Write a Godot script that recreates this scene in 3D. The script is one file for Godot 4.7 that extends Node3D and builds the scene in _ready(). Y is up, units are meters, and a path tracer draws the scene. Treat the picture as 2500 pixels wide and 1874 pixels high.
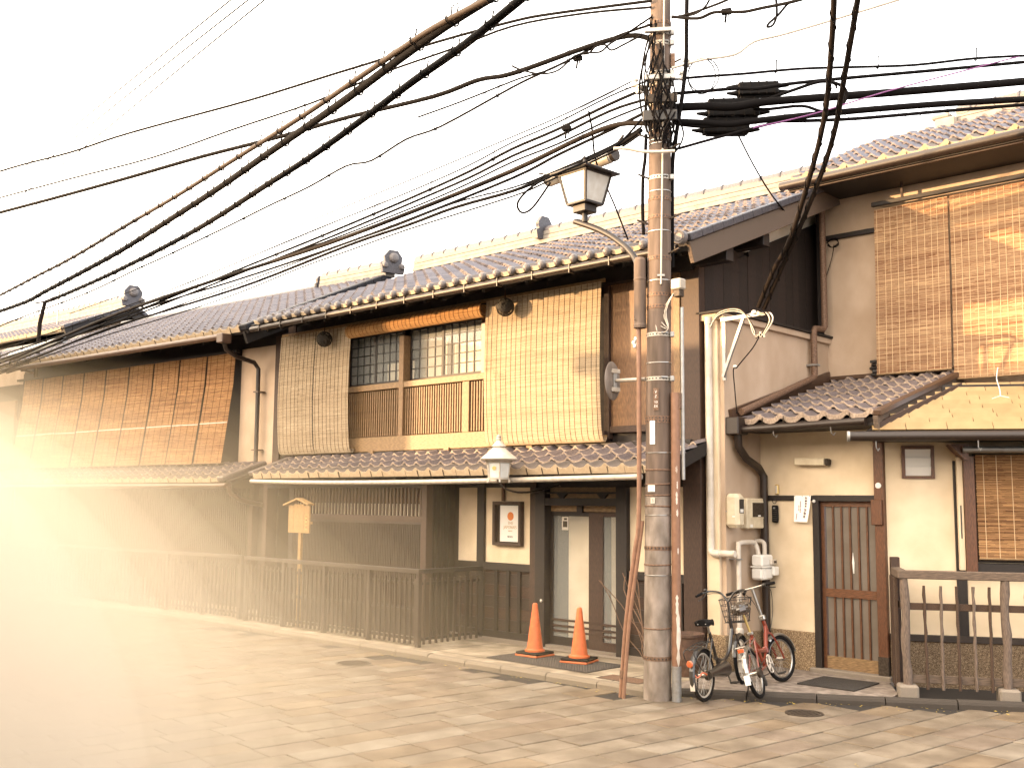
extends Node3D
# A street of old timber townhouses at low evening sun.

class G:
	var v := PackedVector3Array()
	var n := PackedVector3Array()
	var c := PackedColorArray()
	var u := PackedVector2Array()
	var col := Color.WHITE
	var has_col := false
	var has_uv := false
	var t := Transform3D.IDENTITY

	func _v(p: Vector3, nn: Vector3, q := Vector2.ZERO) -> void:
		v.append(t * p)
		n.append((t.basis * nn).normalized())
		if has_col: c.append(col)
		if has_uv: u.append(q)

	func tri(a: Vector3, b: Vector3, d: Vector3) -> void:
		var nn := (b - a).cross(d - a).normalized()
		_v(a, nn); _v(d, nn); _v(b, nn)

	func quad(a: Vector3, b: Vector3, d: Vector3, e: Vector3) -> void:
		var nn := (b - a).cross(d - a)
		if nn.length_squared() < 1e-16: nn = (d - a).cross(e - a)
		nn = nn.normalized()
		var q := [Vector2(0, 1), Vector2(1, 1), Vector2(1, 0), Vector2(0, 0)]
		_v(a, nn, q[0]); _v(d, nn, q[2]); _v(b, nn, q[1])
		_v(a, nn, q[0]); _v(e, nn, q[3]); _v(d, nn, q[2])

	func quad_(a: Vector3, b: Vector3, d: Vector3, e: Vector3) -> G:
		quad(a, b, d, e); return self

	func squad(a: Vector3, b: Vector3, d: Vector3, e: Vector3, na: Vector3, nb: Vector3, nd: Vector3, ne: Vector3) -> void:
		_v(a, na); _v(d, nd); _v(b, nb)
		_v(a, na); _v(e, ne); _v(d, nd)

	# box between two corners, optional chamfer
	func bx(x0: float, y0: float, z0: float, x1: float, y1: float, z1: float, bev := 0.0) -> G:
		return bc(Vector3((x0 + x1) / 2, (y0 + y1) / 2, (z0 + z1) / 2), Vector3(absf(x1 - x0), absf(y1 - y0), absf(z1 - z0)), Basis.IDENTITY, bev)

	func bc(o: Vector3, s: Vector3, b := Basis.IDENTITY, bev := 0.0) -> G:
		var h := s / 2
		bev = minf(bev, minf(h.x, minf(h.y, h.z)) * 0.6)
		var keep := t
		t = t * Transform3D(b, o)
		for ax in 3:
			for sg in [-1.0, 1.0]:
				var d := Vector3.ZERO; d[ax] = sg
				var e := Vector3.ZERO; e[(ax + 1) % 3] = 1.0
				var f := d.cross(e)
				var ce := d * h
				var he := e * (h - Vector3.ONE * bev)
				var hf := f * (h - Vector3.ONE * bev)
				quad(ce - he - hf, ce + he - hf, ce + he + hf, ce - he + hf)
		if bev > 0.0:
			for ax in 3:
				for s1 in [-1.0, 1.0]:
					for s2 in [-1.0, 1.0]:
						var a1 := Vector3.ZERO; a1[(ax + 1) % 3] = s1
						var a2 := Vector3.ZERO; a2[(ax + 2) % 3] = s2
						var w := Vector3.ZERO; w[ax] = h[ax] - bev
						var p := a1 * h + a2 * (h - Vector3.ONE * bev)
						var q := a1 * (h - Vector3.ONE * bev) + a2 * h
						if s1 * s2 > 0: quad(p - w, q - w, q + w, p + w)
						else: quad(p + w, q + w, q - w, p - w)
			for sx in [-1.0, 1.0]:
				for sy in [-1.0, 1.0]:
					for sz in [-1.0, 1.0]:
						var k := Vector3(sx, sy, sz)
						var i := h - Vector3.ONE * bev
						var p0 := Vector3(h.x, i.y, i.z) * k
						var p1 := Vector3(i.x, h.y, i.z) * k
						var p2 := Vector3(i.x, i.y, h.z) * k
						if sx * sy * sz > 0: tri(p0, p1, p2)
						else: tri(p0, p2, p1)
		t = keep
		return self

	# straight bar of rectangular section from a to b
	func bar(a: Vector3, b: Vector3, w: float, d: float, up := Vector3.UP, bev := 0.0) -> G:
		var z := (b - a).normalized()
		if absf(z.dot(up)) > 0.99: up = Vector3.RIGHT
		var x := up.cross(z).normalized()
		return bc((a + b) / 2, Vector3(w, d, (b - a).length()), Basis(x, z.cross(x), z), bev)

	func tube(p: Array, r, k := 8, caps := true) -> G:
		var m := p.size()
		if m < 2: return self
		var tan := []
		for i in m:
			tan.append((p[mini(i + 1, m - 1)] - p[maxi(i - 1, 0)]).normalized())
		var x: Vector3 = tan[0].cross(Vector3.UP)
		if x.length() < 0.05: x = tan[0].cross(Vector3.RIGHT)
		x = x.normalized()
		var rows := []
		var nrm := []
		for i in m:
			x = (x - tan[i] * x.dot(tan[i])).normalized()
			var y: Vector3 = tan[i].cross(x)
			var ri: float = r[i] if r is Array else r
			var row := []
			var nr := []
			for j in k:
				var a := TAU * j / k
				var d: Vector3 = x * cos(a) + y * sin(a)
				row.append(p[i] + d * ri)
				nr.append(d)
			rows.append(row); nrm.append(nr)
		for i in m - 1:
			for j in k:
				var l := (j + 1) % k
				squad(rows[i][j], rows[i][l], rows[i + 1][l], rows[i + 1][j], nrm[i][j], nrm[i][l], nrm[i + 1][l], nrm[i + 1][j])
		if caps:
			for j in range(1, k - 1):
				tri(rows[0][0], rows[0][j + 1], rows[0][j])
				tri(rows[m - 1][0], rows[m - 1][j], rows[m - 1][j + 1])
		return self

	# profile of (radius, height) turned round the y axis of f
	func lathe(prof: Array, f := Transform3D.IDENTITY, k := 16) -> G:
		var keep := t
		t = t * f
		for i in prof.size() - 1:
			var a: Vector2 = prof[i]
			var b: Vector2 = prof[i + 1]
			var d := b - a
			var nn := Vector2(d.y, -d.x).normalized()
			for j in k:
				var a0 := TAU * j / k
				var a1 := TAU * (j + 1) / k
				var d0 := Vector3(cos(a0), 0, -sin(a0))
				var d1 := Vector3(cos(a1), 0, -sin(a1))
				var n0 := d0 * nn.x + Vector3.UP * nn.y
				var n1 := d1 * nn.x + Vector3.UP * nn.y
				squad(d0 * a.x + Vector3.UP * a.y, d1 * a.x + Vector3.UP * a.y, d1 * b.x + Vector3.UP * b.y, d0 * b.x + Vector3.UP * b.y, n0, n1, n1, n0)
		t = keep
		return self

	func ball(o: Vector3, r: Vector3, k := 12) -> G:
		var keep := t
		t = t * Transform3D(Basis.from_scale(r), o)
		var m := k / 2
		for i in m:
			for j in k:
				var q := []
				for w in [[i, j], [i, j + 1], [i + 1, j + 1], [i + 1, j]]:
					var th: float = -PI / 2 + PI * w[0] / m
					var ph: float = TAU * w[1] / k
					q.append(Vector3(cos(th) * cos(ph), sin(th), -cos(th) * sin(ph)))
				squad(q[0], q[1], q[2], q[3], q[0] / r, q[1] / r, q[2] / r, q[3] / r)
		t = keep
		return self

	# polygon (x, y) pushed along z from z0 to z1
	func prism(poly: Array, z0: float, z1: float) -> G:
		var pp := PackedVector2Array(poly)
		if Geometry2D.is_polygon_clockwise(pp): pp.reverse()
		var ix := Geometry2D.triangulate_polygon(pp)
		for i in range(0, ix.size(), 3):
			var a := pp[ix[i]]; var b := pp[ix[i + 1]]; var d := pp[ix[i + 2]]
			if (b - a).cross(d - a) < 0:
				var w := b; b = d; d = w
			tri(Vector3(a.x, a.y, z1), Vector3(b.x, b.y, z1), Vector3(d.x, d.y, z1))
			tri(Vector3(a.x, a.y, z0), Vector3(d.x, d.y, z0), Vector3(b.x, b.y, z0))
		for i in pp.size():
			var a := pp[i]; var b := pp[(i + 1) % pp.size()]
			quad(Vector3(a.x, a.y, z0), Vector3(b.x, b.y, z0), Vector3(b.x, b.y, z1), Vector3(a.x, a.y, z1))
		return self

	# flat plate over a ground polygon (x, z), top at y1
	func plate(poly: Array, y0: float, y1: float) -> G:
		var keep := t
		t = t * Transform3D(Basis(Vector3.RIGHT, Vector3(0, 0, -1), Vector3.UP), Vector3.ZERO)
		var q := []
		for p in poly: q.append(Vector2(p.x, -p.y))
		prism(q, y0, y1)
		t = keep
		return self

	func mesh() -> ArrayMesh:
		var a := []
		a.resize(Mesh.ARRAY_MAX)
		a[Mesh.ARRAY_VERTEX] = v
		a[Mesh.ARRAY_NORMAL] = n
		if has_col: a[Mesh.ARRAY_COLOR] = c
		if has_uv: a[Mesh.ARRAY_TEX_UV] = u
		var m := ArrayMesh.new()
		m.add_surface_from_arrays(Mesh.PRIMITIVE_TRIANGLES, a)
		return m

var M := {}
var org := {}
var rg := RandomNumberGenerator.new()
var wing: Transform3D       # the angled wing at the corner
var west: Transform3D       # the neighbouring house, slightly turned

func V(x: float, y: float, z: float) -> Vector3: return Vector3(x, y, z)
func g(tr := Transform3D.IDENTITY) -> G:
	var o := G.new(); o.t = tr; return o
func gc(tr := Transform3D.IDENTITY) -> G:
	var o := g(tr); o.has_col = true; return o

func off(node: Node) -> Vector3: return org.get(node, Vector3.ZERO)

func thing(called: String, label: String, category: String, at := Vector3.ZERO, group := "") -> Node3D:
	var o := Node3D.new()
	o.name = numbered(called)
	o.position = at
	add_child(o)
	org[o] = at
	tag(o, label, category, group)
	return o

func tag(o: Node, label: String, category: String, group := "") -> void:
	o.set_meta("label", label)
	o.set_meta("category", category)
	if group: o.set_meta("group", group)

var used := {}
func numbered(called: String) -> String:
	used[called] = used.get(called, -1) + 1
	return called if used[called] == 0 else "%s_%03d" % [called, used[called]]

func part(called: String, shape, m: Material, parent: Node = self, label := "", kind := "") -> MeshInstance3D:
	return inst(called, shape.mesh() if shape is G else shape, m, parent, Transform3D.IDENTITY, label, kind)

func inst(called: String, mesh: Mesh, m: Material, parent: Node, tr: Transform3D, label := "", kind := "") -> MeshInstance3D:
	var o := MeshInstance3D.new()
	if parent == self: o.name = numbered(called)
	else:
		var key := str(parent.get_instance_id()) + called
		used[key] = used.get(key, -1) + 1
		o.name = called if used[key] == 0 else "%s_%03d" % [called, used[key]]
	o.mesh = mesh
	o.material_override = m
	o.transform = Transform3D(tr.basis, tr.origin - off(parent))
	parent.add_child(o)
	org[o] = tr.origin if tr.basis == Basis.IDENTITY else Vector3.ZERO
	if label: o.set_meta("label", label)
	if kind: o.set_meta("kind", kind)
	return o

func many(called: String, mesh: Mesh, m: Material, parent: Node, where: Array, tints := []) -> void:
	if where.is_empty(): return
	var mm := MultiMesh.new()
	mm.transform_format = MultiMesh.TRANSFORM_3D
	mm.use_colors = not tints.is_empty()
	mm.mesh = mesh
	mm.instance_count = where.size()
	for i in where.size():
		mm.set_instance_transform(i, Transform3D(where[i].basis, where[i].origin - off(parent)))
		if tints: mm.set_instance_color(i, tints[i])
	var o := MultiMeshInstance3D.new()
	o.name = called
	o.multimesh = mm
	o.material_override = m
	o.set_meta("kind", "stuff")
	parent.add_child(o, true)

func structure(called: String, shape, m: Material) -> MeshInstance3D:
	return part(called, shape, m, self, "", "structure")

func again(o: Node3D, by: Vector3, label: String, turn := 0.0) -> Node3D:
	var r: Node3D = o.duplicate()
	r.name = numbered(str(o.name).rstrip("_0123456789"))
	add_child(r)
	r.position = o.position + by
	r.rotation.y += turn
	r.set_meta("label", label)
	return r

# ---------- materials ----------
func noise_tex(freq: float, oct: int, lo: Color, hi: Color, size := 512, kind := FastNoiseLite.TYPE_SIMPLEX_SMOOTH, sd := 1, mid = null, ret := -1) -> NoiseTexture2D:
	var f := FastNoiseLite.new()
	f.seed = sd
	f.noise_type = kind
	f.frequency = freq
	f.fractal_type = FastNoiseLite.FRACTAL_FBM if oct > 1 else FastNoiseLite.FRACTAL_NONE
	f.fractal_octaves = oct
	if ret >= 0: f.cellular_return_type = ret
	var r := Gradient.new()
	r.set_color(0, lo); r.set_color(1, hi)
	if mid != null: r.add_point(0.5, mid)
	var x := NoiseTexture2D.new()
	x.width = size; x.height = size
	x.seamless = true
	x.noise = f
	x.color_ramp = r
	return x

func mat(lin: Color, rough := 0.8, tex: Texture2D = null, sc := Vector3.ONE, o := {}) -> StandardMaterial3D:
	var m := StandardMaterial3D.new()
	m.albedo_color = lin.linear_to_srgb()
	m.roughness = rough
	m.metallic = o.get("metal", 0.0)
	m.metallic_specular = o.get("spec", 0.5)
	if tex or o.has("bump"):
		m.uv1_triplanar = true
		m.uv1_world_triplanar = true
		m.uv1_scale = sc
		m.uv1_triplanar_sharpness = 4.0
	if tex: m.albedo_texture = tex
	if o.has("bump"):
		m.heightmap_enabled = true
		m.heightmap_texture = o.bump
		m.heightmap_scale = o.get("deep", 0.3)
	if o.has("vc"): m.vertex_color_use_as_albedo = true
	if o.has("coat"):
		m.clearcoat_enabled = true
		m.clearcoat = o.coat
		m.clearcoat_roughness = 0.25
	if o.has("back"):
		m.backlight_enabled = true
		m.backlight = o.back
	if o.has("dirt"):
		m.detail_enabled = true
		m.detail_albedo = M.blotch
		m.detail_blend_mode = BaseMaterial3D.BLEND_MODE_MUL
		m.detail_uv_layer = BaseMaterial3D.DETAIL_UV_2
		m.uv2_triplanar = true
		m.uv2_world_triplanar = true
		m.uv2_scale = o.dirt
	if o.has("two"): m.cull_mode = BaseMaterial3D.CULL_DISABLED
	return m

func gy(a: float) -> Color: return Color(a, a, a)

func materials() -> void:
	var grain := noise_tex(0.03, 5, gy(0.5), gy(1.0), 512, FastNoiseLite.TYPE_SIMPLEX_SMOOTH, 3)
	var stain := noise_tex(0.006, 6, Color(0.88, 0.86, 0.83), gy(1.0), 512, FastNoiseLite.TYPE_SIMPLEX_SMOOTH, 5)
	var blotch := noise_tex(0.012, 7, Color(0.62, 0.60, 0.57), gy(1.0), 512, FastNoiseLite.TYPE_SIMPLEX_SMOOTH, 8)
	M.blotch = noise_tex(0.012, 7, Color(0.70, 0.67, 0.63), gy(1.0), 512, FastNoiseLite.TYPE_SIMPLEX_SMOOTH, 31)
	var speck := noise_tex(0.3, 4, gy(0.5), gy(1.0), 512, FastNoiseLite.TYPE_SIMPLEX, 11)
	var pebble := noise_tex(0.11, 1, Color(0.35, 0.28, 0.22), Color(1.0, 0.95, 0.85), 512, FastNoiseLite.TYPE_CELLULAR, 12, Color(0.62, 0.55, 0.46), FastNoiseLite.RETURN_CELL_VALUE)
	var pebble_h := noise_tex(0.11, 1, gy(1), gy(0), 512, FastNoiseLite.TYPE_CELLULAR, 12, null, FastNoiseLite.RETURN_DISTANCE)
	var rough_h := noise_tex(0.12, 4, gy(0), gy(1), 512, FastNoiseLite.TYPE_SIMPLEX, 15)
	var tilev := noise_tex(0.02, 5, Color(0.68, 0.66, 0.68), gy(1.0), 512, FastNoiseLite.TYPE_SIMPLEX_SMOOTH, 21)
	var up := V(9, 0.7, 9)
	var ax := V(0.7, 9, 9)
	var az := V(9, 9, 0.7)
	M.dark = mat(Color(0.022, 0.012, 0.008), 0.62, grain, up)
	M.dark_h = mat(Color(0.022, 0.012, 0.008), 0.62, grain, ax)
	M.dark_z = mat(Color(0.018, 0.011, 0.008), 0.7, grain, az)
	M.fence = mat(Color(0.042, 0.022, 0.012), 0.6, grain, up)
	M.fence_h = mat(Color(0.048, 0.029, 0.019), 0.6, grain, ax)
	M.brown = mat(Color(0.072, 0.034, 0.019), 0.65, grain, up)
	M.brown_h = mat(Color(0.072, 0.034, 0.019), 0.65, grain, ax)
	M.board = mat(Color(0.042, 0.023, 0.016), 0.75, grain, up, {"bump": grain, "deep": 0.25})
	M.board_b = mat(Color(0.032, 0.018, 0.012), 0.75, grain, up, {"bump": grain, "deep": 0.25})
	M.gold = mat(Color(0.36, 0.22, 0.10), 0.6, grain, ax)
	M.gold_v = mat(Color(0.34, 0.20, 0.09), 0.6, grain, up)
	M.red = mat(Color(0.175, 0.066, 0.026), 0.45, grain, up)
	M.red_h = mat(Color(0.20, 0.078, 0.030), 0.45, grain, ax)
	M.panel = mat(Color(0.25, 0.125, 0.055), 0.6, grain, V(7, 0.5, 7))
	M.grey_wood = mat(Color(0.23, 0.165, 0.125), 0.85, grain, up, {"bump": grain, "deep": 0.5})
	M.grey_wood_h = mat(Color(0.20, 0.14, 0.10), 0.85, grain, ax, {"bump": grain, "deep": 0.4})
	M.bark = mat(Color(0.105, 0.058, 0.034), 0.85, grain, V(9, 5, 9), {"bump": grain, "deep": 0.5})
	M.sign_wood = mat(Color(0.52, 0.31, 0.12), 0.7, grain, up)
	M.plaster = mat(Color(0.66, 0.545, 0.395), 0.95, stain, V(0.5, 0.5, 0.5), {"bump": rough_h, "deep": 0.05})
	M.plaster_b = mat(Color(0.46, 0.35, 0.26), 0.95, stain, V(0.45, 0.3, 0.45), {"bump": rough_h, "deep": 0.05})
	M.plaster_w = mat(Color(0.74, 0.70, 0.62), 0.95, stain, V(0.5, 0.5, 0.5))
	M.tile = []
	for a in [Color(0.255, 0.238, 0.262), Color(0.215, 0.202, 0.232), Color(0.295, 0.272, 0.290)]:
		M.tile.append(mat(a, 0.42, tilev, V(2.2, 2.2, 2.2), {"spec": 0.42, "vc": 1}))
	M.tile_plain = mat(Color(0.085, 0.082, 0.092), 0.45, tilev, V(2.2, 2.2, 2.2), {"spec": 0.45})
	M.ptile = []
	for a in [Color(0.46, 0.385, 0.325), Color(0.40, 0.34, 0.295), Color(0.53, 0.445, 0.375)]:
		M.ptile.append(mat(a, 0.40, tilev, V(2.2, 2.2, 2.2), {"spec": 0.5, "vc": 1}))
	M.ptile_plain = mat(Color(0.145, 0.12, 0.105), 0.45, tilev, V(2.2, 2.2, 2.2), {"spec": 0.5})
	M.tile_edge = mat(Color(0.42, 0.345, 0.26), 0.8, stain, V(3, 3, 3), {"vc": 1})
	M.ball_tile = mat(Color(0.16, 0.145, 0.14), 0.5, tilev, V(2.2, 2.2, 2.2))
	M.tile_dark = mat(Color(0.030, 0.030, 0.036), 0.55, tilev, V(2.2, 2.2, 2.2), {"spec": 0.3})
	M.ridge = mat(Color(0.235, 0.215, 0.195), 0.8, stain, V(1.5, 1.5, 1.5))
	M.slate = []
	for a in [Color(0.29, 0.20, 0.09), Color(0.275, 0.19, 0.085), Color(0.305, 0.21, 0.097), Color(0.28, 0.185, 0.082)]:
		M.slate.append(mat(a, 0.6, stain, V(1.4, 1.4, 1.4)))
	M.copper = mat(Color(0.020, 0.011, 0.007), 0.45, stain, V(2, 2, 2))
	M.copper_l = mat(Color(0.075, 0.042, 0.026), 0.42, stain, V(2, 2, 2))
	M.galv = mat(Color(0.34, 0.34, 0.34), 0.45, stain, V(4, 4, 4), {"metal": 0.6})
	M.pale_metal = mat(Color(0.42, 0.38, 0.33), 0.5, stain, V(3, 3, 3), {"metal": 0.2})
	M.rust = mat(Color(0.22, 0.13, 0.085), 0.7, blotch, V(5, 5, 5), {"metal": 0.2})
	M.pipe_brown = mat(Color(0.22, 0.115, 0.07), 0.5, stain, V(3, 3, 3))
	M.pvc = mat(Color(0.56, 0.51, 0.45), 0.5, stain, V(2, 2, 2))
	M.white = mat(Color(0.66, 0.64, 0.60), 0.5)
	M.meter = mat(Color(0.62, 0.54, 0.40), 0.5, stain, V(2, 2, 2))
	M.rubber = mat(Color(0.008, 0.007, 0.007), 0.65, null, Vector3.ONE, {"spec": 0.25})
	M.cable = mat(Color(0.005, 0.004, 0.004), 0.8, null, Vector3.ONE, {"spec": 0.2})
	M.cable_b = mat(Color(0.012, 0.008, 0.006), 0.75, null, Vector3.ONE, {"spec": 0.25})
	M.cable_p = mat(Color(0.035, 0.024, 0.018), 0.65, null, Vector3.ONE, {"spec": 0.3})
	M.cable_v = mat(Color(0.16, 0.05, 0.16), 0.6)
	M.concrete = mat(Color(0.155, 0.108, 0.082), 0.8, blotch, V(1.3, 0.16, 1.3), {"bump": rough_h, "deep": 0.1})
	M.concrete_p = mat(Color(0.30, 0.25, 0.215), 0.9, blotch, V(1.0, 0.4, 1.0), {"bump": rough_h, "deep": 0.15})
	M.walk = mat(Color(0.40, 0.335, 0.25), 0.92, blotch, V(0.35, 0.35, 0.35), {"bump": rough_h, "deep": 0.08})
	M.kerb = mat(Color(0.32, 0.26, 0.19), 0.9, speck, V(1.6, 1.6, 1.6), {"bump": rough_h, "deep": 0.3})
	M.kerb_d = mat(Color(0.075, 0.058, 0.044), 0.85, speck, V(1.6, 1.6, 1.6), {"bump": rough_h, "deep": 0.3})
	M.granite = mat(Color(0.42, 0.35, 0.28), 0.9, speck, V(2.2, 2.2, 2.2), {"bump": rough_h, "deep": 0.6})
	M.pebble = mat(Color(0.36, 0.30, 0.24), 0.8, pebble, V(3.4, 3.4, 3.4), {"bump": pebble_h, "deep": 0.4})
	M.pebble_l = mat(Color(0.55, 0.47, 0.37), 0.8, pebble, V(3.8, 3.8, 3.8), {"bump": pebble_h, "deep": 0.3})
	M.mortar = mat(Color(0.03, 0.022, 0.016), 0.95, speck, V(1, 1, 1))
	M.soil = mat(Color(0.035, 0.026, 0.02), 0.95, speck, V(1, 1, 1))
	M.slab = []
	for a in [Color(0.36, 0.29, 0.21), Color(0.38, 0.305, 0.22), Color(0.325, 0.26, 0.19), Color(0.37, 0.275, 0.175), Color(0.41, 0.345, 0.265), Color(0.335, 0.25, 0.17), Color(0.35, 0.27, 0.20)]:
		M.slab.append(mat(a, 0.88, speck, V(2.6, 2.6, 2.6), {"bump": rough_h, "deep": 0.22, "dirt": V(0.3, 0.3, 0.3)}))
	M.orange = mat(Color(0.62, 0.135, 0.035), 0.5, stain, V(3, 3, 3))
	M.reed = mat(Color(1, 1, 1), 0.75, null, V(1, 1, 1), {"vc": 1, "back": Color(0.35, 0.35, 0.35), "two": 1})
	M.thread = mat(Color(0.06, 0.025, 0.010), 0.9)
	M.thread_l = mat(Color(0.62, 0.46, 0.28), 0.9)
	M.paper = mat(Color(0.78, 0.72, 0.60), 0.9, stain, V(0.7, 0.7, 0.7), {"back": Color(0.3, 0.3, 0.3)})
	M.curtain = mat(Color(0.70, 0.60, 0.44), 0.95, stain, V(0.5, 0.5, 0.5))
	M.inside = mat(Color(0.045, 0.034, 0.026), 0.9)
	M.black = mat(Color(0.02, 0.017, 0.015), 0.5)
	M.steel = mat(Color(0.42, 0.40, 0.37), 0.28, null, V(1, 1, 1), {"metal": 0.9})
	M.paint_red = mat(Color(0.17, 0.026, 0.010), 0.3, null, V(1, 1, 1), {"coat": 0.6})
	M.paint_black = mat(Color(0.022, 0.018, 0.015), 0.3, null, V(1, 1, 1), {"coat": 0.6})
	M.gold_metal = mat(Color(0.55, 0.40, 0.16), 0.35, null, V(1, 1, 1), {"metal": 0.7})
	M.reflector = mat(Color(0.42, 0.085, 0.025), 0.2, null, V(1, 1, 1), {"coat": 1.0})
	M.plastic_bag = mat(Color(0.055, 0.042, 0.032), 0.25, null, V(1, 1, 1), {"coat": 0.8})
	M.pottery = mat(Color(0.14, 0.075, 0.05), 0.7, blotch, V(2, 2, 2))
	M.twig = mat(Color(0.17, 0.10, 0.06), 0.9)
	M.leaf = mat(Color(0.42, 0.30, 0.05), 0.8)
	M.mat_grey = mat(Color(0.14, 0.12, 0.105), 0.9, speck, V(3, 3, 3))
	M.mat_dark = mat(Color(0.055, 0.045, 0.038), 0.95, speck, V(3, 3, 3), {"bump": rough_h, "deep": 0.3})
	M.iron = mat(Color(0.075, 0.055, 0.04), 0.6, blotch, V(4, 4, 4), {"metal": 0.4})
	M.lamp_glass = mat(Color(0.62, 0.63, 0.62), 0.35, stain, V(1.5, 1.5, 1.5), {"back": Color(0.3, 0.3, 0.3)})
	M.bronze = mat(Color(0.014, 0.009, 0.007), 0.5, stain, V(4, 4, 4))
	M.ball = mat(Color(0.020, 0.014, 0.007), 0.7)
	M.print_dark = mat(Color(0.06, 0.04, 0.035), 0.8)
	M.print_gold = mat(Color(0.45, 0.28, 0.12), 0.8)
	M.print_orange = mat(Color(0.55, 0.17, 0.04), 0.8)
	var gl := StandardMaterial3D.new()
	gl.albedo_color = Color(0.85, 0.86, 0.84, 0.12)
	gl.transparency = BaseMaterial3D.TRANSPARENCY_ALPHA
	gl.roughness = 0.04
	gl.metallic_specular = 0.36
	M.glass = gl
	var fr := StandardMaterial3D.new()
	fr.albedo_color = Color(0.62, 0.60, 0.56).linear_to_srgb()
	fr.roughness = 0.3
	fr.metallic_specular = 0.6
	M.frost = fr
	M.frost_d = mat(Color(0.15, 0.128, 0.108), 0.3, stain, V(0.8, 0.8, 0.8))

# ---------- lettering ----------
func words(text: String, size: float, f: Transform3D, m: Material, parent: Node, called := "lettering", font := "Droid Sans") -> void:
	var tm := TextMesh.new()
	var sf := SystemFont.new()
	sf.font_names = PackedStringArray([font])
	tm.font = sf
	tm.text = text
	tm.font_size = 48
	tm.pixel_size = size / 48.0
	tm.depth = 0.002
	inst(called, tm, m, parent, f)

# ---------- tiles ----------
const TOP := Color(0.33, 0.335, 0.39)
const GLINT_LIP := Color(1.0, 0.95, 0.86)  # pale tile edge, with the glint of sky and sun painted into its colour
const TP := [[0.0, 0.030], [0.10, 0.012], [0.28, 0.0], [0.52, 0.003], [0.70, 0.022], [0.84, 0.046], [0.94, 0.044], [1.03, 0.020]]

# one curved roof tile: x across, -z up the slope, its lower edge at z = 0
func tile_mesh(w: float, l: float, lift := 0.03, front := 0.018, deep := 1.0) -> ArrayMesh:
	var b := gc()
	for i in TP.size() - 1:
		var x0: float = TP[i][0] * w; var x1: float = TP[i + 1][0] * w
		var h0: float = TP[i][1] * deep; var h1: float = TP[i + 1][1] * deep
		var na := Vector3(-(TP[i][1] - TP[maxi(i - 1, 0)][1]) * deep / (w * 0.14), 1, 0.12).normalized()
		var nb := Vector3(-(h1 - h0) / (x1 - x0), 1, 0.12).normalized()
		na = ((na + nb) / 2).normalized()
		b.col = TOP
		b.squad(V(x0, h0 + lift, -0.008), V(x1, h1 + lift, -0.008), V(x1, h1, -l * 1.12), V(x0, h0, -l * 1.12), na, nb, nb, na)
		b.col = GLINT_LIP
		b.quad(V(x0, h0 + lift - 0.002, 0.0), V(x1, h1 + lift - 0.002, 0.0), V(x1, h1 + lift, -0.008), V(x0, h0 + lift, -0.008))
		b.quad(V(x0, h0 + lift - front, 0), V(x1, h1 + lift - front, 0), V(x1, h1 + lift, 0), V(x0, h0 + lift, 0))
	return b.mesh()

# the lowest tile, with its apron hanging down in front: peaked, or wavy
func eave_mesh(w: float, l: float, drop: float, style: int, deep := 1.0) -> ArrayMesh:
	var b := gc()
	var lift := 0.03
	for i in TP.size() - 1:
		var x0: float = TP[i][0] * w; var x1: float = TP[i + 1][0] * w
		var h0: float = TP[i][1] * deep; var h1: float = TP[i + 1][1] * deep
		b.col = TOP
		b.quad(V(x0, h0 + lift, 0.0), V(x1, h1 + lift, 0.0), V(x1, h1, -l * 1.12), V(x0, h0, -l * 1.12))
		b.col = GLINT_LIP
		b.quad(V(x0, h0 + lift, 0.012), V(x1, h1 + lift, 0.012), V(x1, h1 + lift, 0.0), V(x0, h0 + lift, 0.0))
		var d0 := lift - drop
		var d1 := lift - drop
		if style == 1:
			d0 += h0; d1 += h1
		for z in [0.012, -0.016]:
			if z > 0: b.quad(V(x0, d0, z), V(x1, d1, z), V(x1, h1 + lift, z), V(x0, h0 + lift, z))
			else: b.quad(V(x1, d1, z), V(x0, d0, z), V(x0, h0 + lift, z), V(x1, h1 + lift, z))
		b.quad(V(x0, d0, -0.016), V(x1, d1, -0.016), V(x1, d1, 0.012), V(x0, d0, 0.012))
	var e: Array = [TP[0], TP[TP.size() - 1]]
	b.col = Color(0.10, 0.085, 0.07)
	b.bx(w * 0.985 - 0.004, lift - drop + 0.004, 0.0, w * 0.985 + 0.004, lift + 0.01, 0.0145)
	b.bx(e[1][0] * w - 0.006, lift - drop, -0.016, e[1][0] * w, lift + e[1][1] * deep, 0.0135)
	return b.mesh()

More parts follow.
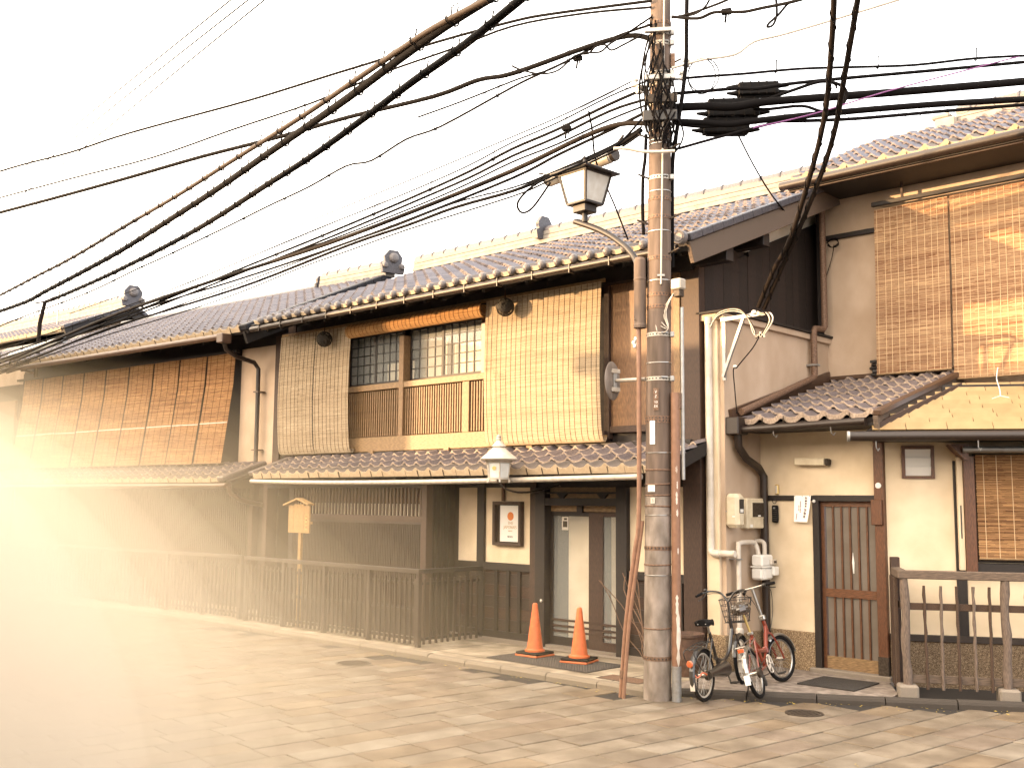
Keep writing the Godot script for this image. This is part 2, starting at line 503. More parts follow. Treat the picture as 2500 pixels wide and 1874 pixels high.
# lays tiles on a slope. f: origin at the eave's left end, x along the eave, -z up the slope, y out of the roof
func tiles(parent: Node, f: Transform3D, cols: int, rows: int, w: float, l: float, mats: Array, singles: int, called: String, eave := -1, drop := 0.07, balls := false, deep := 1.0, edge: Material = null) -> void:
	var tm := tile_mesh(w, l, 0.042, 0.028, deep * 1.12)
	var em := eave_mesh(w, l, drop, maxi(eave, 0), deep)
	var bm: ArrayMesh
	if balls:
		bm = g().lathe([Vector2(0, -0.06), Vector2(0.03, -0.052), Vector2(0.052, -0.03), Vector2(0.06, 0), Vector2(0.052, 0.03), Vector2(0.03, 0.052), Vector2(0, 0.06)], Transform3D(Basis(Vector3.RIGHT, PI / 2), Vector3.ZERO), 14).mesh()
	var spots := []
	var eye := V(0, 2.1, 9)
	for j in rows:
		for i in cols:
			var p := V(i * w, 0, -j * l)
			var jit := Basis(Vector3.UP, rg.randf_range(-0.012, 0.012)) * Basis(Vector3.RIGHT, rg.randf_range(-0.012, 0.012))
			var tr := f * Transform3D(jit, p + V(0, rg.randf_range(-0.003, 0.003), rg.randf_range(-0.006, 0.006)))
			spots.append([tr, j, tr.origin.distance_to(eye), rg.randi() % mats.size()])
	spots.sort_custom(func(a, b): return a[2] < b[2])
	var rest := [[], [], []]
	var left := singles
	for s in spots:
		if s[1] == 0 and eave >= 0:
			var o := inst("eave_" + called, em, edge if edge else mats[s[3]], parent, s[0])
			if balls:
				var bo := MeshInstance3D.new()
				bo.name = "round_tile_end"
				bo.mesh = bm
				bo.material_override = M.ball_tile
				bo.position = V(w * 0.89, 0.035, 0.03)
				o.add_child(bo)
		elif left > 0:
			inst(called, tm, mats[s[3]], parent, s[0])
			left -= 1
		else:
			rest[s[3] % 3].append(s[0])
	for k in 3: many("distant_" + called, tm, mats[k], parent, rest[k])

# stack of ridge tiles from a to b, with courses, a rounded cap and cap joints
func ridge(parent: Node, a: Vector3, b: Vector3, h: float, w := 0.26) -> void:
	var d := (b - a).normalized()
	var k := 3
	for i in k:
		var o := g()
		var y := h * (i + 0.5) / k
		o.bar(a + Vector3.UP * y, b + Vector3.UP * y, w - 0.03 * i + (0.012 if i % 2 == 0 else 0.0), h / k - 0.012)
		part("ridge_course", o, M.ridge, parent)
	var c := g()
	c.tube([a + Vector3.UP * (h + 0.01), b + Vector3.UP * (h + 0.01)], 0.095, 10)
	part("ridge_cap", c, M.ball_tile, parent)
	var step := 0.34
	var j := 0.2
	while j < a.distance_to(b):
		var q := g()
		var p := a + d * j + Vector3.UP * (h + 0.01)
		q.tube([p - d * 0.012, p + d * 0.012], 0.108, 10)
		part("cap_joint", q, M.tile_plain, parent)
		j += step

# the ornamental end tile of a ridge, facing along d
func ridge_end(parent: Node, at: Vector3, d: Vector3, s := 1.0) -> void:
	var z := d.normalized()
	var x := Vector3.UP.cross(z).normalized()
	var o := g(Transform3D(Basis(x * s, Vector3.UP * s, z * s), at))
	o.prism([Vector2(-0.24, -0.12), Vector2(0.24, -0.12), Vector2(0.27, 0.04), Vector2(0.19, 0.09), Vector2(0.21, 0.22), Vector2(0.10, 0.36), Vector2(-0.10, 0.36), Vector2(-0.21, 0.22), Vector2(-0.19, 0.09), Vector2(-0.27, 0.04)], -0.04, 0.05)
	var e := part("ridge_end_tile", o, M.tile_plain, parent)
	var q := g(o.t)
	q.lathe([Vector2(0, 0.12), Vector2(0.06, 0.115), Vector2(0.10, 0.09), Vector2(0.11, 0.05)], Transform3D(Basis(Vector3.RIGHT, PI / 2), V(0, 0.2, 0)), 16)
	for sx in [-1, 1]:
		q.lathe([Vector2(0, 0.10), Vector2(0.05, 0.095), Vector2(0.07, 0.05)], Transform3D(Basis(Vector3.RIGHT, PI / 2), V(0.19 * sx, 0.03, 0)), 12)
	part("boss", q, M.ball_tile, e)

# ---------- reed blinds ----------
# curve: (outward, down) points from the top; reeds run along x from 0 to w; f puts the top left corner
func reed_blind(label: String, f: Transform3D, w: float, curve: Array, pitch: float, dia: float, tone: Color, dark: Color, segs: int, threads: int, tm: Material, group: String, tape := -1.0, cat := "reed blind") -> Node3D:
	var o := thing("reed_blind", label, cat, f.origin, group)
	var b := gc(f)
	var s := 0.0
	var lens := [0.0]
	for i in curve.size() - 1: lens.append(lens[i] + curve[i].distance_to(curve[i + 1]))
	var total: float = lens[-1]
	var at := func(q: float) -> Vector3:
		for i in curve.size() - 1:
			if q <= lens[i + 1] or i == curve.size() - 2:
				var k: float = (q - lens[i]) / maxf(lens[i + 1] - lens[i], 1e-5)
				var p: Vector2 = curve[i].lerp(curve[i + 1], k)
				return V(0, -p.y, p.x)
		return Vector3.ZERO
	var ph := rg.randf() * 10
	while s < total:
		var p: Vector3 = at.call(s)
		var x := rg.randf_range(-0.004, 0.004)
		var base := rg.randf()
		var wob := rg.randf_range(-0.0012, 0.0012)
		for k in segs:
			var x1 := w if k == segs - 1 else w * (k + 1) / segs + rg.randf_range(-0.3, 0.3) * w / segs
			var q := clampf(base * 0.6 + rg.randf() * 0.55 - 0.08 + 0.1 * sin(s * 9 + ph), 0, 1)
			b.col = dark.lerp(tone, q)
			var r := dia / 2 * rg.randf_range(0.85, 1.1)
			var a0 := p + V(x, wob, 0)
			var a1 := p + V(x1, wob * -1, 0)
			var c0 := V(0, r, 0.0); var c1 := V(0, 0, r); var c2 := V(0, -r, 0); var c3 := V(0, 0, -r)
			b.quad(a0 + c1, a1 + c1, a1 + c0, a0 + c0)
			b.quad(a0 + c2, a1 + c2, a1 + c1, a0 + c1)
			b.quad(a1 + c2, a0 + c2, a0 + c3, a1 + c3)
			b.quad(a1 + c3, a0 + c3, a0 + c0, a1 + c0)
			x = x1
		s += pitch * rg.randf_range(0.94, 1.06)
	part("reeds", b, M.reed, o, "", "stuff")
	var th := g(f)
	for i in threads:
		var tx := w * (i + 0.5) / threads + rg.randf_range(-0.01, 0.01)
		var pts := []
		for j in 61: pts.append(at.call(total * j / 60.0) + V(tx, 0, dia / 2 + 0.001))
		th.tube(pts, 0.0034, 4, false)
	part("threads", th, tm, o, "", "stuff")
	if tape >= 0:
		var tp := g(f)
		var p: Vector3 = at.call(tape)
		tp.bc(p + V(w / 2, 0, dia / 2 + 0.004), V(w, 0.018, 0.006))
		part("tape", tp, M.pvc, o)
	var bt := g(f)
	var e: Vector3 = at.call(total)
	bt.tube([e + V(0, -0.006, 0), e + V(w, -0.006, 0)], 0.012, 8)
	part("bottom_rod", bt, M.gold, o)
	return o

func _ready() -> void:
	rg.seed = 7
	stage()
	materials()
	street()
	house_main()
	house_west()
	house_far()
	house_corner()
	wing_and_fence()
	opposite()
	pole()
	wires()
	small_things()
	bikes()
	flare_mist()

func stage() -> void:
	var cam := Camera3D.new()
	cam.name = "camera"
	cam.fov = 40.12
	cam.near = 0.1
	cam.far = 400.0
	var y := deg_to_rad(43.6276); var p := deg_to_rad(6.3629); var r := deg_to_rad(0.53126)
	var fw := V(-sin(y) * cos(p), sin(p), -cos(y) * cos(p))
	var rt := V(cos(y), 0, -sin(y))
	var up := rt.cross(fw)
	cam.transform = Transform3D(Basis(rt * cos(r) + up * sin(r), up * cos(r) - rt * sin(r), -fw), V(0, 2.1, 9))
	add_child(cam)
	cam.current = true
	var env := Environment.new()
	env.background_mode = Environment.BG_SKY
	# thin bright overcast, whiter away from the low sun and warmer towards it
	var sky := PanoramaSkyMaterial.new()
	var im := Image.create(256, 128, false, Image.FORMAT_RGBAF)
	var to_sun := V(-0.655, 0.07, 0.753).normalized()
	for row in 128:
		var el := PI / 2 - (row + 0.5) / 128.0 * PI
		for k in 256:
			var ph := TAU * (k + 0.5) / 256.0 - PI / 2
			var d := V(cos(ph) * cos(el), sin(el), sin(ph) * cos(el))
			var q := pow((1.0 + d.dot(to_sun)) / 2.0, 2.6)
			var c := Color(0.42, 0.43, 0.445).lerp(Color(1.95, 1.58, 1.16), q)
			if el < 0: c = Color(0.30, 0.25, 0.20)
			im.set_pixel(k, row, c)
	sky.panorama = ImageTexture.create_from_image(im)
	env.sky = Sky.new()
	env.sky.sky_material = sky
	env.tonemap_mode = Environment.TONE_MAPPER_LINEAR
	env.tonemap_exposure = 7.0
	env.sdfgi_enabled = true
	env.ssao_enabled = true
	env.ssil_enabled = true
	env.volumetric_fog_enabled = true
	env.volumetric_fog_density = 0.0
	var we := WorldEnvironment.new()
	we.name = "environment"
	we.environment = env
	add_child(we)
	var sun := DirectionalLight3D.new()
	sun.name = "sun"
	sun.light_color = Color(1.0, 0.82, 0.60)
	sun.light_energy = 0.6
	sun.light_angular_distance = 0.5
	sun.shadow_enabled = true
	var e := deg_to_rad(4.0); var a := deg_to_rad(41.0)
	var d := V(sin(a) * cos(e), -sin(e), -cos(a) * cos(e))
	sun.transform = Transform3D(Basis.looking_at(d), V(-10, 8, 12))
	add_child(sun)
	wing = Transform3D(Basis(Vector3.UP, deg_to_rad(30)), V(-5.45, 0, -3.15))
	west = Transform3D(Basis(Vector3.UP, deg_to_rad(4.2)), V(-16.35, 0, -2.25))

# ---------- the street ----------
func street() -> void:
	structure("ground", g().bx(-120, -0.4, -120, 120, -0.075, 120), M.mortar)
	# granite paving, laid in rows across the street
	var road := structure("road", g().plate([Vector2(-60, -0.62), Vector2(-15.3, -0.62), Vector2(-7.0, -0.62), Vector2(-3.4, -3.0), Vector2(3, -7.2), Vector2(40, -7.2), Vector2(40, 10.4), Vector2(-60, 10.4)], -0.07, -0.012), M.mortar)
	var f := Transform3D(Basis(Vector3.UP, deg_to_rad(-6)), V(-6, 0, 3))
	var lens := [0.46, 0.56, 0.68]
	var shapes := []
	for l in lens: shapes.append(g().bx(-0.155, -0.05, -l / 2, 0.155, 0, l / 2, 0.006).mesh())
	var spots := []
	var eye := V(0, 2.1, 9)
	var fwd := V(-0.69, 0, -0.724)
	for i in range(-92, 40):
		var z := -14.0 + rg.randf() * 0.6
		var k := rg.randi() % 3
		while z < 9.0:
			var k2 := rg.randi() % 3
			var l: float = lens[k2]
			var p := f * V(i * 0.326, 0, z + l / 2)
			z += l + 0.014
			# inside the roadway: behind the kerb line nothing is laid
			var lim := -0.60
			if p.x < -16.35: lim = -0.62 + (-16.35 - p.x) * 0.073
			if p.x > -6.9: lim = -0.79 - (p.x + 6.9) * 0.645
			if p.x > -3.0: lim = -3.3 - (p.x + 3.0) * 0.6
			if p.z - l / 2 < lim - 0.12 or p.z > 10.2 or p.x < -34: continue
			var rel := p - eye
			var seen := rel.dot(fwd) > 2.5 and absf(rel.dot(V(0.724, 0, -0.69))) < rel.dot(fwd) * 0.52 + 0.6
			if not seen and p.distance_to(eye) > 9: continue
			var jit := Basis(Vector3.RIGHT, rg.randf_range(-0.006, 0.006)) * Basis(Vector3.BACK, rg.randf_range(-0.01, 0.01))
			spots.append([Transform3D(f.basis * jit, p + V(0, rg.randf_range(-0.004, 0.002), 0)), k2, p.distance_to(eye) + (0.0 if seen else 100.0), rg.randi() % 7])
	spots.sort_custom(func(a, b): return a[2] < b[2])
	var rest := {}
	for n in spots.size():
		var s: Array = spots[n]
		if n < 300: inst("paving_stone", shapes[s[1]], M.slab[s[3]], road, s[0])
		else:
			var key: int = s[1] * 10 + s[3]
			if not rest.has(key): rest[key] = []
			rest[key].append(s[0])
	for key in rest: many("distant_paving_stones", shapes[key / 10], M.slab[key % 10], road, rest[key])
	# pavement in front of the main house, and its kerb of rounded granite
	var walk := structure("pavement", g().plate([Vector2(-36, 1.0), Vector2(-16.4, -0.66), Vector2(-7.05, -0.66), Vector2(-7.05, -2.4), Vector2(-16.4, -2.4), Vector2(-36, -0.9)], -0.05, 0.055), M.walk)
	for x in [-10.9, -9.0, -7.7]:
		part("pavement_joint", g().bx(x, 0.0552, -2.2, x + 0.012, 0.0566, -0.70), M.mortar, walk)
	part("pavement_joint", g().bx(-11.2, 0.0552, -0.98, -7.1, 0.0566, -0.968), M.mortar, walk)
	var kerb := structure("kerb", g().bx(-16.3, -0.07, -0.70, -7.0, -0.02, -0.56), M.mortar)
	var x := -7.0
	while x > -16.3:
		var l := rg.randf_range(0.62, 0.8)
		kerb_stone(kerb, V(x, 0, -0.615), V(x - l + 0.012, 0, -0.615), M.kerb)
		x -= l
	var u := -0.1
	while u > -20:
		var l := rg.randf_range(0.62, 0.8)
		kerb_stone(kerb, west * V(u, 0, 1.63), west * V(u - l + 0.012, 0, 1.63), M.kerb)
		u -= l
	# the kerb turning back along the side street
	var kerb2 := structure("side_kerb", g().bx(-6.9, -0.07, -0.9, -6.8, -0.02, -0.8), M.mortar)
	var d := V(2.95, 0, -1.88).normalized()
	var s := 0.0
	while s < 5.4:
		var l := rg.randf_range(0.68, 0.84)
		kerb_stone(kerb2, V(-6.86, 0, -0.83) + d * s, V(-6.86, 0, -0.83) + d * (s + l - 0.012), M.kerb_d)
		s += l
	# concrete forecourt of the corner house
	structure("forecourt", g().plate([Vector2(-7.08, -0.74), Vector2(-6.80, -0.95), Vector2(-4.98, -2.12), Vector2(-5.02, -2.40), Vector2(-5.38, -2.98), Vector2(-5.40, -3.2), Vector2(-7.08, -3.2)], -0.05, 0.062), M.concrete_p)
	structure("planting_bed", g().plate([Vector2(-4.97, -2.13), Vector2(-1.5, -4.33), Vector2(-3.2, -5.2), Vector2(-5.38, -3.2), Vector2(-5.02, -2.42)], -0.06, 0.012), M.soil)
	# manhole lids and a drain
	for q in [["round iron manhole lid in the paving before the bicycles", V(-5.365, 0.003, -0.95), 0.16], ["round iron manhole lid in the paving before the long railing", V(-11.05, 0.003, 0.33), 0.2]]:
		var o := thing("manhole_lid", q[0], "manhole lid", q[1])
		part("rim", g().lathe([Vector2(q[2] + 0.03, -0.02), Vector2(q[2] + 0.03, 0.004), Vector2(q[2], 0.006), Vector2(q[2] - 0.004, -0.004)], Transform3D(Basis.IDENTITY, q[1]), 28), M.iron, o)
		var b := g().lathe([Vector2(q[2] - 0.008, -0.02), Vector2(q[2] - 0.008, 0.001), Vector2(0, 0.001)], Transform3D(Basis.IDENTITY, q[1]), 28)
		for i in range(-3, 4):
			var hl := sqrt(maxf(0.0, pow(q[2] * 0.85, 2) - pow(i * q[2] * 0.25, 2)))
			b.bc(q[1] + V(i * q[2] * 0.25, 0.003, 0), V(q[2] * 0.08, 0.006, hl * 2))
		part("lid", b, M.iron, o)
	var gr := thing("drain_cover", "rusty square drain cover set into the pavement near the utility pole", "drain cover", V(-7.7, 0.058, -1.0))
	part("plate", g().bx(-7.95, 0.05, -1.14, -7.38, 0.0585, -0.86, 0.002), M.rust, gr)
	part("frame", g().bx(-7.98, 0.05, -1.17, -7.35, 0.0568, -0.83), M.iron, gr)

func kerb_stone(parent: Node, a: Vector3, b: Vector3, m: Material) -> void:
	var z := (b - a).normalized()
	var x := Vector3.UP.cross(z)
	var o := g(Transform3D(Basis(x, Vector3.UP, z), a))
	var pr := [Vector2(-0.075, -0.06), Vector2(0.075, -0.06), Vector2(0.075, 0.045), Vector2(0.055, 0.072), Vector2(0.015, 0.083), Vector2(-0.03, 0.082), Vector2(-0.062, 0.068), Vector2(-0.075, 0.04)]
	o.t.origin.y += rg.randf_range(-0.004, 0.004)
	o.prism(pr, 0, (b - a).length())
	part("kerb_stone", o, m, parent)

# ---------- the main house ----------
func window_sash(parent: Node, f: Transform3D, w: float, h: float, cols: int, rows: int, frame: Material) -> void:
	# f: lower left corner, x right, y up, z out
	var o := g(f)
	o.bx(0, 0, -0.015, 0.05, h, 0.015).bx(w - 0.05, 0, -0.015, w, h, 0.015)
	o.bx(0.05, 0, -0.014, w - 0.05, 0.05, 0.014).bx(0.05, h - 0.05, -0.014, w - 0.05, h, 0.014)
	var fr := part("window", o, frame, parent)
	var iw := (w - 0.1) / cols
	var ih := (h - 0.1) / rows
	var pane := g(Transform3D(f.basis, Vector3.ZERO)).bx(0.002, 0.002, -0.002, iw - 0.002, ih - 0.002, 0.002).mesh()
	for i in cols:
		for j in rows:
			var tr := Transform3D(Basis(Vector3.UP, rg.randf_range(-0.004, 0.004)), f * V(0.05 + i * iw, 0.05 + j * ih, 0))
			inst("pane", pane, M.glass, fr, tr)
	var mv := g(Transform3D(f.basis, Vector3.ZERO)).bx(-0.009, 0.05, -0.011, 0.009, h - 0.05, 0.011).mesh()
	var mh := g(Transform3D(f.basis, Vector3.ZERO)).bx(0.05, -0.008, -0.010, w - 0.05, 0.008, 0.010).mesh()
	for i in range(1, cols): inst("muntin", mv, frame, fr, Transform3D(Basis.IDENTITY, f * V(0.05 + i * iw, 0, 0)))
	for j in range(1, rows): inst("muntin", mh, frame, fr, Transform3D(Basis.IDENTITY, f * V(0, 0.05 + j * ih, 0)))

func lattice(parent: Node, f: Transform3D, w: float, h: float, count: int, bw: float, bd: float, m: Material, rails: Array, mr: Material) -> void:
	var bar := g(Transform3D(f.basis, Vector3.ZERO)).bx(-bw / 2, 0, -bd / 2, bw / 2, h, bd / 2).mesh()
	for i in count:
		inst("lattice_bar", bar, m, parent, Transform3D(Basis.IDENTITY, f * V(w * (i + 0.5) / count + rg.randf_range(-0.0015, 0.0015), 0, 0)))
	for y in rails:
		part("lattice_rail", g(f).bx(0, y - 0.011, -bd / 2 - 0.012, w, y + 0.011, -bd / 2 + 0.006), mr, parent)

func house_main() -> void:
	var h := thing("timber_townhouse", "long two storey timber townhouse with round ended grey eave tiles and straw coloured blinds", "house", V(-11.9, 0, -4))
	var zw := -2.25
	# body: walls with thickness, dark rooms behind
	part("back_wall", g().bx(-16.3, 0, -8.0, -7.42, 5.4, -7.8), M.dark, h)
	part("party_wall", g().bx(-16.35, 0, -7.8, -16.2, 5.35, -2.34), M.dark, h)
	part("upper_floor", g().bx(-16.2, 2.70, -7.8, -7.5, 2.82, -2.36), M.dark_h, h)
	part("ground_sill", g().bx(-16.3, 0.0, -2.42, -7.40, 0.12, -2.20), M.granite, h)
	# side wall of vertical boards
	part("side_wall", g().bx(-7.5, 0, -7.8, -7.41, 5.5, -2.3), M.dark, h)
	var z := -2.32
	var n := 0
	while z > -5.4:
		var bw := rg.randf_range(0.17, 0.24)
		var tops := []
		for zz in [z, z - bw + 0.004]: tops.append(5.20 + 0.4 * (-zz - 1.2) - (0.60 if zz < -3.15 else 0.34))
		part("side_board", g(Transform3D(Basis(Vector3.UP, PI / 2), Vector3.ZERO)).prism([Vector2(-z, 2.3), Vector2(-z + bw - 0.004, 2.3), Vector2(-z + bw - 0.004, tops[1]), Vector2(-z, tops[0])], -7.41, -7.385 + rg.randf_range(0, 0.006)), M.board if n % 2 else M.board_b, h)
		z -= bw
		n += 1
	part("corner_post", g().bx(-7.66, 0.12, -2.36, -7.383, 5.30, -2.19, 0.006), M.brown, h)
	part("corner_post", g().bx(-7.77, 2.9, -2.30, -7.67, 5.3, -2.17, 0.004), M.gold_v, h)
	# --- ground floor wall, left to right
	part("lower_wall", g().bx(-16.2, 0.12, -2.40, -11.83, 2.62, -2.28), M.dark, h)
	plaster_bay(h, -11.825, -11.384, 1.20, 2.30)
	part("wall_post", g().bx(-11.384, 0.1, -2.36, -11.236, 2.62, -2.20, 0.004), M.dark, h)
	plaster_bay(h, -11.236, -10.29, 1.20, 2.30)
	part("wall_post", g().bx(-10.29, 0.1, -2.36, -10.172, 2.62, -2.19, 0.004), M.brown, h)
	plaster_bay(h, -8.54, -7.66, 1.20, 2.30)
	wainscot(h, -11.236, -10.29, [-10.98, -10.74, -10.52])
	wainscot(h, -11.825, -11.384, [-11.6])
	wainscot(h, -8.54, -7.66, [-8.2, -7.95, -7.72])
	part("wall_head", g().bx(-11.83, 2.30, -2.40, -7.5, 2.72, -2.22), M.dark_h, h)
	# doorway
	part("door_post", g().bx(-10.172, 0.06, -2.38, -9.99, 2.30, -2.17, 0.005), M.dark, h)
	part("door_post", g().bx(-8.72, 0.06, -2.38, -8.54, 2.30, -2.17, 0.005), M.dark, h)
	part("door_lintel", g().bx(-9.99, 2.045, -2.36, -8.72, 2.15, -2.18, 0.004), M.dark_h, h)
	part("transom_rail", g().bx(-9.99, 2.21, -2.35, -8.72, 2.235, -2.2), M.dark_h, h)
	part("transom_panel", g().bx(-9.99, 2.15, -2.33, -8.72, 2.30, -2.29), M.gold, h)
	for x in [-9.75, -9.02]:
		part("transom_ornament", g().prism([Vector2(x - 0.1, 2.215), Vector2(x + 0.1, 2.215), Vector2(x + 0.03, 2.15), Vector2(x - 0.03, 2.15)], -2.29, -2.26), M.dark, h)
	part("transom_panel", g().bx(-9.98, 1.965, -2.34, -9.47, 2.045, -2.30), M.gold, h)
	part("transom_panel", g().bx(-9.38, 1.965, -2.34, -8.73, 2.045, -2.30), M.gold, h)
	part("transom_post", g().bx(-9.47, 1.955, -2.345, -9.38, 2.045, -2.26), M.dark, h)
	for i in 2:
		var x0: float = [-9.985, -9.25][i]
		var x1: float = [-9.23, -8.725][i]
		var zz: float = [-2.315, -2.275][i]
		var o := g()
		o.bx(x0, 0.06, zz - 0.018, x0 + (0.05 if i == 0 else 0.245), 1.955, zz + 0.018)
		o.bx(x1 - 0.03, 0.06, zz - 0.018, x1, 1.955, zz + 0.018)
		o.bx(x0 + 0.05, 1.90, zz - 0.017, x1 - 0.03, 1.955, zz + 0.017)
		o.bx(x0 + 0.05, 0.06, zz - 0.017, x1 - 0.03, 0.235, zz + 0.017)
		var leaf := part("sliding_door", o, M.brown if i else M.dark, h)
		part("pane", g().bx(x0 + (0.05 if i == 0 else 0.245), 0.23, zz - 0.004, x1 - 0.03, 1.905, zz), M.glass, leaf)
		for y in [0.30, 0.37, 0.45]:
			part("bar", g().bx(x0 + 0.03, y, zz + 0.004, x1 - 0.02, y + 0.028, zz + 0.018), M.brown_h, leaf)
		if i == 0:
			part("sticker", g().bx(-9.784, 1.705, zz + 0.001, -9.665, 1.89, zz + 0.003), M.pvc, leaf)
			part("sticker_print", g().bx(-9.765, 1.745, zz + 0.0035, -9.684, 1.83, zz + 0.0045), M.iron, leaf)
			part("sticker_print", g().bx(-9.745, 1.845, zz + 0.0035, -9.69, 1.872, zz + 0.0045), M.iron, leaf)
	part("keyhole", g().lathe([Vector2(0.022, 0), Vector2(0.022, 0.012), Vector2(0.012, 0.016), Vector2(0, 0.012)], Transform3D(Basis(Vector3.RIGHT, PI / 2), V(-10.04, 0.714, -2.17)), 14), M.steel, h)
	part("door_step", g().bx(-10.1, 0.05, -2.45, -8.6, 0.085, -2.12, 0.01), M.granite, h)
	# what stands behind the glass
	part("door_curtain", g().bx(-9.80, 0.1, -2.50, -9.24, 1.95, -2.48), M.curtain, h)
	part("door_curtain", g().bx(-9.05, 0.1, -2.52, -8.70, 1.95, -2.5), M.curtain, h)
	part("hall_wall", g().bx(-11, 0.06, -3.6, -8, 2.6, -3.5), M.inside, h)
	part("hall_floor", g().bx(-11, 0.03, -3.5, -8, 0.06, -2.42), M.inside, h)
	# --- the latticed bay
	var zb := -1.67
	part("bay_back", g().bx(-16.28, 0.06, -2.28, -11.95, 2.4, -2.2), M.dark, h)
	part("bay_side", g().bx(-11.985, 0.06, -2.2, -11.945, 2.4, zb - 0.05), M.dark, h)
	for k in 8: part("side_slat", g().bx(-11.945, 0.1, -2.17 + k * 0.06, -11.925, 2.36, -2.145 + k * 0.06), M.dark, h)
	part("bay_post", g().bx(-12.024, 0.05, zb - 0.11, -11.906, 2.42, zb + 0.02, 0.005), M.brown, h)
	part("bay_post", g().bx(-16.29, 0.05, zb - 0.11, -16.17, 2.42, zb + 0.02, 0.005), M.brown, h)
	part("bay_post", g().bx(-15.45, 0.05, zb - 0.10, -15.36, 2.42, zb + 0.01, 0.005), M.dark, h)
	part("bay_beam", g().bx(-15.36, 1.77, zb - 0.1, -12.024, 1.86, zb + 0.018, 0.004), M.brown_h, h)
	part("bay_beam", g().bx(-16.17, 2.29, zb - 0.1, -12.024, 2.42, zb + 0.018), M.dark_h, h)
	part("bay_beam", g().bx(-16.17, 0.40, zb - 0.1, -12.024, 0.50, zb + 0.018, 0.004), M.dark_h, h)
	part("bay_apron", g().bx(-16.17, 0.06, zb - 0.07, -12.024, 0.40, zb - 0.04), M.dark_h, h)
	lattice(h, Transform3D(Basis.IDENTITY, V(-15.36, 0.50, zb - 0.01)), 3.336, 1.255, 80, 0.021, 0.03, M.fence, [0.42, 0.92], M.fence_h)
	part("lattice_head", g().bx(-15.36, 1.735, zb - 0.04, -12.024, 1.77, zb + 0.01), M.fence_h, h)
	lattice(h, Transform3D(Basis.IDENTITY, V(-15.36, 1.86, zb - 0.01)), 3.336, 0.43, 38, 0.034, 0.03, M.brown, [0.195], M.brown_h)
	part("bay_screen", g().bx(-15.36, 1.86, zb - 0.13, -12.024, 2.05, zb - 0.12), M.paper, h)
	part("bay_screen", g().bx(-15.36, 2.06, zb - 0.135, -12.024, 2.29, zb - 0.125), M.panel, h)
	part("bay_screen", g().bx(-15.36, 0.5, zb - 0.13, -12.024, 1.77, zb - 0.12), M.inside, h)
	# --- pent roof over the ground floor
	var s := Basis(Vector3.RIGHT, atan(0.36))
	var pf := Transform3D(s, V(-16.02, 2.50, -1.27))
	part("pent_roof_deck", g(pf).bx(-0.1, -0.075, -1.12, 8.68, -0.015, -0.02), M.dark_h, h)
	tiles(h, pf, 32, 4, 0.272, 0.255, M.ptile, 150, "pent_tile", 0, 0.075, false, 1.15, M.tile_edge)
	part("pent_flashing", g().bx(-16.1, 2.83, -2.30, -7.5, 2.90, -2.14, 0.01), M.dark_h, h)
	for i in 15:
		var rx := -15.9 + i * 0.6
		part("pent_rafter", g(Transform3D(s, V(rx, 2.43, -1.32))).bx(-0.03, -0.07, -0.95, 0.03, -0.01, 0), M.dark_z, h)
	part("pent_fascia", g(pf).bx(-0.05, -0.075, -0.06, 8.7, -0.035, -0.01), M.dark_h, h)
	# sagging pale gutter along the pent roof
	var gp := []
	for i in 25:
		var t := i / 24.0
		gp.append(V(lerpf(-15.95, -7.55, t), 2.405 - 0.042 * sin(pow(t, 0.8) * PI), -1.17))
	var gt := g()
	gt.tube(gp, 0.036, 8)
	part("pent_gutter", gt, M.pale_metal, h)
	# return of the pent roof at the right end, seen edge on
	part("pent_barge", g(Transform3D(s, V(-7.33, 2.50, -1.27))).bx(-0.02, -0.13, -1.1, 0.03, 0.03, 0.0), M.dark_z, h)
	# end verge tiles at the left
	for j in 5: part("verge_tile", g(Transform3D(s, V(-16.12, 2.53, -1.27))).bx(-0.08, -0.03, -0.24 * j - 0.25, 0.09, 0.045, -0.24 * j, 0.01), M.ptile_plain, h)
	# --- upper storey front
	part("upper_wall", g().bx(-16.2, 2.82, -2.44, -14.72, 5.3, -2.34), M.dark, h)
	part("upper_wall", g().bx(-11.34, 2.82, -2.44, -8.95, 5.3, -2.36), M.dark, h)
	part("upper_wall", g().bx(-14.72, 4.93, -2.44, -11.34, 5.3, -2.36), M.dark_h, h)
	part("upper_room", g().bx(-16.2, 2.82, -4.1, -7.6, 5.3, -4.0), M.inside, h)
	part("ceiling", g().bx(-16.2, 5.28, -7.8, -7.5, 5.34, -2.34), M.dark_h, h)
	part("front_post", g().bx(-16.34, 2.8, -2.36, -16.1, 5.3, -2.1, 0.006), M.brown, h)
	part("front_post", g().bx(-16.62, 2.8, -2.40, -16.40, 5.2, -2.2, 0.006), M.dark, h)
	# big bottom beam, sill, posts, window lattice
	part("bottom_beam", g().bx(-14.75, 2.90, -2.34, -11.02, 3.145, -2.13, 0.008), M.gold, h)
	part("bottom_beam", g().bx(-11.02, 2.90, -2.35, -8.9, 3.06, -2.15, 0.008), M.brown_h, h)
	part("bottom_beam", g().bx(-16.1, 2.90, -2.35, -14.75, 3.06, -2.15, 0.008), M.brown_h, h)
	for x in [-13.9, -12.05, -10.3]: part("beam_peg", g().bx(x, 2.86, -2.2, x + 0.11, 2.92, -2.11), M.gold, h)
	part("window_sill", g().bx(-14.72, 3.935, -2.33, -11.02, 4.035, -2.15, 0.006), M.gold, h)
	part("window_post", g().bx(-13.20, 3.145, -2.34, -13.085, 4.80, -2.14, 0.005), M.gold_v, h)
	part("window_post", g().bx(-11.69, 3.145, -2.33, -11.545, 3.93, -2.155, 0.005), M.gold_v, h)
	part("window_post", g().bx(-14.80, 3.145, -2.34, -14.69, 4.95, -2.16, 0.005), M.gold_v, h)
